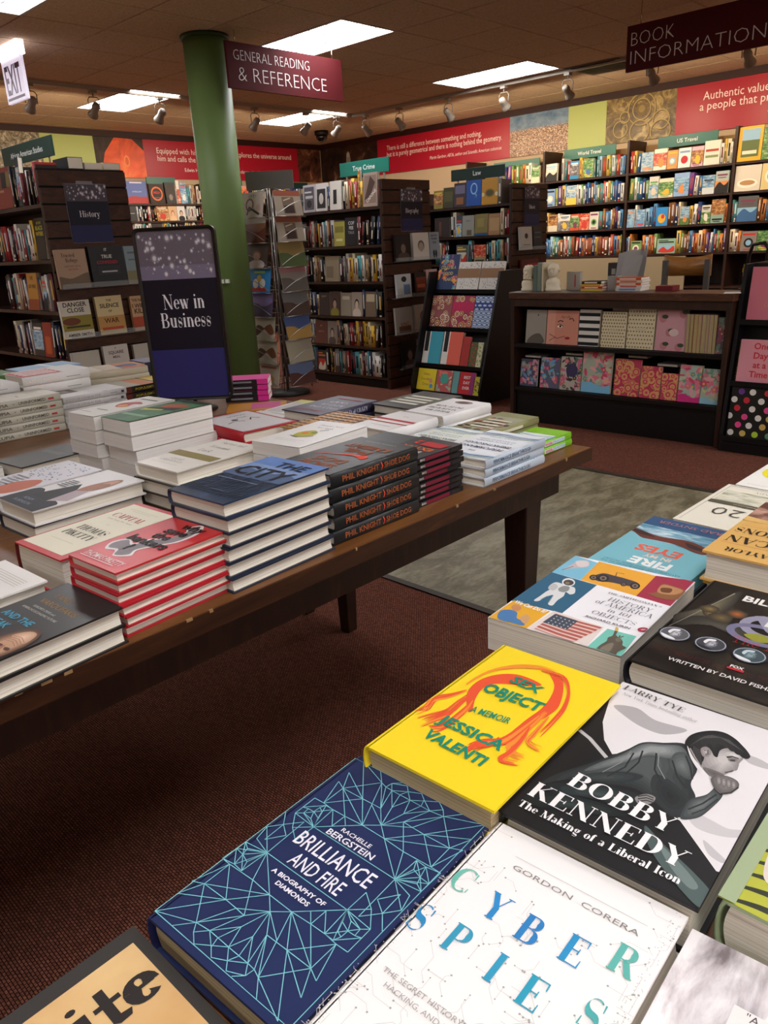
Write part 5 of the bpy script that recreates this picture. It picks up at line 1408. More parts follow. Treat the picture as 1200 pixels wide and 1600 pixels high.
# ---- on the counter: busts, books, papers
PLAS = mat('#d8ccb2', .55)
def bust(name, lab, x, y, s=1.0, beard=True, yaw=0.0):
    t = thing(name, lab, 'bust', CT.w(x, y, .905), CT.rz + yaw, 'white bookend busts')
    mb = MB()
    E = lambda a, b, z: [(a * math.cos(2 * math.pi * j / 20) * s, b * math.sin(2 * math.pi * j / 20) * s, z * s) for j in range(20)]
    mb.loft([E(.052, .045, 0), E(.052, .045, .018), E(.046, .038, .022), E(.05, .038, .05), E(.044, .034, .068), E(.026, .026, .08), E(.023, .025, .095)], PLAS)
    mb.build('shoulders', t)
    hb = MB()
    prof = [(.018, .02, .084, -.004), (.028, .03, .094, -.006), (.033, .036, .108, -.004), (.036, .04, .124, 0), (.037, .043, .14, .001), (.034, .04, .155, .002), (.024, .03, .167, .003), (.008, .01, .172, .003)]
    hb.loft([[(a * math.cos(2 * math.pi * j / 20) * s, (c + b * math.sin(2 * math.pi * j / 20)) * s, z * s) for j in range(20)] for a, b, z, c in prof], PLAS)
    hb.loft([[((.005 + .003 * k) * math.cos(2 * math.pi * j / 8) * s, (-.042 - .004 * k + .004 * math.sin(2 * math.pi * j / 8)) * s, (.136 - .012 * k) * s) for j in range(8)] for k in range(3)], PLAS)
    for sx in (-1, 1):
        hb.box((sx * .006 * s, -.043 * s, .137 * s), (sx * .024 * s, -.036 * s, .142 * s), PLAS)
        hb.loft([[(sx * .037 * s + .004 * s * math.cos(2 * math.pi * j / 8), .004 * s + .008 * s * math.sin(2 * math.pi * j / 8), (.12 + .022 * k) * s) for j in range(8)] for k in range(2)], PLAS)
    if beard:
        rb = random.Random(5)
        for k in range(46):
            a = rb.uniform(-2.6, -.5); zz = rb.uniform(.08, .112)
            c = Vector((.03 * math.cos(a), .036 * math.sin(a) - .006, zz)) * s
            hb.loft([[(c.x + .007 * s * math.cos(q) * math.cos(w_), c.y + .007 * s * math.sin(q) * math.cos(w_), c.z + .008 * s * math.sin(w_)) for q in [2 * math.pi * j / 6 for j in range(6)]] for w_ in (-1.2, 0, 1.2)], PLAS)
        for k in range(60):
            a = rb.uniform(.0, 3.14); zz = rb.uniform(.12, .168)
            f = math.sqrt(max(0, 1 - ((zz - .13) / .046) ** 2))
            c = Vector((.036 * f * math.cos(a), .042 * f * math.sin(a), zz)) * s
            hb.loft([[(c.x + .007 * s * math.cos(q) * math.cos(w_), c.y + .007 * s * math.sin(q) * math.cos(w_), c.z + .007 * s * math.sin(w_)) for q in [2 * math.pi * j / 6 for j in range(6)]] for w_ in (-1.2, 0, 1.2)], PLAS)
    hb.build('head', t)
bust('bust', 'white bearded bust bookend at the far end of the counter top', .066, .12, 1.0, True, .25)
bust('bust', 'white bald bust bookend with its back to the pale books', .264, .12, 1.05, False, .25)
for i, (x, w_, h, c, d) in enumerate(((.125, .028, .17, '#5f6f66', 'grey green book held between the two busts'), (.156, .03, .185, '#78857a', 'taller grey green book held between the two busts'), (.19, .014, .185, '#c9bda0', 'thin cream book held between the two busts'))):
    b = MB(); b.box((0, 0, 0), (w_ - .001, .14, h), c); b.box((.002, .002, .002), (w_ - .003, .141, h + .0005), PAGES)
    tag(b.build('hardcover_book', loc=CT.w(x, .09, .906), rz=CT.rz), d, 'book')
def flat_pile(fr, x, y, z, specs, what):
    for i, (W, D, T, c, c2) in enumerate(specs):
        b = MB(); b.box((0, 0, 0), (W, D, T), c); b.box((.002, .004, .002), (W + .0008, D - .002, T - .002), PAGES); b.fr = None
        if c2: b.box((W * .15, -.0012, T * .25), (W * .8, -.0002, T * .75), c2)
        tag(b.build('paperback_book', loc=fr.w(x + (i % 2) * .006, y, z), rz=fr.rz), f'{what}, {ORD[len(specs) - i]} from its top' if len(specs) - i > 1 else f'{what}, its topmost book', 'book', what)
        z += T + .0005
b = MB(); b.box((0, 0, 0), (.1, .03, .12), '#a8a498'); b.box((.06, -.001, .02), (.07, 0, .1), '#b8524a')
tag(b.build('paperback_book', loc=CT.w(.32, .2, .906), rz=CT.rz), 'pale book leaning behind the bald bust', 'book')
flat_pile(CT, .475, .12, .906, [(.15, .11, .014, '#c9b44a', None), (.15, .11, .014, '#b8322c', '#e0d8c8'), (.14, .11, .014, '#d8a02c', None), (.14, .11, .018, '#1c1a1a', '#d8d2c4')], 'small pile of bright language books on the counter')
flat_pile(CT, .72, .13, .906, [(.17, .12, .02, '#c9c4bc', '#5a8ab8'), (.17, .12, .014, '#d8d2c4', '#b8322c'), (.17, .12, .016, '#c9562a', '#e0d8c8'), (.17, .12, .014, '#cfc8b8', '#c9562a'), (.17, .12, .016, '#c9562a', '#e0d8c8')], 'orange and white book pile on the counter')
t = thing('paper_sheaf', 'leaning sheaf of loose white papers behind the orange book pile', 'papers', CT.w(.52, .5, .775), CT.rz)
rr = random.Random(8)
for i in range(6):
    b = MB(); z = 0
    rings = [[(0, .0, 0), (.15, .0, 0), (.15, .001, 0), (0, .001, 0)], [(.02, .03, .17), (.17, .02, .17), (.17, .021, .17), (.02, .031, .17)], [(.05, .045, .345), (.2, .02, .36), (.2, .021, .36), (.05, .046, .345)]]
    b.loft(rings, '#a3a09c', smooth=False)
    o = b.build('sheet', t, loc=(rr.uniform(-.06, .03), i * .007, 0)); o.rotation_euler = (0, rr.uniform(-.1, .12), rr.uniform(-.1, .1))
t = thing('document_tray', 'dark grey document tray standing behind the papers with a white label', 'tray', CT.w(.40, .62, .7515), CT.rz)
b = MB(); b.box((0, 0, 0), (.2, .05, .31), '#3a3733'); bevel(b.build('body', t)); b = MB(); b.box((.03, -.002, .23), (.06, 0, .27), '#a8a498'); b.build('label_card', t)
b = MB(); b.box((0, 0, 0), (.07, .06, .09), '#9a968f'); tag(b.build('card_box', loc=CT.w(.64, .17, .906), rz=CT.rz), 'small pale card box between the bright pile and the orange pile', 'box')
b = MB(); b.box((0, 0, 0), (.11, .1, .03), '#6d1a20'); tag(b.build('paperback_book', loc=CT.w(.98, .15, .906), rz=CT.rz), 'dark red book lying beside the paper sheaf on the counter', 'book')
b = MB(); b.box((0, 0, 0), (.09, .14, .0015), '#d8d4cc'); tag(b.build('paper_sheet', loc=CT.w(1.46, -.01, .9055), rz=CT.rz + .3), 'white paper slip on the far end of the counter top', 'paper')

# ---- behind the counter
t = thing('chair', 'wooden backed chair with grey posts behind the counter', 'chair', (5.95, 2.46, 0), -R90 + .1)
GP = mat('#6b6660', .4, .4, .5)
for sx in (-.15, .15):
    b = MB(); b.box((sx - .018, -.19, 0), (sx + .018, -.155, 1.05), GP); b.build('leg', t)
    b = MB(); b.box((sx - .018, .19, 0), (sx + .018, .225, .6), GP); b.build('leg', t)
b = MB(); b.box((-.2, -.2, .6), (.2, .24, .635), WOOD_CHAIR); bevel(b.build('seat', t), .01)
b = MB()
n = 10
for z0, z1 in ((.935, 1.085),):
    rg = []
    for i in range(n + 1):
        x = -.17 + .34 * i / n; y = -.15 + .03 * (1 - (x / .17) ** 2)
        rg.append([(x, y, z0), (x, y + .014, z0), (x, y + .014, z1 - .02 * (1 - (x / .17) ** 2)), (x, y, z1 - .02 * (1 - (x / .17) ** 2))])
    b.loft(rg, WOOD_CHAIR)
b.build('backrest', t)
t = thing('book_cart', 'dark book cart with a curved handle behind the counter end', 'cart', (6.15, 2.2, 0), -R90)
CMt = mat('#1d1715', .4)
for x in (0, .36):
    b = MB(); b.box((x, 0, .12), (x + .02, .4, .8), CMt); b.build('side_panel', t)
for z in (.2, .5, .8):
    b = MB(); b.box((.0, 0, z), (.38, .4, z + .02), CMt); b.build('shelf', t)
b = MB(); b.tube([(.07, .0, .8), (.07, -.02, 1.05), (.09, -.02, 1.13), (.17, -.02, 1.14), (.2, -.02, 1.1), (.2, 0, .8)], .014, CMt); b.build('handle', t)
for x in (.04, .34):
    for y in (.05, .35):
        b = MB(); b.lathe([(.05, -.012), (.05, .012)], BLACKM, 16, (x, y, .05), 'Y'); b.build('caster', t)
CF = Frame((6.15, 2.2, 0), -R90)
flat_pile(CF, .02, .02, .821, [(.2, .15, .03, '#2f6a68', None), (.2, .15, .025, '#4a8a84', None), (.18, .14, .03, '#3a3a38', '#8a8578'), (.17, .14, .028, '#b8b2a4', None), (.17, .14, .03, '#c99a2c', None), (.18, .14, .026, '#b8a23a', None)], 'teal and yellow book stack on the cart')
flat_pile(CF, .28, .1, .821, [(.09, .14, .03, '#5a564f', None), (.09, .14, .028, '#8a857a', None), (.09, .14, .03, '#4a463f', None), (.09, .14, .026, '#8a8578', None)], 'grey book stack by the cart handle')
t = thing('desk', 'dark information desk behind the counter', 'desk', (4.93, 3.1, 0), -R90)
b = MB(); b.box((0, 0, .72), (1.3, .5, .75), WOOD_CASE); b.build('desk_top', t); b = MB(); b.box((.03, .02, 0), (1.27, .05, .72), WOOD_CASE); b.build('front_panel', t)
for x in (.0, 1.27):
    b = MB(); b.box((x, .05, 0), (x + .03, .48, .72), WOOD_CASE); b.build('side_panel', t)

# ---- display at the frame edge with the polka dot notebook
RF = Frame((4.58, 1.655, 0), -R90)
t = thing('notebook_display', 'sloping black display of pink and polka dot notebooks at the frame edge', 'display stand', RF.O, RF.rz)
RW = .95
for x in (0, RW - .02):
    b = MB(); prof = [(.0, 0), (.0, .1), (.13, 1.06), (.55, 1.06), (.55, 0)]
    b.loft([[(x, a, c) for a, c in prof], [(x + .02, a, c) for a, c in prof]], mat('#141112', .4), smooth=False); b.build('side_panel', t)
for y, z in ((.03, .085), (.07, .405), (.115, .75)):
    b = MB(); b.box((.02, y - .03, z - .02), (RW - .02, y + .1, z), BLACKM); b.box((.02, y - .034, z - .02), (RW - .02, y - .028, z + .01), BLACKM); b.build('shelf', t)
b = MB(); prof = [(.1, .0), (.11, .0), (.24, 1.06), (.23, 1.06)]
b.loft([[(.02, a, c) for a, c in prof], [(RW - .02, a, c) for a, c in prof]], BLACKM, smooth=False); b.build('back_panel', t)
b = MB(); b.box((.02, .0, 0), (RW - .02, .02, .06), BLACKM); b.build('kick_plate', t)
notebook(RF, .045, .105, .753, .22, .29, '#c9707e', lambda q: q.text('Golden', (.4 * q.W, .25 * q.H), (.95 * q.W, .25 * q.H), '#c98a74', h=.03, shear=.3) and None, 'plain pink notebook on the top tier at the frame edge', tilt=-.13, T=.02)
notebook(RF, .04, .06, .408, .24, .24, '#d8909a', script(['One', 'Day', 'at a', 'Time'], '#c9303a', .15, .78, .22), 'pink spiral one day at a time notebook', tilt=-.13, T=.02, spiral=True)
def polka(q):
    r = random.Random(2); cs = ['#e0dcd4', '#c92f3a', '#7ac0d8', '#c9a85a', '#e0dcd4', '#6a3a8a', '#a8c93a', '#e04a8a', '#e0dcd4', '#5a8a6a']
    for i in range(5):
        for j in range(6):
            q.disc((i + .2 + (.5 if j % 2 else 0)) * q.W / 4.6 + r.uniform(-.01, .01), (j + .5) * q.H / 6, .018, cs[(i * 3 + j * 7) % 10], n=16); q.n -= 1
notebook(RF, .03, .022, .088, .34, .29, '#1a1816', polka, 'large black polka dot notebook on the lowest tier', tilt=-.1, T=.025)
notebook(RF, .29, .105, .753, .22, .29, '#c9707e', None, 'second pink notebook beyond the frame edge', tilt=-.13)
notebook(RF, .32, .06, .408, .24, .24, '#d8909a', None, 'second pink spiral notebook beyond the frame edge', tilt=-.13, spiral=True)

# ------------------------------------------------------------------ tabletop sign stand
t = thing('sign_stand', 'tall black framed tabletop sign reading new in business', 'sign', (1.385, 2.455, .7795), Rd(-47))
SW, SH = .275, .575
b = MB()
def rr_ring(x0, z0, x1, z1, rad, y):
    out = []
    for cx, cz, a0 in ((x1 - rad, z1 - rad, 0), (x0 + rad, z1 - rad, 90), (x0 + rad, z0 + rad, 180), (x1 - rad, z0 + rad, 270)):
        for k in range(6):
            a = Rd(a0 + 18 * k); out.append((cx + rad * math.cos(a), y, cz + rad * math.sin(a)))
    return out
o1, o2 = rr_ring(0, 0, SW, SH, .022, -.012), rr_ring(0, 0, SW, SH, .022, .012)
i1, i2 = rr_ring(.011, .011, SW - .011, SH - .011, .014, -.012), rr_ring(.011, .011, SW - .011, SH - .011, .014, .012)
FRM = mat('#17120f', .3, .5)
b.loft([o1, o2, i2, i1, o1], FRM, cap=False); b.build('frame', t)
b = MB(); b.box((.011, -.006, .011), (SW - .011, .006, SH - .011), mat('#120e20', .3))
q = Art(SW - .022, SH - .022)
q.fr(0, 0, 1, .30, '#2c2a66'); q.fr(0, .72, 1, 1, '#6b616c'); q.fr(0, .72, 1, .8, '#7a7088')
snow(q, 0, .73, 1, 1, 130, 4)
q.center('New in', .545, .088, '#e6e4ea', font='serif', maxw=.56, u=.52); q.center('Business', .435, .088, '#e6e4ea', font='serif', maxw=.68, u=.52)
q.emit(b, lambda p: (p[0] + .011, -.006 - p[2], p[1] + .011), off=.0006); b.build('poster', t)
b = MB(); b.box((SW / 2 - .006, -.005, -.03), (SW / 2 + .006, .005, .003), FRM); b.build('post', t)
b = MB(); b.lathe([(.075, -.037), (.075, -.031), (.02, -.028)], FRM, 24, (SW / 2, 0, 0)); b.build('base', t)

# ------------------------------------------------------------------ the long display tables
WOOD_EDGE = _wood('table_edge_wood', ('#2a160b', '#3a2011', '#4c2b17'), (1.5, 14, 14), .4)
def table(name, lab, x0, x1, y0, y1, z, legs, ah=.085, inset=.07):
    t = thing(name, lab, 'table', (x0, y0, 0), 0)
    W, D = x1 - x0, y1 - y0
    b = MB(); b.box((0, 0, z - .034), (W, D, z - .0015), WOOD_EDGE); b.box((.0025, .0025, z - .0015), (W - .0025, D - .0025, z), WOOD_TOP)
    rw = random.Random(int(x1 * 100))
    for k in range(26):
        cx = rw.uniform(.05, W - .05); cl = rw.uniform(.004, .016)
        b.box((cx, -.0002, z - rw.uniform(.004, .008)), (cx + cl, .003, z + .0002), '#9a7a52')
    b.build('table_top', t)
    b = MB(); i = inset
    b.box((i, i, z - .034 - ah), (W - i, i + .022, z - .034), WOOD_DARK); b.box((i, D - i - .022, z - .034 - ah), (W - i, D - i, z - .034), WOOD_DARK)
    b.box((i, i + .022, z - .034 - ah), (i + .022, D - i - .022, z - .034), WOOD_DARK); b.box((W - i - .022, i + .022, z - .034 - ah), (W - i, D - i - .022, z - .034), WOOD_DARK)
    b.build('apron', t)
    for lx, ly in legs:
        b = MB()
        a, c = .036, .021
        sx = -1 if lx > W / 2 else 1; sy = -1 if ly > D / 2 else 1
        rg = []
        for zz, h in ((0, c), (z - .034 - ah, a), (z - .034, a)):
            ox, oy = (a - h) * 0, 0
            rg.append([(lx - h, ly - h, zz), (lx + h, ly - h, zz), (lx + h, ly + h, zz), (lx - h, ly + h, zz)])
        b.loft(rg, WOOD_DARK, smooth=False); bevel(b.build('leg', t), .004)
    return t
TZ = .742
table('display_table', 'long dark wood display table with worn front edge', -1.5, 1.765, .957, 1.882, TZ, [(3.11, .11), (3.11, .82), (.11, .11), (.11, .82)], inset=.06)
table('display_table', 'second display table behind, carrying the navy tabletop sign', -1.5, 1.765, 1.888, 3.0, TZ, [(3.11, .11), (3.11, 1.0), (.11, .11), (.11, 1.0)], inset=.06)
RZ = .765
table('display_table', 'near display table under the flat rows of new books', -.6, 2.2, -.75, .44, RZ, [(2.7, 1.09), (2.7, .1), (.1, 1.09), (.1, .1)])

def A(W, L, quad=None, crop=None):
    q = Art(W, L, quad)
    if crop: q.crop(*crop)
    return q
CREAM = '#e9e2d0'
# --- front row of the long table
W, L = .155, .236
a = A(W, L)
for st, v, h, c, u, mw in (('YANIS', .83, .05, '#a8824a', .36, .36), ('VAROUFAKIS', .745, .05, '#a8824a', .5, .72)):
    a.center(st, v, h, c, u=u, maxw=mw, weight=-.005)
a.center("EUROPE'S CRISIS and", .69, .02, '#cfcac0', u=.44, maxw=.6); a.center("AMERICA'S ECONOMIC FUTURE", .65, .02, '#cfcac0', u=.46, maxw=.75)
for st, v, u, mw in (('AND THE', .53, .38, .55), ('WEAK', .44, .3, .42), ('SUFFER', .35, .35, .5), ('WHAT THEY', .26, .4, .6), ('MUST?', .17, .3, .4)):
    a.center(st, v, .055, '#4aa3c4', u=u, maxw=mw, weight=.015)
a.soft([(.60 * W, .36 * L), (.64 * W, .48 * L), (.74 * W, .545 * L), (.88 * W, .53 * L), (.97 * W, .42 * L), (.97 * W, .25 * L), (.9 * W, .08 * L), (.76 * W, .04 * L), (.66 * W, .14 * L)], '#5c4030', '#c49a7c', 6, (.82 * W, .36 * L), .6)
a.soft([(.68 * W, .43 * L), (.75 * W, .51 * L), (.86 * W, .51 * L), (.92 * W, .42 * L), (.8 * W, .40 * L)], '#c49a7c', '#e6c4a8', 5)
for i in range(4): a.line([(.70 * W, (.43 - .018 * i) * L), (.8 * W, (.445 - .018 * i) * L), (.9 * W, (.425 - .018 * i) * L)], .0009, '#9a6c50')
a.soft([(.7 * W, .33 * L), (.77 * W, .345 * L), (.8 * W, .33 * L), (.75 * W, .315 * L)], '#6a4634', '#33211a', 3); a.soft([(.84 * W, .335 * L), (.9 * W, .345 * L), (.93 * W, .325 * L), (.88 * W, .315 * L)], '#6a4634', '#33211a', 3)
a.soft([(.8 * W, .34 * L), (.83 * W, .33 * L), (.87 * W, .24 * L), (.8 * W, .22 * L)], '#a5755a', '#d0a284', 3)
DK = '#262423'
stack(2, W, L, .029, .318, 1.03, TZ, -86, DK, 'dark grey book with tan and blue title and a bald man', a, jit=.008, seed=1, group='books on the long table')
# red paperback-size hardcovers
W, L = .13, .208
a = A(W, L)
a.curve([(.10 * W, .33 * L), (.2 * W, .45 * L), (.38 * W, .40 * L), (.42 * W, .52 * L), (.6 * W, .62 * L), (.62 * W, .76 * L), (.5 * W, .83 * L), (.62 * W, .93 * L), (.8 * W, .8 * L), (.82 * W, .6 * L), (.7 * W, .46 * L), (.62 * W, .33 * L), (.7 * W, .24 * L), (.52 * W, .17 * L), (.38 * W, .24 * L), (.22 * W, .22 * L)], '#e6dfdc')
a.curve([(.14 * W, .33 * L), (.22 * W, .42 * L), (.4 * W, .37 * L), (.46 * W, .5 * L), (.6 * W, .6 * L), (.64 * W, .76 * L), (.54 * W, .83 * L), (.62 * W, .9 * L), (.76 * W, .78 * L), (.78 * W, .6 * L), (.66 * W, .46 * L), (.58 * W, .33 * L), (.64 * W, .25 * L), (.5 * W, .19 * L), (.38 * W, .27 * L), (.22 * W, .25 * L)], '#8a8286')
for st, v, u, mw in (('why', .8, .62, .42), ('save', .675, .54, .48), ('the', .56, .5, .36), ('bankers', .43, .5, .74), ('?', .29, .44, .1)):
    a.center(st, v, .105, '#15100f', u=u, maxw=mw, weight=.04)
a.center('THOMAS PIKETTY', .075, .065, '#f0dcd6', maxw=.76, weight=.005); a.fr(.12, .055, .8, .062, '#f0dcd6')
RD = '#b3202c'
stack(6, W, L, .0175, .545, 1.047, TZ, -86, '#c42a2f', 'red why save the bankers book with a grey pointing hand', a, jit=.004, seed=2, low=RD, group='books on the long table')
# the city
W, L = .152, .236
CITYC = noise_mat('foggy_blue_cover', 9, [(0.3, '#1f2836'), (0.6, '#33445f'), (0.8, '#5c74a0')], (1, 2, 1), 5, .3, .6)
a = A(W, L)
a.fr(0, .8, 1, 1, '#5f82bd'); a.fr(0, .66, 1, .8, '#7a94bf'); a.fr(0, .55, 1, .66, '#5f7499')
a.curve([(-.1 * W, .6 * L), (.2 * W, .68 * L), (.5 * W, .62 * L), (.8 * W, .7 * L), (1.1 * W, .6 * L), (1.1 * W, .5 * L), (-.1 * W, .5 * L)], '#4d5f80')
for i in range(14): a.fr(.03 + i * .07, .1, .055 + i * .07, .34 + .18 * ((i * 37) % 10) / 10, '#1c2330')
a.center('THE', .79, .13, '#10141c', u=.62, maxw=.5, weight=.015); a.center('CITY', .53, .21, '#10141c', u=.5, maxw=.84, weight=.015)
a.fr(.12, .4, .8, .407, '#8a94a8'); a.center('TONY NORFIELD', .16, .03, '#55627a', maxw=.5)
stack(6, W, L, .0258, .752, 1.058, TZ, -87, CITYC, 'dark blue book titled the city in a foggy skyline', a, jit=.004, seed=3, low='#232a3c', group='books on the long table')
# phil knight
W, L = .16, .238
a = A(W, L)
OR_ = '#94502a'
a.center('SHOE', .78, .11, OR_, maxw=.62, weight=.03); a.center('DOG', .64, .11, OR_, maxw=.55, weight=.03)
a.curve([(.2 * W, .56 * L), (.16 * W, .50 * L), (.24 * W, .46 * L), (.5 * W, .50 * L), (.95 * W, .62 * L), (.5 * W, .53 * L), (.32 * W, .52 * L)], '#e04a34')
a.center('PHIL', .34, .11, OR_, maxw=.52, weight=.03); a.center('KNIGHT', .2, .11, OR_, maxw=.72, weight=.03)
a.center('A MEMOIR BY THE CREATOR', .09, .02, '#b8b0a8', maxw=.7)
T = .0278
sp = Art(L, T)
sp.text('PHIL KNIGHT', (.028, .009), (.125, .009), OR_, h=.0115, weight=.025); sp.line([(.131, .006), (.134, .014), (.131, .022)], .002, '#e04a34'); sp.text('SHOE DOG', (.139, .009), (.212, .009), OR_, h=.0115, weight=.025)
stack(5, W, L, T, .998, 1.07, TZ, 90, '#232526', 'charcoal memoir with orange lettering and a red swoosh shape', a, sp, jit=.003, seed=4, group='books on the long table')
# black red
W, L, T = .115, .163, .0112
a = A(W, L)
a.center('INSIDE WALL STREET', .84, .045, '#c9c5bf', maxw=.7); a.center('BORN', .62, .1, '#d8d3cc', maxw=.8, weight=.02); a.center('EXTRA', .46, .12, '#e0702c', maxw=.8, weight=.03); a.fr(.1, .18, .62, .38, '#b3262c'); a.center('2', .2, .15, '#d8402f', u=.75, weight=.03)
sp = Art(L, T)
sp.rect(.038, .002, .115, .0095, '#7a1c33'); sp.text('BIG', (.022, .0035), (.036, .0035), '#cfcac4', h=.005, weight=.02); sp.text('SHORT', (.125, .003), (.155, .003), '#4a4a4c', h=.006)
stack(8, W, L, T, 1.203, 1.066, TZ, 90, '#1b1718', 'thin black book with a red band and orange title', a, sp, jit=.003, hard=False, seed=5, group='books on the long table')
# performance breakthrough
W, L, T = .16, .242, .0212
def perf(q):
    W, L = q.W, q.H
    for k, (c, o) in enumerate((('#7aa0c4', 0), ('#3f6f9f', .03), ('#b9cfdf', .06), ('#9db49a', .09))):
        q.line([(.0, (.10 + o) * L), (.3 * W, (.12 + o) * L), (.6 * W, (.09 + o) * L), (W, (.12 + o) * L)], .003, c)
        q.line([(.0, (.86 + o * .8) * L), (.4 * W, (.9 + o) * L), (.7 * W, (.87 + o) * L), (W, (.9 + o) * L)], .0035, c)
    q.center('THE', .76, .035, '#44566c'); q.center('PERFORMANCE', .62, .07, '#2c3f5c', maxw=.8, weight=.01); q.center('BREAKTHROUGH', .5, .07, '#2c3f5c', maxw=.82, weight=.01); q.center('A RADICAL APPROACH', .4, .03, '#5c6b80'); q.center('TO SUCCESS AT WORK', .34, .03, '#5c6b80'); q.center('CHARLIE SAHANA', .24, .03, '#6b7d92')
a = A(W, L); perf(a)
a.it = [i for i in a.it]
sp = Art(L, T)
sp.text('PERFORMANCE BREAKTHROUGH', (.028, .006), (.178, .006), '#47607f', h=.0095, weight=.012); sp.rect(.188, 0, .193, T, '#9db49a'); sp.rect(.196, 0, .205, T, '#6f93b4'); sp.rect(.21, 0, .213, T, '#7aa0c4'); sp.rect(.008, 0, .012, T, '#7aa0c4'); sp.rect(.016, 0, .018, T, '#9db49a')
stack(3, W, L, T, 1.448, 1.056, TZ, 90, '#dfe3e6', 'white and blue performance book with wavy stripes', a, sp, jit=.003, seed=6, spine_c='#c3d0dc', group='books on the long table')
# green
W, L, T = .11, .18, .0175
a = A(W, L); a.fr(.0, 0, 1, .3, '#86c22c'); a.fr(.08, .35, .95, .9, '#e2e8e4'); a.line([(0, .5 * L), (.5 * W, .6 * L), (W, .5 * L)], .006, '#7fb4c4'); a.line([(0, .42 * L), (.5 * W, .5 * L), (W, .44 * L)], .004, '#4a90a8'); a.fr(.1, .7, .9, .74, '#55717a'); a.fr(.1, .8, .7, .84, '#55717a')
sp = Art(L, T); sp.rect(.05, .004, .09, .0135, '#e8d8dc'); sp.text('ANGEL', (.053, .006), (.087, .006), '#b83a5c', h=.006, weight=.02); sp.rect(.092, .004, .145, .0135, '#d3e2ea'); sp.text('INVESTORS', (.095, .006), (.143, .006), '#6f93b0', h=.006)
stack(2, W, L, T, 1.668, 1.07, TZ, 90, '#7ec225', 'bright lime green book at the table corner', a, sp, jit=.003, seed=7, hard=True, group='books on the long table')

# --- second row
W, L = .15, .23
a = A(W, L); a.center('DEAR', .62, .06, '#a8a098', u=.62, font='serif', weight=.1); a.center('CHAIRMAN', .52, .06, '#a8a098', u=.6, font='serif', weight=.1)
for i in range(5): a.fr(.12, .9 - i * .022, .88, .904 - i * .022, '#b8b2aa')
stack(2, W, L, .031, .292, 1.205, TZ, -87, '#ece8e2', 'white book with fine grey title beside the thick cream and red one', a, jit=.006, seed=8, group='books on the long table')
b = MB()
a = A(.15, .23); a.fr(.1, .6, .9, .9, '#d8402c'); a.disc(.075, .08, .03, '#d8402c')
stack(1, .15, .23, .03, .26, 1.37, TZ, -88, '#e6c21e', 'yellow book with red spots at the frame edge', a, seed=9, group='books on the long table')
W, L = .158, .245
a = A(W, L); a.fr(.07, .05, .9, .955, '#ece6cd')
a.center('CAPITAL', .70, .075, '#a82a2c', u=.48, maxw=.6, font='serif', weight=.2); a.center('in the Twenty-First Century', .65, .022, '#8a8474', u=.48, maxw=.5, font='serif', weight=.1); a.center('THOMAS', .4, .075, '#2a2622', u=.48, maxw=.56, font='serif', weight=.2); a.center('PIKETTY', .29, .075, '#2a2622', u=.48, maxw=.56, font='serif', weight=.2)
a.fr(.2, .87, .76, .873, '#b8b098'); a.fr(.3, .845, .66, .848, '#b8b098'); a.fr(.44, .56, .52, .563, '#b8b098'); a.fr(.25, .2, .7, .203, '#b8b098')
stack(1, W, L, .072, .567, 1.262, TZ, -86, '#c0202c', 'thick cream and red book titled capital', a, seed=10, spine_c='#5a1418', group='books on the long table')
# suit
W, L = .158, .25
a = A(W, L)
a.curve([(0, 0), (0, .3 * L), (.15 * W, .36 * L), (.35 * W, .3 * L), (.7 * W, .26 * L), (W, .2 * L), (W, -.02 * L)], '#20212a'); a.up(); a.raw([(.25 * W, .22 * L), (.42 * W, .62 * L), (.62 * W, .5 * L), (.72 * W, .2 * L)], '#121216'); a.up(); a.raw([(.72 * W, .2 * L), (.62 * W, .5 * L), (.78 * W, .58 * L), (.98 * W, .3 * L)], '#b9a8ac')
a.curve([(.62 * W, .5 * L), (.58 * W, .66 * L), (.66 * W, .84 * L), (.78 * W, .88 * L), (.86 * W, .74 * L), (.84 * W, .58 * L), (.75 * W, .52 * L)], '#a8765c'); a.curve([(.66 * W, .72 * L), (.7 * W, .83 * L), (.78 * W, .85 * L), (.84 * W, .74 * L), (.76 * W, .76 * L)], '#c99a80')
a.center('ADAM', .13, .04, '#8a93a8', u=.4, maxw=.3); a.center('ROBINSON', .06, .04, '#8a93a8', u=.45, maxw=.5)
for i in range(5): a.fr(.12, .62 - i * .035, .12 + .2 + .05 * (i % 3), .635 - i * .035, '#7a7a80')
stack(2, W, L, .032, .66, 1.575, TZ, -88, '#e4e1de', 'white book with a dark suited man reaching up', a, jit=.006, seed=11, low='#20222c', group='books on the long table')
a = A(W, L); a.curve([(.55 * W, .1 * L), (.5 * W, .35 * L), (.75 * W, .5 * L), (.95 * W, .35 * L), (.9 * W, .1 * L)], '#c4684a')
r = random.Random(4)
for i in range(60): a.rect(*(lambda x, y: (x, y, x + .006, y + .003))(r.uniform(.1, .9) * W, r.uniform(.5, .95) * L), '#5a6a9a')
for i in range(6): a.fr(.15, .2 + i * .05, .5, .22 + i * .05, '#9a9aa2')
stack(2, W, L, .03, .652, 1.755, TZ, -87, '#dcdade', 'white book with blue specks and an orange figure behind the suited man', a, jit=.006, seed=12, group='books on the long table')
stack(1, .15, .23, .03, .41, 1.86, TZ, -87, '#e9e4da', 'cream book at the frame edge near the grey spine stack', A(.15, .23).center('Essays', .6, .06, '#a8a098', font='serif'), seed=13, group='books on the long table')
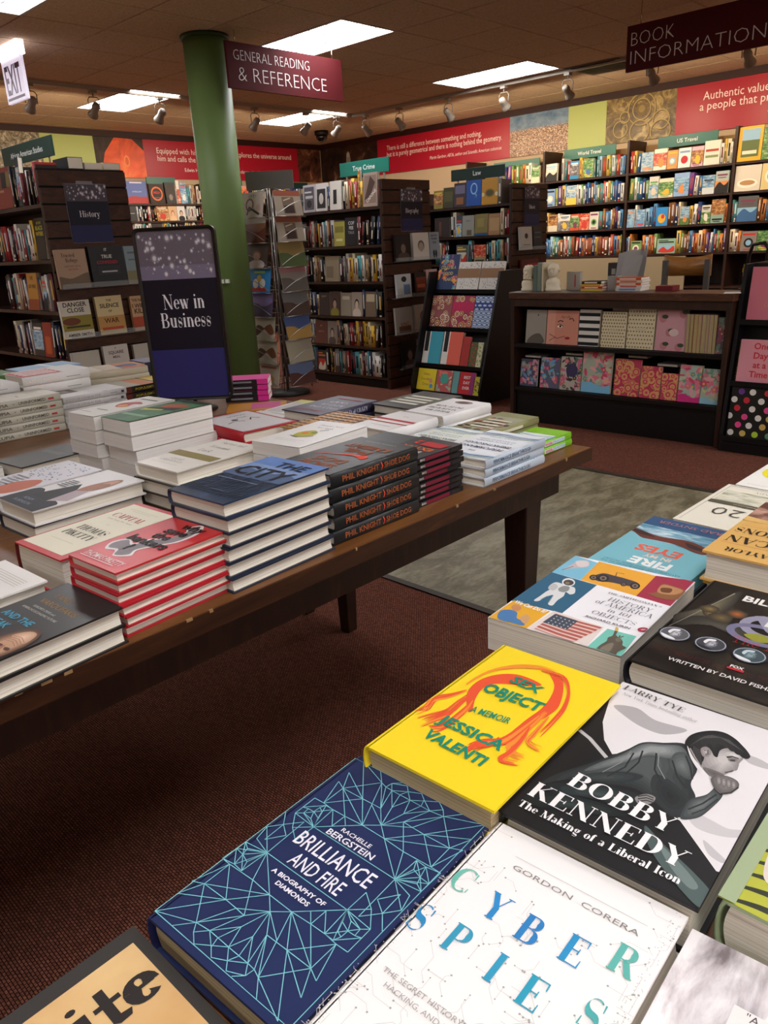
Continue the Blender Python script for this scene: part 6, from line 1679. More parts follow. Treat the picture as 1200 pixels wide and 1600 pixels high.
# ordinary luck
W, L = .158, .24
a = A(W, L); a.fr(0, .36, 1, .5, '#8a7c42'); a.center('Success and', .87, .06, '#6d675e', u=.52, font='serif', weight=.09, maxw=.7); a.center('Economic', .72, .06, '#6d675e', u=.5, font='serif', weight=.09, maxw=.56); a.center('Luck', .57, .075, '#6d675e', u=.42, font='serif', weight=.09, maxw=.4); a.center('GERARD', .25, .04, '#8a847a', font='serif', weight=.1, u=.45); a.center('CHRISTENSEN', .18, .04, '#8a847a', font='serif', weight=.1, u=.45); a.fr(.15, .12, .75, .124, '#b8b2a8')
a.fr(.12, .45, .88, .453, '#b8ac74'); a.fr(.12, .41, .7, .413, '#b8ac74')
stack(3, W, L, .032, .922, 1.478, TZ, -87, '#ece7dc', 'white book crossed by an olive band', a, jit=.006, seed=14, low='#2a211c', group='books on the long table')
# white yellow figure
W, L = .15, .228
a = A(W, L); a.center('Humans Need', .8, .045, '#5c5a56', maxw=.7, font='serif', weight=.1); a.center('Not Apply', .7, .045, '#5c5a56', maxw=.6, font='serif', weight=.1)
a.curve([(.35 * W, .34 * L), (.3 * W, .5 * L), (.45 * W, .6 * L), (.62 * W, .5 * L), (.6 * W, .36 * L)], '#b5b02a'); a.disc(.42 * W, .47 * L, .009, '#d8732a'); a.disc(.55 * W, .52 * L, .008, '#7a8a2a'); a.line([(.3 * W, .34 * L), (.5 * W, .3 * L), (.7 * W, .4 * L)], .003, '#3a3a34'); a.line([(.55 * W, .6 * L), (.66 * W, .66 * L)], .004, '#4a4a44')
a.fr(.2, .2, .8, .205, '#a8a49c'); a.fr(.25, .15, .7, .154, '#a8a49c')
stack(4, W, L, .0285, 1.125, 1.325, TZ, -85, '#ece9e4', 'white book with a small yellow creature drawing', a, jit=.005, seed=15, hard=False, group='books on the long table')
# dark grey paperback behind the black red stack
W, L = .13, .165
a = A(W, L)
for i in range(4): a.fr(.12, .8 - i * .05, .8 - .06 * i, .815 - i * .05, '#a8a69e')
stack(4, W, L, .0225, 1.248, 1.217, TZ, 90, '#35383a', 'plain charcoal book with small white lines behind the memoir stack', a, jit=.003, seed=16, group='books on the long table')
# orange pattern
W, L = .16, .215
def toucan(q):
    for i in range(8):
        for j in range(9):
            x, y = (i + .5 + (.5 if j % 2 else 0)) * q.W / 8, (j + .5) * q.H / 9
            q.disc(x, y, .0072, '#2f1d0f', ry=.005, n=8); q.n -= 1; q.disc(x + .008, y + .004, .0042, '#4d3214', n=7); q.n -= 1
    q.up(); q.fr(.2, .55, .82, .66, '#c4862c'); q.center('STRANGE', .56, .09, '#e6d9b8', maxw=.6); q.center('GENIUS', .38, .06, '#2c5a66', maxw=.6)
a = A(W, L); toucan(a)
sp = Art(L, .03)
for i in range(16):
    for j in range(2): sp.disc((i + .5) * L / 16, .008 + j * .012, .0045, '#3a2412', n=8); sp.n -= 1
stack(3, W, L, .0285, 1.345, 1.5, TZ, 92, '#c08426', 'ochre book covered in small dark birds', a, sp, jit=.004, seed=17, group='books on the long table')
# white red band
W, L = .14, .19
def wred(q):
    q.fr(.0, .44, 1, .52, '#b3282f'); q.fr(0, .62, 1, .66, '#b3282f'); q.center('Loyal', .24, .04, '#b86a64', font='serif'); q.fr(.2, .8, .7, .81, '#8a8680')
a = A(W, L); wred(a)
sp = Art(L, .028); sp.rect(.068, 0, .1, .028, '#b3282f')
stack(3, W, L, .0285, 1.445, 1.36, TZ, 88, '#e6e3df', 'white book with two red ribbons wrapping its cover', a, sp, jit=.004, seed=18, group='books on the long table')
# light performance sibling
W, L = .14, .22
a = A(W, L); a.fr(.03, .03, .97, .97, '#e4e9de'); perf(a)
stack(3, W, L, .02, 1.445, 1.208, TZ, 90, '#a9c2dc', 'pale blue edged book with green grey title behind the performance stack', a, jit=.003, seed=19, group='books on the long table')
# white what we now
W, L = .14, .205
a = A(W, L); a.disc(.5 * W, .18 * L, .03, '#9a7a70', ry=.018); a.disc(.5 * W, .19 * L, .018, '#5c4038', ry=.012)
for st, v, u in (('WHAT WE', .74, .45), ('NEVER WORE', .6, .5), ('DO IT NOW', .46, .5)):
    a.center(st, v, .075, '#23211f', u=u, maxw=.74, font='serif', weight=.2)
stack(3, W, L, .0285, 1.655, 1.345, TZ, 88, '#e8e6e3', 'white book with bold black lettering and a round portrait', a, jit=.004, seed=20, group='books on the long table')
# camo
W, L = .125, .225
a = A(W, L); a.fr(0, .0, 1, .22, '#8a8a5c')
r = random.Random(6)
for i in range(34):
    x, y = r.uniform(.05, .95) * W, r.uniform(.28, .95) * L
    a.disc(x, y, r.uniform(.006, .016), r.choice(['#5c5a3a', '#8a5a44', '#a8806a', '#3a3426']), ry=r.uniform(.004, .01), n=9)
for k in range(4): a.fr(.15, .42 + k * .12, .8 - .05 * (k % 2), .47 + k * .12, '#d8d2bc')
sp = Art(L, .019); sp.rect(.03, 0, .2, .019, '#7a6a4a'); sp.rect(.05, .004, .15, .012, '#cfc8ae'); sp.rect(.155, 0, .165, .019, '#b83a2c')
stack(3, W, L, .019, 1.672, 1.197, TZ, 88, '#8c8a5e', 'olive camouflage coloured book with pale lettering', a, sp, jit=.004, seed=21, group='books on the long table')
# blue first rate
W, L = .165, .235
a = A(W, L)
for st, v, u, c, mw in (('A FIRST-RATE', .8, .5, '#a83a54', .7), ('ONLY ONE', .62, .45, '#c9c8d4', .7), ('KIND OF', .47, .45, '#c9c8d4', .6), ('CRAZY', .32, .5, '#c9c8d4', .6)):
    a.center(st, v, .08, c, u=u, maxw=mw, font='serif', weight=.2)
a.fr(.2, .14, .8, .17, '#a83a54')
sp = Art(L, .029); sp.text('JUST KIND of CRAZY', (.05, .009), (.19, .009), '#c9c8d4', h=.012, font='serif')
stack(3, W, L, .0285, 1.50, 1.668, TZ, 91, '#2a2a44', 'navy book with pale serif capitals behind the ochre book', a, sp, jit=.004, seed=22, group='books on the long table')
# dark grey army
W, L = .16, .225
a = A(W, L); a.fr(.0, .25, 1, .72, '#5c5e4c')
for k in range(4): a.fr(.14 + .04 * (k % 2), .3 + k * .14, .86, .37 + k * .14, '#d8d4c4')
stack(3, W, L, .0275, 1.70, 1.50, TZ, 88, '#33352f', 'dark army green book with rows of white letters', a, jit=.004, seed=23, group='books on the long table')
# white red bordered
W, L = .175, .25
a = A(W, L); a.fr(.06, .05, .95, .95, '#d9d6d6'); a.disc(.42 * W, .62 * L, .01, '#2a2624'); a.line([(.2 * W, .5 * L), (.35 * W, .56 * L), (.5 * W, .5 * L)], .004, '#3a3634'); a.line([(.6 * W, .5 * L), (.7 * W, .6 * L), (.78 * W, .5 * L)], .005, '#3a3634')
a.center('SAVING', .78, .05, '#55504c', u=.6, maxw=.5); a.center('ASIA', .66, .05, '#55504c', u=.6, maxw=.4); a.fr(.1, .9, .8, .91, '#8a8682')
stack(3, W, L, .0285, 1.224, 1.715, TZ, -4, '#b02530', 'grey white book with a red border next to the blank page-edge block', a, jit=.004, seed=24, group='books on the long table')
# page-edge pile, two stacks
W, L = .135, .245
a = A(W, L); a.fr(.0, .0, .5, 1, '#3f6a46'); a.fr(.5, .0, 1, 1, '#4a7a52')
a.up(); a.raw([(.1 * W, .45 * L), (.9 * W, .55 * L), (.9 * W, .68 * L), (.1 * W, .56 * L)], '#1d2018'); a.up(); a.raw([(.1 * W, .42 * L), (.6 * W, .5 * L), (.6 * W, .55 * L), (.1 * W, .5 * L)], '#c9c832'); a.curve([(.2 * W, .65 * L), (.3 * W, .78 * L), (.7 * W, .82 * L), (.85 * W, .7 * L), (.5 * W, .62 * L)], '#a8522c'); a.fr(.1, .2, .9, .26, '#7aa880'); a.fr(0, .9, 1, 1, '#1c2c20')
stack(4, W, L, .0345, 1.01, 1.795, TZ, -88, '#3f6a46', 'green paperback topping the blank page-edge block', a, jit=.006, hard=False, seed=25, low='#e6e2dc', group='books on the long table')
a = A(W, L); a.curve([(.3 * W, .5 * L), (.25 * W, .62 * L), (.5 * W, .72 * L), (.75 * W, .66 * L), (.6 * W, .6 * L), (.7 * W, .48 * L), (.5 * W, .42 * L)], '#b83a3a'); a.curve([(.4 * W, .5 * L), (.5 * W, .56 * L), (.65 * W, .5 * L), (.5 * W, .44 * L)], '#e6a83a'); a.fr(.2, .82, .8, .86, '#7a7a74'); a.fr(.3, .25, .7, .27, '#7a7a74'); a.fr(.1, .12, .5, .13, '#7a7a74')
stack(4, W, L, .0345, .99, 1.94, TZ, -88, '#e6e2d8', 'white paperback with a red letter beside the green one', a, jit=.006, hard=False, seed=26, low='#e6e2dc', group='books on the long table')
# flat singles beyond
a = A(.16, .24); a.fr(0, 0, 1, .3, '#5c62a0'); a.fr(0, .3, 1, .34, '#b83a4a'); a.line([(.2 * W, .7 * L), (.8 * W, .72 * L)], .006, '#9ab87a'); a.fr(.2, .5, .6, .53, '#8a7a5c')
stack(2, .16, .24, .014, 1.41, 1.89, TZ, -4, '#e3e3e0', 'white thin book with a purple foot near the sign stand', a, hard=False, seed=27, group='books on the long table')
a = A(.19, .26); a.fr(.05, .7, .95, .95, '#c9c4c4'); a.fr(.1, .1, .5, .3, '#d8d28a'); a.disc(.12, .16, .03, '#6a6a74', ry=.02); a.fr(.2, .5, .8, .53, '#55534f'); a.fr(.8, .0, 1, 1, '#d8d47a')
stack(2, .19, .26, .012, 1.62, 1.9, TZ, 6, '#e6e4de', 'large white paperback with pictures lying behind the navy one', a, hard=False, seed=28, group='books on the long table')
stack(1, .16, .13, .014, 1.695, 1.672, TZ, 88, '#b8343c', 'red edged white book between the navy and army green ones', A(.16, .13).fr(.1, .1, .9, .9, '#e2dcd8'), seed=29, group='books on the long table')
# dark small ones in the gap
stack(1, .14, .2, .035, .80, 2.05, TZ, -84, '#2b2d2a', 'dark grey book lying in front of the grey spine stack', A(.14, .2).fr(.15, .6, .8, .7, '#6d706a'), seed=30, group='books on the second table')
stack(1, .14, .16, .03, .60, 2.1, TZ, -84, '#b9c4bc', 'pale green book lying in front of the grey spine stack', None, seed=31, group='books on the second table', hard=False)

# --- second table
T = .0245; W, L = .155, .235
sp = Art(L, T); sp.text('LUPIA', (.02, .008), (.068, .008), '#4a453c', h=.0095, weight=.015); sp.disc(.084, .0125, .0015, '#4a453c'); sp.text('UNINFORMED', (.1, .008), (.185, .008), '#4a453c', h=.0095, weight=.015); sp.rect(.194, .009, .212, .015, '#b83a34')
a = A(W, L)
for i in range(7): a.fr(.12, .2 + i * .1, .9, .21 + i * .1, '#cfcabc')
a.fr(.3, .48, .45, .5, '#b86a5c')
stack(5, W, L, T, .935, 2.545, TZ, 90, '#d8d4c4', 'grey cream book with dark spine capitals, front of the second table', a, sp, jit=.004, seed=32, spine_c='#b9b5a4', group='books on the second table')
T = .0205; W, L = .15, .225
sp = Art(L, T); sp.text('LAND OF CHARACTER', (.01, .007), (.13, .007), '#8a8782', h=.008, font='serif'); sp.rect(.14, 0, .158, T, '#1c1a1a'); sp.rect(.165, .009, .19, .011, '#9a9792'); sp.rect(.205, .006, .215, .014, '#3a3836')
a = A(W, L); a.fr(.1, .15, .9, .5, '#d8d6d2'); a.fr(.5, .6, 1, .95, '#7a6258'); a.fr(.6, .7, .9, .85, '#a8a4a2')
stack(5, W, L, T, 1.172, 2.545, TZ, 90, '#d8d6d2', 'white book with a black banded spine, middle of the second table', a, sp, jit=.004, seed=33, spine_c='#c4c2bf', group='books on the second table')
T = .021; W, L = .15, .215
sp = Art(L, T); sp.text("POPULISM'S POWER", (.06, .006), (.19, .006), '#b8a83a', h=.0085, weight=.02); sp.rect(0, 0, .045, T, '#5a2016')
a = A(W, L); a.fr(0, 0, 1, .35, '#d8b42c'); a.fr(0, .35, 1, .6, '#c9702c'); a.fr(0, .6, 1, 1, '#a89a84'); a.fr(0, .28, 1, .33, '#3a2a1c')
stack(4, W, L, T, 1.392, 2.60, TZ, 92, '#1f1a12', 'yellow and orange book with black spine beside the sign stand', a, sp, jit=.004, seed=34, hard=False, spine_c='#1f1a12', group='books on the second table')
T = .03
sp = Art(.24, T); sp.text('VOTE', (.03, .01), (.1, .01), '#b8b4b0', h=.012, font='serif'); sp.rect(.12, .014, .2, .017, '#b8b4b0')
stack(5, .16, .24, T, .875, 2.715, TZ, 90, '#e0dedb', 'tall white pile at the frame edge behind the grey spine stack', A(.16, .24), sp, jit=.004, seed=35, group='books on the second table')
T = .033
sp = Art(.235, T); sp.rect(.005, 0, .14, T, '#c4222c'); sp.text('LATINO AMERICA', (.012, .009), (.13, .009), '#ecdcd8', h=.0105, weight=.02); sp.rect(.15, .012, .2, .014, '#9a9894')
a = A(.16, .235); a.fr(.0, .42, .9, 1, '#c4222c'); 
for u in (.1, .3, .5, .7): a.up(); a.raw([(u * .16, .45 * .235), ((u + .12) * .16, .45 * .235), ((u + .12) * .16, .95 * .235), (u * .16, .95 * .235)], '#e4e0dc')
stack(5, .16, .235, T, 1.125, 2.715, TZ, 90, '#e4e2de', 'white and red Latino America book on the second table', a, sp, jit=.004, seed=36, group='books on the second table')
a = A(.16, .23); a.fr(.1, .25, .9, .75, '#b59a94'); a.disc(.08, .11, .04, '#c9b0a8', ry=.03)
stack(6, .16, .23, .026, .955, 2.905, TZ, 88, '#4d7a3c', 'green book with a pink oval on the second table', a, jit=.006, seed=37, group='books on the second table')
stack(6, .15, .22, .026, 1.2, 2.91, TZ, 92, '#9fc0dc', 'pale blue book at the back of the second table', A(.15, .22).fr(0, .4, 1, .5, '#dfe8ee'), jit=.006, seed=38, group='books on the second table')
a = A(.17, .24); a.fr(0, 0, 1, .4, '#b8703c'); a.curve([(.3 * .17, .1 * .24), (.3 * .17, .35 * .24), (.6 * .17, .4 * .24), (.7 * .17, .1 * .24)], '#2c3a66'); a.fr(0, .4, 1, .7, '#c9b89a'); a.disc(.05, .06, .02, '#a8321c')
stack(5, .17, .24, .026, 1.40, 2.80, TZ, 80, '#d8cdb4', 'cream book with an orange and blue picture behind the white banded stack', a, jit=.006, seed=39, group='books on the second table')
stack(5, .15, .22, .0255, 1.665, 2.86, TZ, 85, '#3f4450', 'grey book with a red band just behind the sign stand', A(.15, .22).fr(0, .5, 1, .65, '#a83a44').fr(0, .8, 1, 1, '#6a6484'), jit=.004, seed=40, group='books on the second table')
a = A(.1, .16); a.fr(0, 0, 1, 1, '#e03a96')
sp = Art(.16, .018); sp.rect(0, 0, .12, .018, '#1b181a'); sp.rect(.02, .006, .1, .012, '#8a8a8c')
stack(4, .1, .16, .018, 1.71, 2.35, TZ, 45, '#d8308c', 'small hot pink and black book pile between the sign and the column', a, sp, jit=.003, seed=41, hard=False, spine_c='#d8308c', group='books on the second table')
stack(1, .13, .2, .02, 1.57, 2.12, TZ, 50, '#c98a2c', 'small orange and pink book lying under the sign stand', A(.13, .2).fr(.2, .1, .9, .6, '#c9508a'), seed=42, hard=False, group='books on the second table')

# ------------------------------------------------------------------ the near table: flat rows of new books
NEARG = 'books on the near table'
# navy book with the diamond line pattern
W, L = .157, .238
Q = ((222, 1420), (561, 1180), (777, 1280), (450, 1622))
a = Art(W, L, Q)
LNC = '#7fc4cc'
c1 = lambda x, y: (210 + x / 4, 1170 + y / 4)
c3 = lambda x, y: (300 + x / 4, 1380 + y / 4)
N = dict(n1=(238.7, 1416.2), n2=c1(265, 875), n3=c1(360, 800), n4=c1(440, 815), n5=c1(605, 695), n6=c1(575, 912), n7=c1(640, 965), n8=c1(690, 1010), n9=c1(380, 1055), n10=c1(225, 1075), n11=c1(360, 1115),
         n12=c3(105, 265), n13=c3(310, 240), n14=c3(155, 312), n15=c3(225, 368), n16=c3(112, 370), n17=c3(0, 350), n18=c3(110, 435), n19=c3(205, 520), n20=c3(215, 455), n21=c3(290, 425), n22=c3(348, 470), n23=c3(385, 300),
         n24=c3(330, 550), n25=c3(240, 555), n26=c3(415, 560), n27=c3(390, 510), n28=c3(475, 290), n29=c3(400, 705), n30=c3(540, 325), n31=c3(605, 385), n32=c3(760, 500), n33=c3(695, 690), n34=c3(795, 580), n35=c3(925, 345),
         n36=c3(1000, 395), n37=c3(760, 220), n38=c3(850, 280), n39=c3(760, 143), n40=c3(858, 138), n42=c3(1145, 250), n43=c3(1150, 125), n44=c3(1115, 22), br=(435, 1591),
         h1=(424.5, 1416), h2=(459, 1416), h3=(548.5, 1412.5), hA=(424, 1390), A=(421, 1326), T=(480, 1280), R=(607.5, 1360),
         d1=c1(710, 560), d2=c1(650, 600), d3=c1(635, 695), d4=c1(680, 735), d5=c1(690, 635), d6=c1(720, 600), d7=c1(715, 680), d8=c1(740, 640), e1=c1(845, 470), e2=c1(830, 545), e3=c1(780, 540), e4=c1(965, 380), e5=c1(950, 455), e6=c1(965, 520),
         g1=c3(905, 320), g2=c3(1090, 305), g3=c3(870, 305), g4=c3(935, 265), g5=c3(1000, 262), g6=c3(1080, 250), g7=c3(965, 205), g8=c3(1020, 200), g9=c3(955, 300), g10=c3(1045, 290), e7=c1(560, 660), e8=c1(750, 790))
LN = '''n1 n6|n6 hA|n1 n9|n9 n8|n10 n9|n2 n4|n4 n5|n3 n5|n3 n4|n4 hA|n5 n6|n2 n6|n4 n6|n4 n9|n6 n7|n7 h1|n7 n8|n9 n7|n8 h1|n9 n11|n11 n12|n9 n12|n12 n8|n12 n13|n13 h1|n13 n15|n12 n15|n12 n16|n14 n16|n14 n13|n11 n17|n17 n15|n16 n18|n15 n20|n18 n20|n20 n21|n15 n22|n19 n20|n20 n22|n21 n23|n15 n23|n22 n23|n23 h1|n22 n24|n22 n27|n27 n26|n19 n24|n25 n24|n24 n27|n22 n28|n27 n28|n26 n28|n28 h1|n28 n31|n30 h1|n26 n30|n30 h2|n26 n29|n26 br|n26 n32|n31 n32|n31 h2|n31 n33|n31 n35|n32 h2|n32 n33|n32 n34|n32 n35|n34 n35|n31 br|n32 n39|h2 n37|n37 n40|n37 n38|n38 n40|n38 n35|n35 n36|g2 n36|h1 h2|h2 h3|h3 n43|h3 n44|n43 n44|n43 n42|h3 n42|h3 n38|h3 g1|n38 g1|g1 g2|g2 n42|n38 g6|g6 n42|h3 g4|h3 g6|g7 g4|g7 g5|g8 g5|g8 g6|h3 g7|h3 g8|g4 g9|g5 g9|g5 g10|g6 g10|g9 g1|g10 g2|hA h1|A hA|A T|A h3|hA h2|e8 n8|n5 e8|e8 hA|A e8|d1 d2|d2 d3|d3 d4|d1 A|d2 A|d3 A|d4 A|d5 A|d1 d5|d5 d2|d5 d3|d5 d4|d6 d5|d6 A|d7 d5|d7 A|d1 d6|d4 d7|A e1|e1 e3|e3 A|e2 e6|e1 e5|e5 e6|e4 e5|e5 T|e2 e5|e7 d3|e7 d1|e7 n5'''
segs = [[a.P(N[k]) for k in s_.split()] for s_ in LN.split('|')]
a.up()
for s_ in segs:
    a._line(s_, .00062, LNC, newlayer=False)
    a._line([(W - p[0], L - p[1]) for p in s_], .00062, LNC, newlayer=False)
fx0, fy0 = a.P(N['n1']); fx1, fy1 = W - fx0, L - fy0
a._line([(fx0, fy0), (fx0, fy1), (fx1, fy1), (fx1, fy0), (fx0, fy0)], .0007, LNC, newlayer=False)
WH = '#e9e6ee'
def brt(x, y): return (450 + x / 3.43, 1280 + y / 3.43)
a.text('BRILLIANCE', brt(38, 98), brt(438, 345), WH, top=brt(84, 22), weight=.006)
a.text('AND FIRE', brt(5, 205), brt(275, 385), WH, top=brt(50, 134), weight=.006)
a.text('RACHELLE', brt(300, 45), brt(455, 135), WH, top=brt(312, 25), weight=.012)
a.text('BERGSTEIN', brt(218, 55), brt(465, 197), WH, top=brt(235, 25), weight=.016)
a.text('A BIOGRAPHY OF', c1(868, 735), c1(1200, 955), WH, top=c1(885, 710), weight=.028)
a.text('DIAMONDS', c1(890, 815), c1(1095, 958), WH, top=c1(910, 790), weight=.028)
NAVY = noise_mat('navy_cover', 12, [(0.3, '#232c50'), (0.7, '#29335a')], rough=.35)
NAVYE = '#1f2450'
ms = flat_book_meshes(W, L, .034, NAVY, a, True, None, PAGES_TAN, NAVYE)
put_book(ms, (.306, .381, RZ + .003), Rd(-86.8), 'navy hardcover with teal diamond line pattern, brilliance and fire', NEARG)

# yellow memoir
W, L = .147, .236
Q = ((562, 1159), (783, 1005), (970, 1068), (772, 1261))
a = Art(W, L, Q); a.crop(550, 1000, 2.79)
HR, HO = '#e2532f', '#ee8c35'
r = random.Random(11)
def lock(pts, n, sp, w0, cols):
    for i in range(n):
        o = [r.uniform(-sp, sp) for _ in range(2)]
        q = []
        for j, (x, y) in enumerate(pts):
            k = j / (len(pts) - 1)
            q.append((x + o[0] * (.4 + k), y + o[1] * (.4 + k) + r.uniform(-1.5, 1.5)))
        out = []
        for j in range(len(q) - 1):
            p0, p1, p2, p3 = q[max(j - 1, 0)], q[j], q[j + 1], q[min(j + 2, len(q) - 1)]
            for t in (0, .25, .5, .75):
                out.append(tuple(.5 * (2 * p1[b] + (p2[b] - p0[b]) * t + (2 * p0[b] - 5 * p1[b] + 4 * p2[b] - p3[b]) * t * t + (3 * p1[b] - p0[b] - 3 * p2[b] + p3[b]) * t ** 3) for b in (0, 1)))
        out.append(q[-1])
        a.line(out, w0 * r.uniform(.5, 1.2), r.choice(cols), taper=lambda t: math.sin(math.pi * (.06 + .9 * t)) ** .8)
a.curve([(520, 200), (570, 165), (650, 145), (740, 150), (830, 190), (760, 195), (640, 185), (575, 205), (540, 250), (525, 300), (505, 300), (500, 240)], HR)
a.curve([(860, 130), (915, 160), (925, 210), (905, 280), (860, 320), (790, 360), (740, 395), (690, 400), (760, 340), (830, 290), (870, 240), (885, 190)], HR)
lock([(500, 215), (430, 235), (360, 250), (320, 290), (290, 300)], 9, 14, .0026, [HR, HO, HR])
lock([(520, 230), (470, 270), (420, 310), (360, 330), (300, 350)], 10, 16, .0026, [HR, HO])
lock([(530, 260), (500, 300), (440, 350), (390, 380), (345, 385)], 9, 14, .0028, [HR, HR, HO])
lock([(500, 190), (600, 135), (720, 115), (830, 120), (900, 145)], 6, 8, .0018, [HO, HR])
lock([(830, 130), (925, 160), (950, 220), (930, 290), (880, 350), (830, 400)], 8, 12, .002, [HR, HO])
lock([(850, 310), (780, 370), (720, 420), (690, 470), (740, 500)], 9, 14, .0028, [HO, HR])
lock([(820, 320), (740, 380), (660, 430), (580, 440), (520, 460)], 9, 14, .0032, [HR, HR, HO])
lock([(780, 370), (740, 430), (690, 480), (650, 510), (720, 530)], 8, 10, .0026, [HR, HO])
lock([(860, 330), (800, 400), (770, 440), (820, 470)], 6, 10, .002, [HO, HR])
lock([(640, 420), (600, 450), (540, 450), (505, 470)], 8, 10, .0032, [HR])
GR = '#14826a'
def t_(st, p0, p1, tp, wt=.03): a.text(st, p0, p1, GR, top=tp, weight=wt)
t_('SEX', (688, 178), (812, 232), (715, 152)); t_('OBJECT', (565, 215), (815, 308), (592, 180))
t_('A MEMOIR', (512, 305), (683, 360), (524, 280), .012)
t_('JESSICA', (365, 350), (645, 475), (395, 315)); t_('VALENTI', (300, 412), (560, 540), (330, 375))
ms = flat_book_meshes(W, L, .031, '#f2d327', a, True, None, PAGES_TAN, '#f2d327')
put_book(ms, (.533, .379, RZ + .031), Rd(-87.6), 'yellow hardcover with a red hair drawing and green letters', NEARG)
ms2 = flat_book_meshes(W, L, .029, '#f2d327', None, True, None, PAGES_TAN, '#f2d327')
put_book(ms2, (.534, .383, RZ + .001), Rd(-87.6), 'second copy hidden under the yellow red hair hardcover', NEARG)

# black and white biography
W, L = .166, .247
Q = ((770, 1266), (971, 1071), (1241, 1153), (1082, 1420))
a = Art(W, L, Q); a.crop(770, 1060, 2.79)
BLK, GRY = '#1b1a1b', '#35393a'
a.poly([(0, 575), (560, 30), (1420, 260), (870, 1010)], BLK)
a.poly([(560, 30), (1420, 260), (1090, 880), (955, 835), (800, 620), (700, 500), (560, 330), (505, 335), (472, 275), (468, 200), (500, 110)], '#dcd7d6')
a.line([(365, 235), (410, 270), (445, 310), (480, 350)], .004, '#b8b4b4')
a.curve([(520, 130), (620, 140), (700, 190), (840, 230), (740, 250), (640, 220), (560, 170)], '#aaa5a5')
a.curve([(1090, 330), (1150, 345), (1200, 370), (1230, 395), (1180, 390), (1110, 365)], '#b5b0b0')
a.curve([(820, 560), (930, 610), (1010, 650), (1080, 660), (1060, 690), (960, 680), (860, 640)], '#c3bebe')
a.curve([(900, 700), (960, 750), (1000, 790), (980, 800), (920, 760)], '#bcb7b7')
# the raised jacket: shoulder, back and arm
a.soft([(560, 320), (640, 285), (730, 285), (830, 290), (870, 350), (880, 400), (850, 460), (870, 520), (830, 590), (760, 600), (690, 540), (600, 480), (470, 460), (330, 440), (200, 460), (260, 420), (420, 370)], '#2a2e2f', '#4c5150', 6, (640, 380), .8)
a.soft([(540, 340), (640, 292), (730, 292), (810, 300), (835, 340), (760, 352), (660, 340), (560, 370), (440, 400), (380, 405), (450, 370)], '#565b5a', '#8a8e8c', 6, (690, 312), .75)
a.soft([(780, 330), (835, 330), (862, 390), (850, 440), (800, 420), (760, 380)], '#474c4b', '#6a6f6d', 5)
a.soft([(690, 420), (750, 440), (810, 490), (850, 540), (820, 585), (760, 590), (700, 540), (670, 470)], '#2d3132', '#1f2223', 4)
a.soft([(300, 440), (420, 415), (560, 410), (640, 430), (560, 455), (420, 452)], '#2a2f30', '#3d4443', 4)
for pts in ([(600, 330), (560, 390), (480, 430)], [(700, 330), (690, 400), (720, 460)], [(770, 360), (790, 430), (830, 480)], [(640, 320), (620, 370), (560, 420)], [(830, 340), (850, 390), (858, 440)]): a.line(pts, .0016, '#242829')
for pts in ([(590, 322), (540, 372), (460, 412)], [(712, 320), (706, 385), (735, 440)]): a.line(pts, .001, '#7d8280')
a.soft([(820, 560), (850, 525), (920, 505), (965, 470), (985, 490), (990, 515), (945, 560), (880, 605), (800, 610)], '#3c4141', '#666b6a', 5, (900, 545), .8)
a.line([(835, 570), (900, 545), (965, 505)], .0016, '#242829'); a.line([(850, 590), (910, 568), (970, 525)], .0014, '#2a2e2e')
a.soft([(230, 460), (420, 465), (600, 500), (640, 540), (560, 560), (380, 520), (240, 500)], '#1f2627', '#3c4746', 4)
a.soft([(120, 520), (240, 500), (400, 530), (560, 590), (470, 600), (300, 570), (170, 560)], '#1c2222', '#2f3a38', 4)
# trouser gleam and door edge
a.curve([(640, 640), (720, 720), (860, 850), (930, 940), (880, 1000), (760, 880), (660, 740)], '#4c5b58')
a.curve([(700, 720), (790, 800), (870, 900), (830, 910), (750, 820)], '#6f7d79')
a.curve([(600, 520), (650, 505), (690, 520), (670, 545), (620, 550)], '#8c8886')
for i in range(3): a.line([(612, 515 + i * 11), (650, 510 + i * 11), (682, 522 + i * 10)], .0016, '#3b3a3a')
# head
a.soft([(880, 330), (905, 392), (940, 398), (958, 440), (1000, 424), (1035, 405), (1057, 402), (1058, 388), (1074, 368), (1088, 348), (1060, 318), (1000, 290), (920, 300)], '#8d8784', '#bdb7b3', 6, (1005, 358), .9)
a.soft([(1010, 326), (1060, 326), (1082, 346), (1066, 352), (1030, 346)], '#b5afab', '#d0cac6', 3)
a.soft([(905, 392), (950, 400), (1000, 422), (975, 436), (950, 436)], '#6a6462', '#55504e', 3)
a.soft([(1020, 352), (1046, 350), (1064, 358), (1050, 366), (1026, 364)], '#7a7471', '#57524f', 3)
a.line([(1014, 347), (1040, 344), (1068, 352)], .0026, '#2b2827', taper=lambda t: 1 - .4 * t); a.line([(1030, 360), (1052, 362)], .0016, '#1f1c1b')
a.line([(1056, 360), (1066, 378), (1057, 401)], .0012, '#8a8481'); a.line([(1004, 412), (1030, 408), (1042, 404)], .0014, '#4a4341')
HAIR = [(828, 292), (838, 268), (862, 250), (905, 238), (960, 234), (1010, 243), (1055, 268), (1090, 300), (1112, 325), (1121, 344), (1106, 352), (1082, 346), (1056, 322), (1020, 308), (985, 318), (972, 346), (956, 340), (944, 318), (925, 306), (902, 310), (897, 330), (905, 352), (898, 384), (880, 392), (862, 372), (846, 330)]
a.soft(HAIR, '#191819', '#2b2a2a', 4, (950, 275), .7)
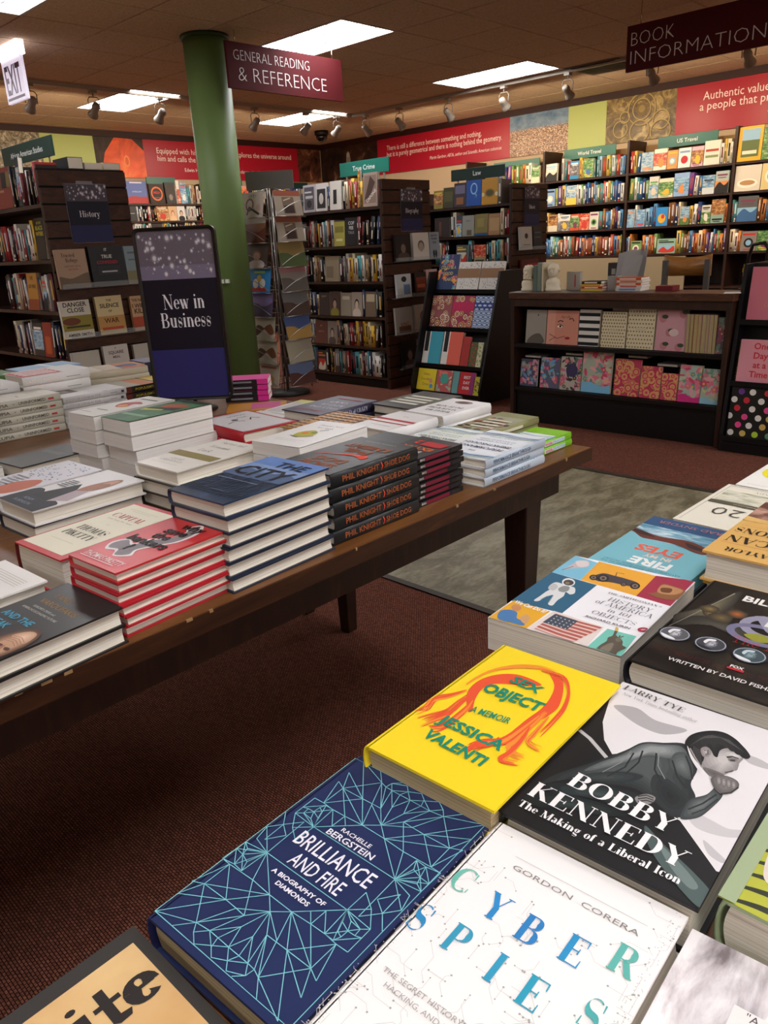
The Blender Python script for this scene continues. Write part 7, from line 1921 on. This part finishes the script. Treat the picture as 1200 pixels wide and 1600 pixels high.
for k in range(12):
    t = k / 11
    a.line([(850 + 50 * t, 300 - 30 * t), (900 + 60 * t, 262 - 12 * t + 20 * (t - .5) ** 2), (985 + 40 * t, 262 + 10 * t), (1060 + 35 * t, 305 + 22 * t)], .0008, ('#4d4b4b', '#5f5c5c', '#393737')[k % 3], taper=lambda q: math.sin(math.pi * (.08 + .86 * q)))
for k in range(5):
    a.line([(868 + 6 * k, 300 + 4 * k), (862 + 8 * k, 335), (874 + 6 * k, 376)], .0007, '#454343')
a.soft([(898, 312), (922, 303), (942, 316), (941, 338), (920, 348), (903, 340)], '#8a8380', '#b5aeaa', 3)
a.line([(912, 318), (930, 318), (930, 334), (918, 338)], .0014, '#5c5653')
a.curve([(838, 300), (866, 352), (905, 398), (889, 408), (852, 352)], '#d9d5d3'); a.line([(850, 310), (872, 350), (900, 392)], .0012, '#a09b98')
# hand
a.soft([(940, 440), (970, 425), (1020, 430), (1060, 450), (1065, 475), (1030, 500), (985, 505), (955, 480)], '#5a5654', '#8d8784', 5, (1015, 450), .8)
for k in range(4):
    x = 975 + k * 22; y = 436 + k * 6
    a.soft([(x - 10, y - 6), (x + 8, y - 8), (x + 14, y + 18), (x + 6, y + 36), (x - 8, y + 30)], '#6d6765', '#a8a19d', 3)
a.line([(985, 505), (1030, 500), (1064, 477)], .0014, '#2f2c2b')
a.text('LARRY TYE', (562, 62), (820, 160), '#5a5654', top=(572, 45), font='serif', weight=.17)
a.text('New York Times bestselling author', (556, 88), (880, 203), '#8d8886', top=(560, 76), font='serif', weight=.1)
WB = '#ece8e6'
a.text('BOBBY', (298, 465), (752, 680), WB, top=(335, 408), font='serif', weight=.21)
a.text('KENNEDY', (125, 508), (800, 832), WB, top=(165, 450), font='serif', weight=.21)
a.text('The Making of a Liberal Icon', (82, 555), (785, 898), WB, top=(98, 528), font='serif', weight=.2)
ms = flat_book_meshes(W, L, .047, '#1a191a', a, True, None, PAGES, '#1a191a')
put_book(ms, (.5595, .2305, RZ + .003), Rd(-86.9), 'black and white biography cover of a hunched man by a car window', NEARG)

# white cyber cover
W, L = .162, .245
cy_c, cy_r = (.3115, .2205), -86.9
a = Art(W, L)
r = random.Random(21)
TQ = ['#2f86b8', '#3a97b4', '#4fa79a', '#2f6fae']
def cyb(ch, u, v, h, c, c2=None):
    wd = serif_polys(ch, .2, .02)[1]
    a.text(ch, (u * W, v * L), ((u + wd * h * L / W * .95) * W, v * L), c, h=h * L, font='serif', weight=.2)
# circuit traces
tr = []
for i in range(150):
    x, y = r.uniform(.02, .98), r.uniform(.1, .84)
    if r.random() < .45: x = r.choice([r.uniform(.01, .07), r.uniform(.93, .99)]); y = r.uniform(.02, .98)
    p = [(x * W, y * L)]
    dx, dy = r.choice([(1, 0), (0, 1), (-1, 0), (0, -1), (.7, .7), (-.7, .7)])
    for k in range(r.randint(1, 3)):
        s_ = r.uniform(.004, .016); p.append((p[-1][0] + dx * s_, p[-1][1] + dy * s_))
        dx, dy = (dx * .7 - dy * .7, dx * .7 + dy * .7) if r.random() < .5 else (dx * .7 + dy * .7, -dx * .7 + dy * .7)
    tr.append(p)
a.up()
for p in tr: a._line(p, .0003, '#cfc9c4', newlayer=False)
a.up()
for p in tr:
    a.disc(*p[-1], .0008, '#a8a4a0', n=7); a.n -= 1
    if r.random() < .5: a.disc(*p[0], .0006, '#a8a4a0', n=7); a.n -= 1
a.up()
for i in range(240):
    e = r.choice([r.uniform(.008, .06), r.uniform(.945, .992)])
    a.disc(e * W, r.uniform(.005, .995) * L, .00045, '#c4bfbb', n=5); a.n -= 1
a.up()
# fitted from the photograph's letter positions: rows at about 0.76 and 0.62 of the height
a.fr(.22, .895, .88, .8965, '#bdb8b3')
a.text('GORDON  CORERA', (.245 * W, .845 * L), (.87 * W, .845 * L), '#8b8681', h=.0052)
for ch, u, v, h, c in (('C', .05, .665, .1, '#6db5a5'), ('Y', .255, .64, .098, '#2f86c0'), ('B', .44, .63, .1, '#2f7db8'), ('E', .64, .645, .1, '#2f8fc0'), ('R', .87, .725, .0, '#62b3a6')):
    if h: cyb(ch, u, v, h, c)
cyb('R', .82, .70, .1, '#5fb0a4')
for ch, u, v, c in (('S', .03, .47, '#2f86b8'), ('P', .22, .475, '#3a97b4'), ('I', .445, .465, '#3597b8'), ('E', .60, .46, '#2f9ab4'), ('S', .83, .50, '#4fa7a4')):
    cyb(ch, u, v, .1, c)
a.text('THE SECRET HISTORY OF SURVEILLANCE,', (.11 * W, .315 * L), (.86 * W, .315 * L), '#a8a39e', h=.0042)
a.text('HACKING, AND DIGITAL ESPIONAGE', (.16 * W, .28 * L), (.8 * W, .28 * L), '#a8a39e', h=.0042)
ms = flat_book_meshes(W, L, .04, '#f0ece8', a, True, None, PAGES, '#f0ece8')
put_book(ms, (*cy_c, RZ + .002), Rd(cy_r), 'white hardcover with teal letters and fine circuit lines, cyber spies', NEARG)

# history in objects
W, L = .178, .243
Q = ((753.5, 974), (903.5, 883.5), (1089, 921), (968, 1041))
a = Art(W, L, Q); a.crop(740, 870, 3.333)
a.poly([(45, 350), (545, 45), (1160, 170), (760, 575)], '#e9e7e8')
a.poly([(415, 122), (545, 45), (663, 80), (562, 160)], '#7cb9d0')
a.poly([(562, 160), (663, 72), (960, 142), (850, 240)], '#e6a63c')
a.poly([(850, 240), (955, 140), (1160, 165), (1035, 292)], '#a03449')
a.poly([(185, 262), (415, 122), (645, 185), (448, 328)], '#31617c')
a.poly([(45, 350), (200, 260), (385, 318), (240, 410)], '#e0a62c')
a.poly([(240, 410), (405, 315), (670, 405), (560, 520)], '#ddd0c8')
a.poly([(560, 520), (690, 412), (850, 455), (755, 578)], '#76c0ae')
# capsule
a.curve([(470, 112), (520, 88), (560, 68), (612, 72), (605, 95), (560, 102), (510, 105)], '#c2b4b2'); a.curve([(545, 72), (600, 70), (608, 92), (560, 98)], '#d8cac6'); a.line([(470, 112), (530, 95)], .0015, '#6d5c5a')
# car
a.curve([(625, 145), (680, 128), (740, 140), (800, 155), (860, 175), (862, 195), (800, 188), (720, 172), (650, 165)], '#4a444a')
for x, y, s in ((630, 148, 22), (680, 152, 30), (845, 190, 27), (785, 182, 16)):
    a.disc(x, y, s, '#2c282c', ry=s * .6); a.disc(x, y, s * .6, '#8a7a6a', ry=s * .36); a.disc(x, y, s * .3, '#3a353a', ry=s * .18)
a.line([(745, 142), (752, 125), (790, 132)], .0012, '#2c282c')
# hat
a.curve([(912, 228), (960, 220), (985, 182), (1050, 192), (1110, 215), (1095, 245), (1060, 262), (990, 255), (940, 240)], '#8a5c3c'); a.curve([(965, 222), (990, 185), (1050, 196), (1100, 216), (1050, 235)], '#b5835a'); a.curve([(985, 200), (1040, 205), (1030, 225), (985, 220)], '#6d452c')
# astronaut
a.curve([(395, 190), (430, 172), (468, 180), (500, 190), (528, 200), (525, 225), (500, 232), (478, 220), (465, 240), (430, 262), (400, 288), (378, 280), (395, 255), (410, 235), (370, 245), (330, 265), (305, 262), (340, 240), (375, 218), (400, 205)], '#d5d6d4')
a.curve([(395, 190), (425, 178), (440, 195), (415, 212), (390, 205)], '#b9bab8'); a.curve([(470, 190), (500, 195), (490, 215), (455, 220), (440, 205)], '#8a8c8a')
a.disc(498, 172, 34, '#e3e3e1', ry=20); a.disc(498, 174, 27, '#4a4640', ry=14); a.disc(492, 176, 12, '#8a7a64', ry=6)
for q_ in (((410, 238), (380, 275)), ((440, 215), (470, 222)), ((380, 240), (340, 258))): a.line(q_, .0012, '#8f918f')
# plain portrait panel
a.text('We Can Do It!', (195, 272), (352, 328), '#f2eee6', top=(205, 256), weight=.03)
a.curve([(95, 345), (120, 315), (170, 310), (205, 325), (200, 355), (240, 375), (225, 395), (170, 380), (110, 365)], '#4a78a8'); a.disc(205, 300, 26, '#c48a5c', ry=17); a.curve([(215, 355), (250, 335), (272, 350), (258, 372), (235, 385)], '#c99a6c')
# flag
a.poly([(285, 412), (410, 335), (655, 410), (490, 490)], '#c98a80')
for i in range(6):
    f0 = i / 6; p0 = (285 + 125 * (1 - f0), 412 - 77 * (1 - f0)); p1 = (490 + 165 * (1 - f0), 490 - 80 * (1 - f0))
    a.line([p0, ((p0[0] + p1[0]) / 2, (p0[1] + p1[1]) / 2 + 4), p1], .0042, '#b05a50')
    f0 += .085; p0 = (285 + 125 * (1 - f0), 412 - 77 * (1 - f0)); p1 = (490 + 165 * (1 - f0), 490 - 80 * (1 - f0))
    a.line([p0, ((p0[0] + p1[0]) / 2, (p0[1] + p1[1]) / 2 + 4), p1], .0025, '#dcc8bc')
a.poly([(335, 378), (410, 333), (530, 372), (465, 418)], '#3f4a58')
for i in range(4):
    for j in range(5): a.disc(368 + i * 22 + j * 22 - 6 * i, 378 - i * 11 + j * 8 + 3, 5, '#c9c8c4', ry=3, n=6)
# statue
a.curve([(610, 545), (640, 510), (680, 485), (690, 465), (715, 455), (730, 425), (738, 412), (748, 425), (735, 455), (760, 470), (772, 490), (770, 510), (790, 525), (745, 545), (725, 565), (680, 555)], '#5c5348')
a.curve([(640, 530), (690, 500), (720, 500), (700, 540), (670, 548)], '#7d7362'); a.disc(748, 478, 17, '#6f6656', ry=12)
for dx in (-20, -8, 6, 18): a.line([(748 + dx * .6, 466), (748 + dx * 1.7, 452 + abs(dx) * .3)], .0016, '#5c5348')
a.curve([(730, 425), (738, 405), (750, 415), (744, 430)], '#c9a85a')
TC_ = '#6d6a72'
a.text("THE SMITHSONIAN'S", (696, 228), (985, 305), TC_, top=(700, 220), font='serif', weight=.2)
a.text('HISTORY', (692, 265), (925, 330), TC_, top=(700, 245), font='serif', weight=.12)
a.text('of AMERICA', (625, 275), (930, 362), TC_, top=(635, 255), font='serif', weight=.12)
a.text('in 101', (688, 322), (812, 358), TC_, top=(696, 305), font='serif', weight=.12)
a.text('OBJECTS', (600, 330), (838, 402), TC_, top=(612, 312), font='serif', weight=.12)
a.text('RICHARD KURIN', (570, 350), (810, 420), '#55525a', top=(575, 340), weight=.015)
a.ring(888, 422, 24, .0035, '#a8324a', ry=8)
ms = flat_book_meshes(W, L, .045, '#e4e2e0', a, False, None, PAGES, '#e4e2e0')
put_book(ms, (.844, .444, RZ + .001), Rd(-86.4), 'thick paperback with a grid of coloured museum pictures around a white title', NEARG, 'paperback_book')

# dark legends cover
W, L = .168, .252
a = Art(W, L, ((972, 1027), (1112, 906), (1372, 968), (1262, 1110))); a.crop(960, 890, 5)
a = Art(W, L)
SMOKE = noise_mat('smoky_battle_cover', 16, [(0.3, '#1a1817'), (0.55, '#2b2723'), (0.8, '#4a4236')], (1, 1, 1), 5, .3, .8)
a.soft([(.02 * W, .5 * L), (.1 * W, .62 * L), (.2 * W, .82 * L), (.24 * W, .93 * L), (.28 * W, .92 * L), (.3 * W, .72 * L), (.24 * W, .55 * L), (.12 * W, .42 * L)], '#2b2823', '#6d664e', 9, k=.95)
a.soft([(.05 * W, .42 * L), (.2 * W, .5 * L), (.5 * W, .46 * L), (.6 * W, .52 * L), (.4 * W, .58 * L), (.15 * W, .56 * L)], '#25231f', '#4a463c', 7, k=.9)
a.line([(.03 * W, .3 * L), (.12 * W, .55 * L), (.24 * W, .9 * L)], .0012, '#8f8a78', taper=lambda t: .3 + t)
for x, y, s_, c in ((.24, .62, .011, '#b08d44'), (.37, .68, .011, '#a85a24'), (.3, .6, .012, '#6c5a34'), (.19, .66, .01, '#7d6a3c')):
    a.soft([(x * W + s_ * math.cos(k * 1.05) * (1 + .3 * (k % 2)), y * L + s_ * math.sin(k * 1.05) * (1 + .2 * ((k + 1) % 2))) for k in range(6)], '#3a3226', c, 5)
a.center('BILL', .84, .066, '#e6e2da', u=.44, weight=.03); a.center("O'REILLY'S", .84, .066, '#e6e2da', u=.77, maxw=.44, weight=.03)
a.ring(.62 * W, .62 * L, .17 * W, .011, '#8d8a9c', ry=.1 * L); a.ring(.6 * W, .53 * L, .2 * W, .009, '#6f6c86', ry=.085 * L); a.line([(.5 * W, .72 * L), (.62 * W, .6 * L), (.85 * W, .46 * L)], .011, '#8d8a9c')
a.curve([(.5 * W, .5 * L), (.6 * W, .54 * L), (.68 * W, .5 * L), (.6 * W, .46 * L)], '#8a8a2a')
a.center('LEGENDS', .63, .075, '#dcd8d2', u=.82, maxw=.5, weight=.03); a.center('& LIES', .53, .06, '#dcd8d2', u=.86, maxw=.3, weight=.03)
a.center('The Patriots', .405, .062, '#c4201f', u=.74, maxw=.62, weight=.03, font='serif')
for i, (x, tint, sh) in enumerate(((.135, '#b9b9bc', '#55555a'), (.375, '#a8a8b0', '#3a3a40'), (.62, '#7f979c', '#33454a'), (.86, '#8fb0b8', '#3a5058'))):
    x *= W; y = .325 * L; R_ = .098 * W
    a.disc(x, y, R_ * 1.12, '#10121c', ry=R_ * 1.08); a.disc(x, y, R_ * .98, '#9aa0a8'); a.disc(x, y, R_ * .9, sh)
    a.soft([(x - .3 * R_, y - .55 * R_), (x - .35 * R_, y + .1 * R_), (x - .15 * R_, y + .6 * R_), (x + .25 * R_, y + .62 * R_), (x + .48 * R_, y + .2 * R_), (x + .42 * R_, y - .3 * R_), (x + .15 * R_, y - .6 * R_)], sh, tint, 5, (x + .1 * R_, y + .1 * R_), .7)
    a.curve([(x - .5 * R_, y + .1 * R_), (x - .35 * R_, y + .6 * R_), (x + .1 * R_, y + .75 * R_), (x + .1 * R_, y + .5 * R_), (x - .2 * R_, y + .35 * R_), (x - .3 * R_, y - .1 * R_)], '#dcdcdc' if i < 2 else '#b9c6c8')
    a.line([(x - .02 * R_, y + .16 * R_), (x + .15 * R_, y + .2 * R_)], .0012, '#22242a'); a.line([(x + .28 * R_, y + .2 * R_), (x + .42 * R_, y + .16 * R_)], .0012, '#22242a'); a.line([(x + .22 * R_, y + .15 * R_), (x + .28 * R_, y - .1 * R_), (x + .2 * R_, y - .12 * R_)], .001, '#55565a'); a.line([(x + .08 * R_, y - .3 * R_), (x + .32 * R_, y - .3 * R_)], .0012, '#44464c')
    a.curve([(x - .8 * R_, y - .4 * R_), (x - .3 * R_, y - .5 * R_), (x + .2 * R_, y - .65 * R_), (x + .3 * R_, y - .85 * R_), (x - .4 * R_, y - .82 * R_)], '#1d2026' if i % 2 else '#dadada')
a.center('THE COMPANION VOLUME TO THE HIT', .145, .03, '#7d1f26', u=.5, maxw=.84, weight=.01, font='serif')
a.fr(.56, .165, .66, .18, '#b9262c'); a.center('FOX', .182, .022, '#dcd8d4', u=.61, maxw=.08, weight=.03)
a.center('WRITTEN BY DAVID FISHER', .085, .028, '#d8d4ce', u=.56, maxw=.66, weight=.015)
SMOKE.node_tree.nodes['Principled BSDF'].inputs['Specular IOR Level'].default_value = .2
ms = flat_book_meshes(W, L, .033, SMOKE, a, True, None, PAGES, '#15161d')
put_book(ms, (.828, .25, RZ + .0335), Rd(-88.5), 'black hardcover with four round portraits along its lower edge', NEARG)
put_book(flat_book_meshes(W, L, .032, '#15161d', None, True, None, PAGES), (.832, .249, RZ + .001), Rd(-88.5), 'second copy under the black hardcover with four round portraits', NEARG)

# fire in my eyes (faces the other side)
W, L = .15, .252
SEA = noise_mat('surf_photo_cover', 18, [(0.3, '#2b5570'), (0.5, '#6fa3b8'), (0.7, '#dbe3e4')], (1, 3, 1), 5, .35, .8)
a = Art(W, L)
a.up(); a.raw([(0, 0), (W, 0), (W, .42 * L), (0, .42 * L)], SEA); a.fr(0, 0, 1, .17, '#34567c')
a.curve([(-.05 * W, .45 * L), (.15 * W, .36 * L), (.4 * W, .3 * L), (.7 * W, .33 * L), (1.05 * W, .28 * L), (1.05 * W, .42 * L), (.5 * W, .4 * L), (.2 * W, .46 * L)], '#6d3a30'); a.curve([(.1 * W, .41 * L), (.25 * W, .36 * L), (.4 * W, .34 * L), (.3 * W, .41 * L)], '#3a2a2a'); a.curve([(.72 * W, .36 * L), (.9 * W, .3 * L), (1.0 * W, .31 * L), (.9 * W, .36 * L)], '#3f2c2a')
a.curve([(-.05 * W, 1.02 * L), (-.05 * W, .46 * L), (.2 * W, .47 * L), (.5 * W, .415 * L), (.8 * W, .42 * L), (1.05 * W, .38 * L), (1.05 * W, 1.02 * L)], '#79b6c0')
a.center('FIRE', .72, .1, '#ece9e4', u=.47, maxw=.76, weight=.035); a.center('IN MY', .645, .045, '#e6c8b8', u=.47, maxw=.5, weight=.03); a.center('EYES', .52, .1, '#e0664e', u=.53, maxw=.86, weight=.035)
for i in range(5): a.fr(.1, .70 - i * .0, .1, .7, '#e0664e')
a.center('AN AMERICAN WARRIOR', .9, .022, '#2f6678', maxw=.7); a.center("S JOURNEY FROM BEING BLINDED ON THE", .87, .02, '#2f6678', maxw=.78); a.center('BATTLEFIELD TO GOLD MEDAL VICTORY', .84, .02, '#2f6678', maxw=.78)
a.center('BRAD SNYDER', .06, .05, '#b87a7a', maxw=.8)
ms = flat_book_meshes(W, L, .02, '#6fb0bc', a, False, None, PAGES, '#6fb0bc')
put_book(ms, (1.083, .455, RZ + .0165), Rd(91), 'light blue paperback fire in my eyes, lying upside down with a surf photo', NEARG, 'paperback_book')
put_book(flat_book_meshes(W, L, .015, '#2a3038', None, False), (1.08, .45, RZ + .001), Rd(90), 'dark paperback under the light blue surf photo one', NEARG, 'paperback_book')

# tan thick book
W, L = .165, .25
a = Art(W, L)
MTN = noise_mat('mountain_photo_cover', 16, [(0.3, '#2a1d1a'), (0.5, '#6d4438'), (0.65, '#c9a08c'), (0.8, '#4a3a44')], (1, 1, 1), 6, .4, .8)
a.up(); a.raw([(0, 0), (W, 0), (W, .34 * L), (0, .34 * L)], MTN)
a.curve([(-.05 * W, .38 * L), (.3 * W, .33 * L), (.7 * W, .36 * L), (1.05 * W, .32 * L), (1.05 * W, .4 * L), (-.05 * W, .4 * L)], '#d9b06a')
a.center('ALAN TAYLOR', .88, .058, '#33240f', maxw=.86, font='serif', weight=.2); a.center('AMERICAN', .69, .1, '#2a1c0c', maxw=.9, font='serif', weight=.2); a.center('REVOLUTIONS', .54, .085, '#2a1c0c', maxw=.92, font='serif', weight=.2); a.center('A Continental History', .46, .03, '#5c4420', maxw=.7, font='serif')
a.fr(.05, .82, .95, .823, '#a8502c'); a.fr(.05, .5, .95, .502, '#a8804a')
ms = flat_book_meshes(W, L, .044, '#d9ac62', a, True, None, PAGES, '#c99a50')
put_book(ms, (1.122, .285, RZ + .042), Rd(90), 'thick tan hardcover with black serif title and a mountain photo, upside down', NEARG)
put_book(flat_book_meshes(W, L, .039, '#c99a50', None, True), (1.125, .282, RZ + .001), Rd(90.5), 'second copy under the thick tan mountain photo hardcover', NEARG)

# cream book with the big number
W, L = .165, .25
a = Art(W, L)
a.fr(.05, .03, .95, .035, '#4a463c'); a.fr(.05, .03, .055, .97, '#8a867a'); a.fr(.945, .03, .95, .97, '#8a867a')
a.up(); a.raw([(.08 * W, .16 * L), (.92 * W, .16 * L), (.92 * W, .42 * L), (.08 * W, .42 * L)], noise_mat('faded_landscape_cover', 14, [(0.35, '#b8b48c'), (0.5, '#dcd8c4'), (0.7, '#8a8a68')], (1, 3, 1), 5, .5))
a.fr(.06, .43, .94, .5, '#55503f'); a.center('THE REVOLUTION', .455, .02, '#c9c4b0', maxw=.5)
a.center('20', .58, .17, '#4a463c', u=.62, maxw=.62, weight=-.012); a.center('WENDY', .09, .04, '#a8a498', maxw=.6, font='serif')
ms = flat_book_meshes(W, L, .016, '#e6e1cf', a, False, None, PAGES)
put_book(ms, (1.392, .440, RZ + .0005), Rd(89), 'cream paperback with large thin numerals, beyond the light blue one', NEARG, 'paperback_book')
W, L = .165, .25
a = Art(W, L)
a.ring(.52 * W, .5 * L, .33 * W, .028, '#eadb1c', ry=.2 * L, n=40); a.fr(0, 0, 1, .12, '#e9da22'); a.curve([(.3 * W, .5 * L), (.45 * W, .56 * L), (.6 * W, .5 * L), (.5 * W, .42 * L)], '#c4382c'); a.center('Yes', .6, .06, '#4a4a4a', u=.5); a.fr(.1, .93, .9, .935, '#b8b8b0')
ms = flat_book_meshes(W, L, .016, '#efeee6', a, False, None, PAGES)
put_book(ms, (1.647, .425, RZ + .0005), Rd(89), 'white paperback with a bright yellow ring at the frame edge', NEARG, 'paperback_book')

# striped flag hardcover at the frame edge
W, L = .16, .245
a = Art(W, L)
r = random.Random(9)
a.fr(0, 0, 1, 1, '#b0b23a')
for i in range(16):
    y = i / 16 * L; a.curve([(-.02 * W, y), (.2 * W, y + .006), (.5 * W, y - .002), (1.02 * W, y + .008), (1.02 * W, y + .012), (.5 * W, y + .005), (.2 * W, y + .012)], '#2f3320')
a.curve([(.10 * W, .2 * L), (.2 * W, .12 * L), (.6 * W, .05 * L), (1.1 * W, .1 * L), (1.1 * W, .8 * L), (.6 * W, .95 * L), (.2 * W, .75 * L), (.10 * W, .45 * L)], '#d8cabf')
for i in range(8): a.line([(.10 * W + i * .02, .40 * L - i * .003), (.2 * W + i * .02, .25 * L), (.38 * W + i * .02, .12 * L)], .0075, '#8f2331')
a.curve([(.12 * W, .42 * L), (.3 * W, .34 * L), (.6 * W, .45 * L), (1.1 * W, .5 * L), (1.1 * W, 1.0 * L), (.5 * W, .97 * L), (.2 * W, .76 * L)], '#34446e')
a.soft([(.2 * W, .45 * L), (.35 * W, .42 * L), (.45 * W, .6 * L), (.35 * W, .8 * L), (.22 * W, .65 * L)], '#34446e', '#6a80a8', 5)
for i in range(26):
    x, y = r.uniform(.15, .9) * W, r.uniform(.44, .88) * L
    a.poly([(x + (.0045 if k % 2 == 0 else .0019) * math.cos(k * .628), y + (.0045 if k % 2 == 0 else .0019) * math.sin(k * .628)) for k in range(10)], '#cfd4dc')
a.fr(0, 0, .075, 1, '#9caa84')
ms = flat_book_meshes(W, L, .05, '#9caa84', a, True, None, PAGES, '#8c9a76')
put_book(ms, (.581, .0565, RZ + .004), Rd(-89), 'thick green spined hardcover with a flag and yellow stripes at the frame edge', NEARG)
# white tree photo paperback
W, L = .14, .21
a = Art(W, L)
TREE = noise_mat('winter_tree_cover', 26, [(0.32, '#857a7c'), (0.46, '#c9c0c1'), (0.58, '#ebe5e4')], (1.6, .5, 1), 8, .5, .3)
a.up(); a.raw([(0, 0), (W, 0), (W, L), (0, L)], TREE)
def strip(u, v, u1, v1): a.fr(u, v, u1, v1, '#e9e2dd')
strip(.3, .72, 1, .8); a.center('"A small jewel of a book."', .765, .03, '#4a4446', u=.66, maxw=.6); a.center('Nick Flynn, author', .73, .03, '#b5343c', u=.62, maxw=.5)
strip(.3, .56, .95, .7); a.text('All', (.38 * W, .58 * L), (.62 * W, .58 * L), '#3c3638', h=.1 * L, weight=.01)
strip(.38, .42, 1, .545); a.text('the', (.44 * W, .44 * L), (.7 * W, .44 * L), '#3c3638', h=.09 * L)
ms = flat_book_meshes(W, L, .025, '#e3dcda', a, False, None, PAGES)
put_book(ms, (.344, .0695, RZ + .001), Rd(-87), 'grey white winter tree paperback next to the white circuit hardcover', NEARG, 'paperback_book')
# tan title book with dark border
W, L = .155, .235
a = Art(W, L)
KRAFT = noise_mat('aged_paper_cover', 5, [(0.3, '#c99a62'), (0.6, '#e0bd86'), (0.8, '#edd3a4')], rough=.5)
a.up(); a.raw([(.05 * W, .045 * L), (.945 * W, .045 * L), (.945 * W, .94 * L), (.05 * W, .94 * L)], KRAFT)
INK = '#2f2a28'
def slab_letter(ch, u0, u1, v0, v1):
    P, wd = serif_polys(ch, .26, .09)
    a.up()
    for q in P:
        a.raw([((u0 + x / wd * (u1 - u0)) * W, (v0 + y * (v1 - v0)) * L) for x, y in q], INK)
slab_letter('W', .06, .36, .73, .9); slab_letter('h', .37, .52, .73, .9); slab_letter('i', .53, .62, .73, .88); a.fr(.675, .735, .722, .865, INK); a.fr(.642, .80, .765, .818, INK); a.up(); a.raw([(.675 * W, .735 * L), (.70 * W, .722 * L), (.755 * W, .724 * L), (.77 * W, .745 * L), (.722 * W, .75 * L)], INK); slab_letter('e', .77, .92, .725, .88)
for i_, ch in enumerate('Trash.'):
    slab_letter(ch, .14 + i_ * .135, .26 + i_ * .135, .48, .62)
a.center('THE 400-YEAR UNTOLD HISTORY', .3, .025, INK, maxw=.8); a.center('OF CLASS IN AMERICA', .25, .025, INK, maxw=.7)
ms = flat_book_meshes(W, L, .024, '#3c3a37', a, True, None, PAGES, '#3c3a37')
put_book(ms, (.1005, .343, RZ + .0005), Rd(.8), 'tan cover with heavy black letters and a dark border at the frame corner', NEARG)
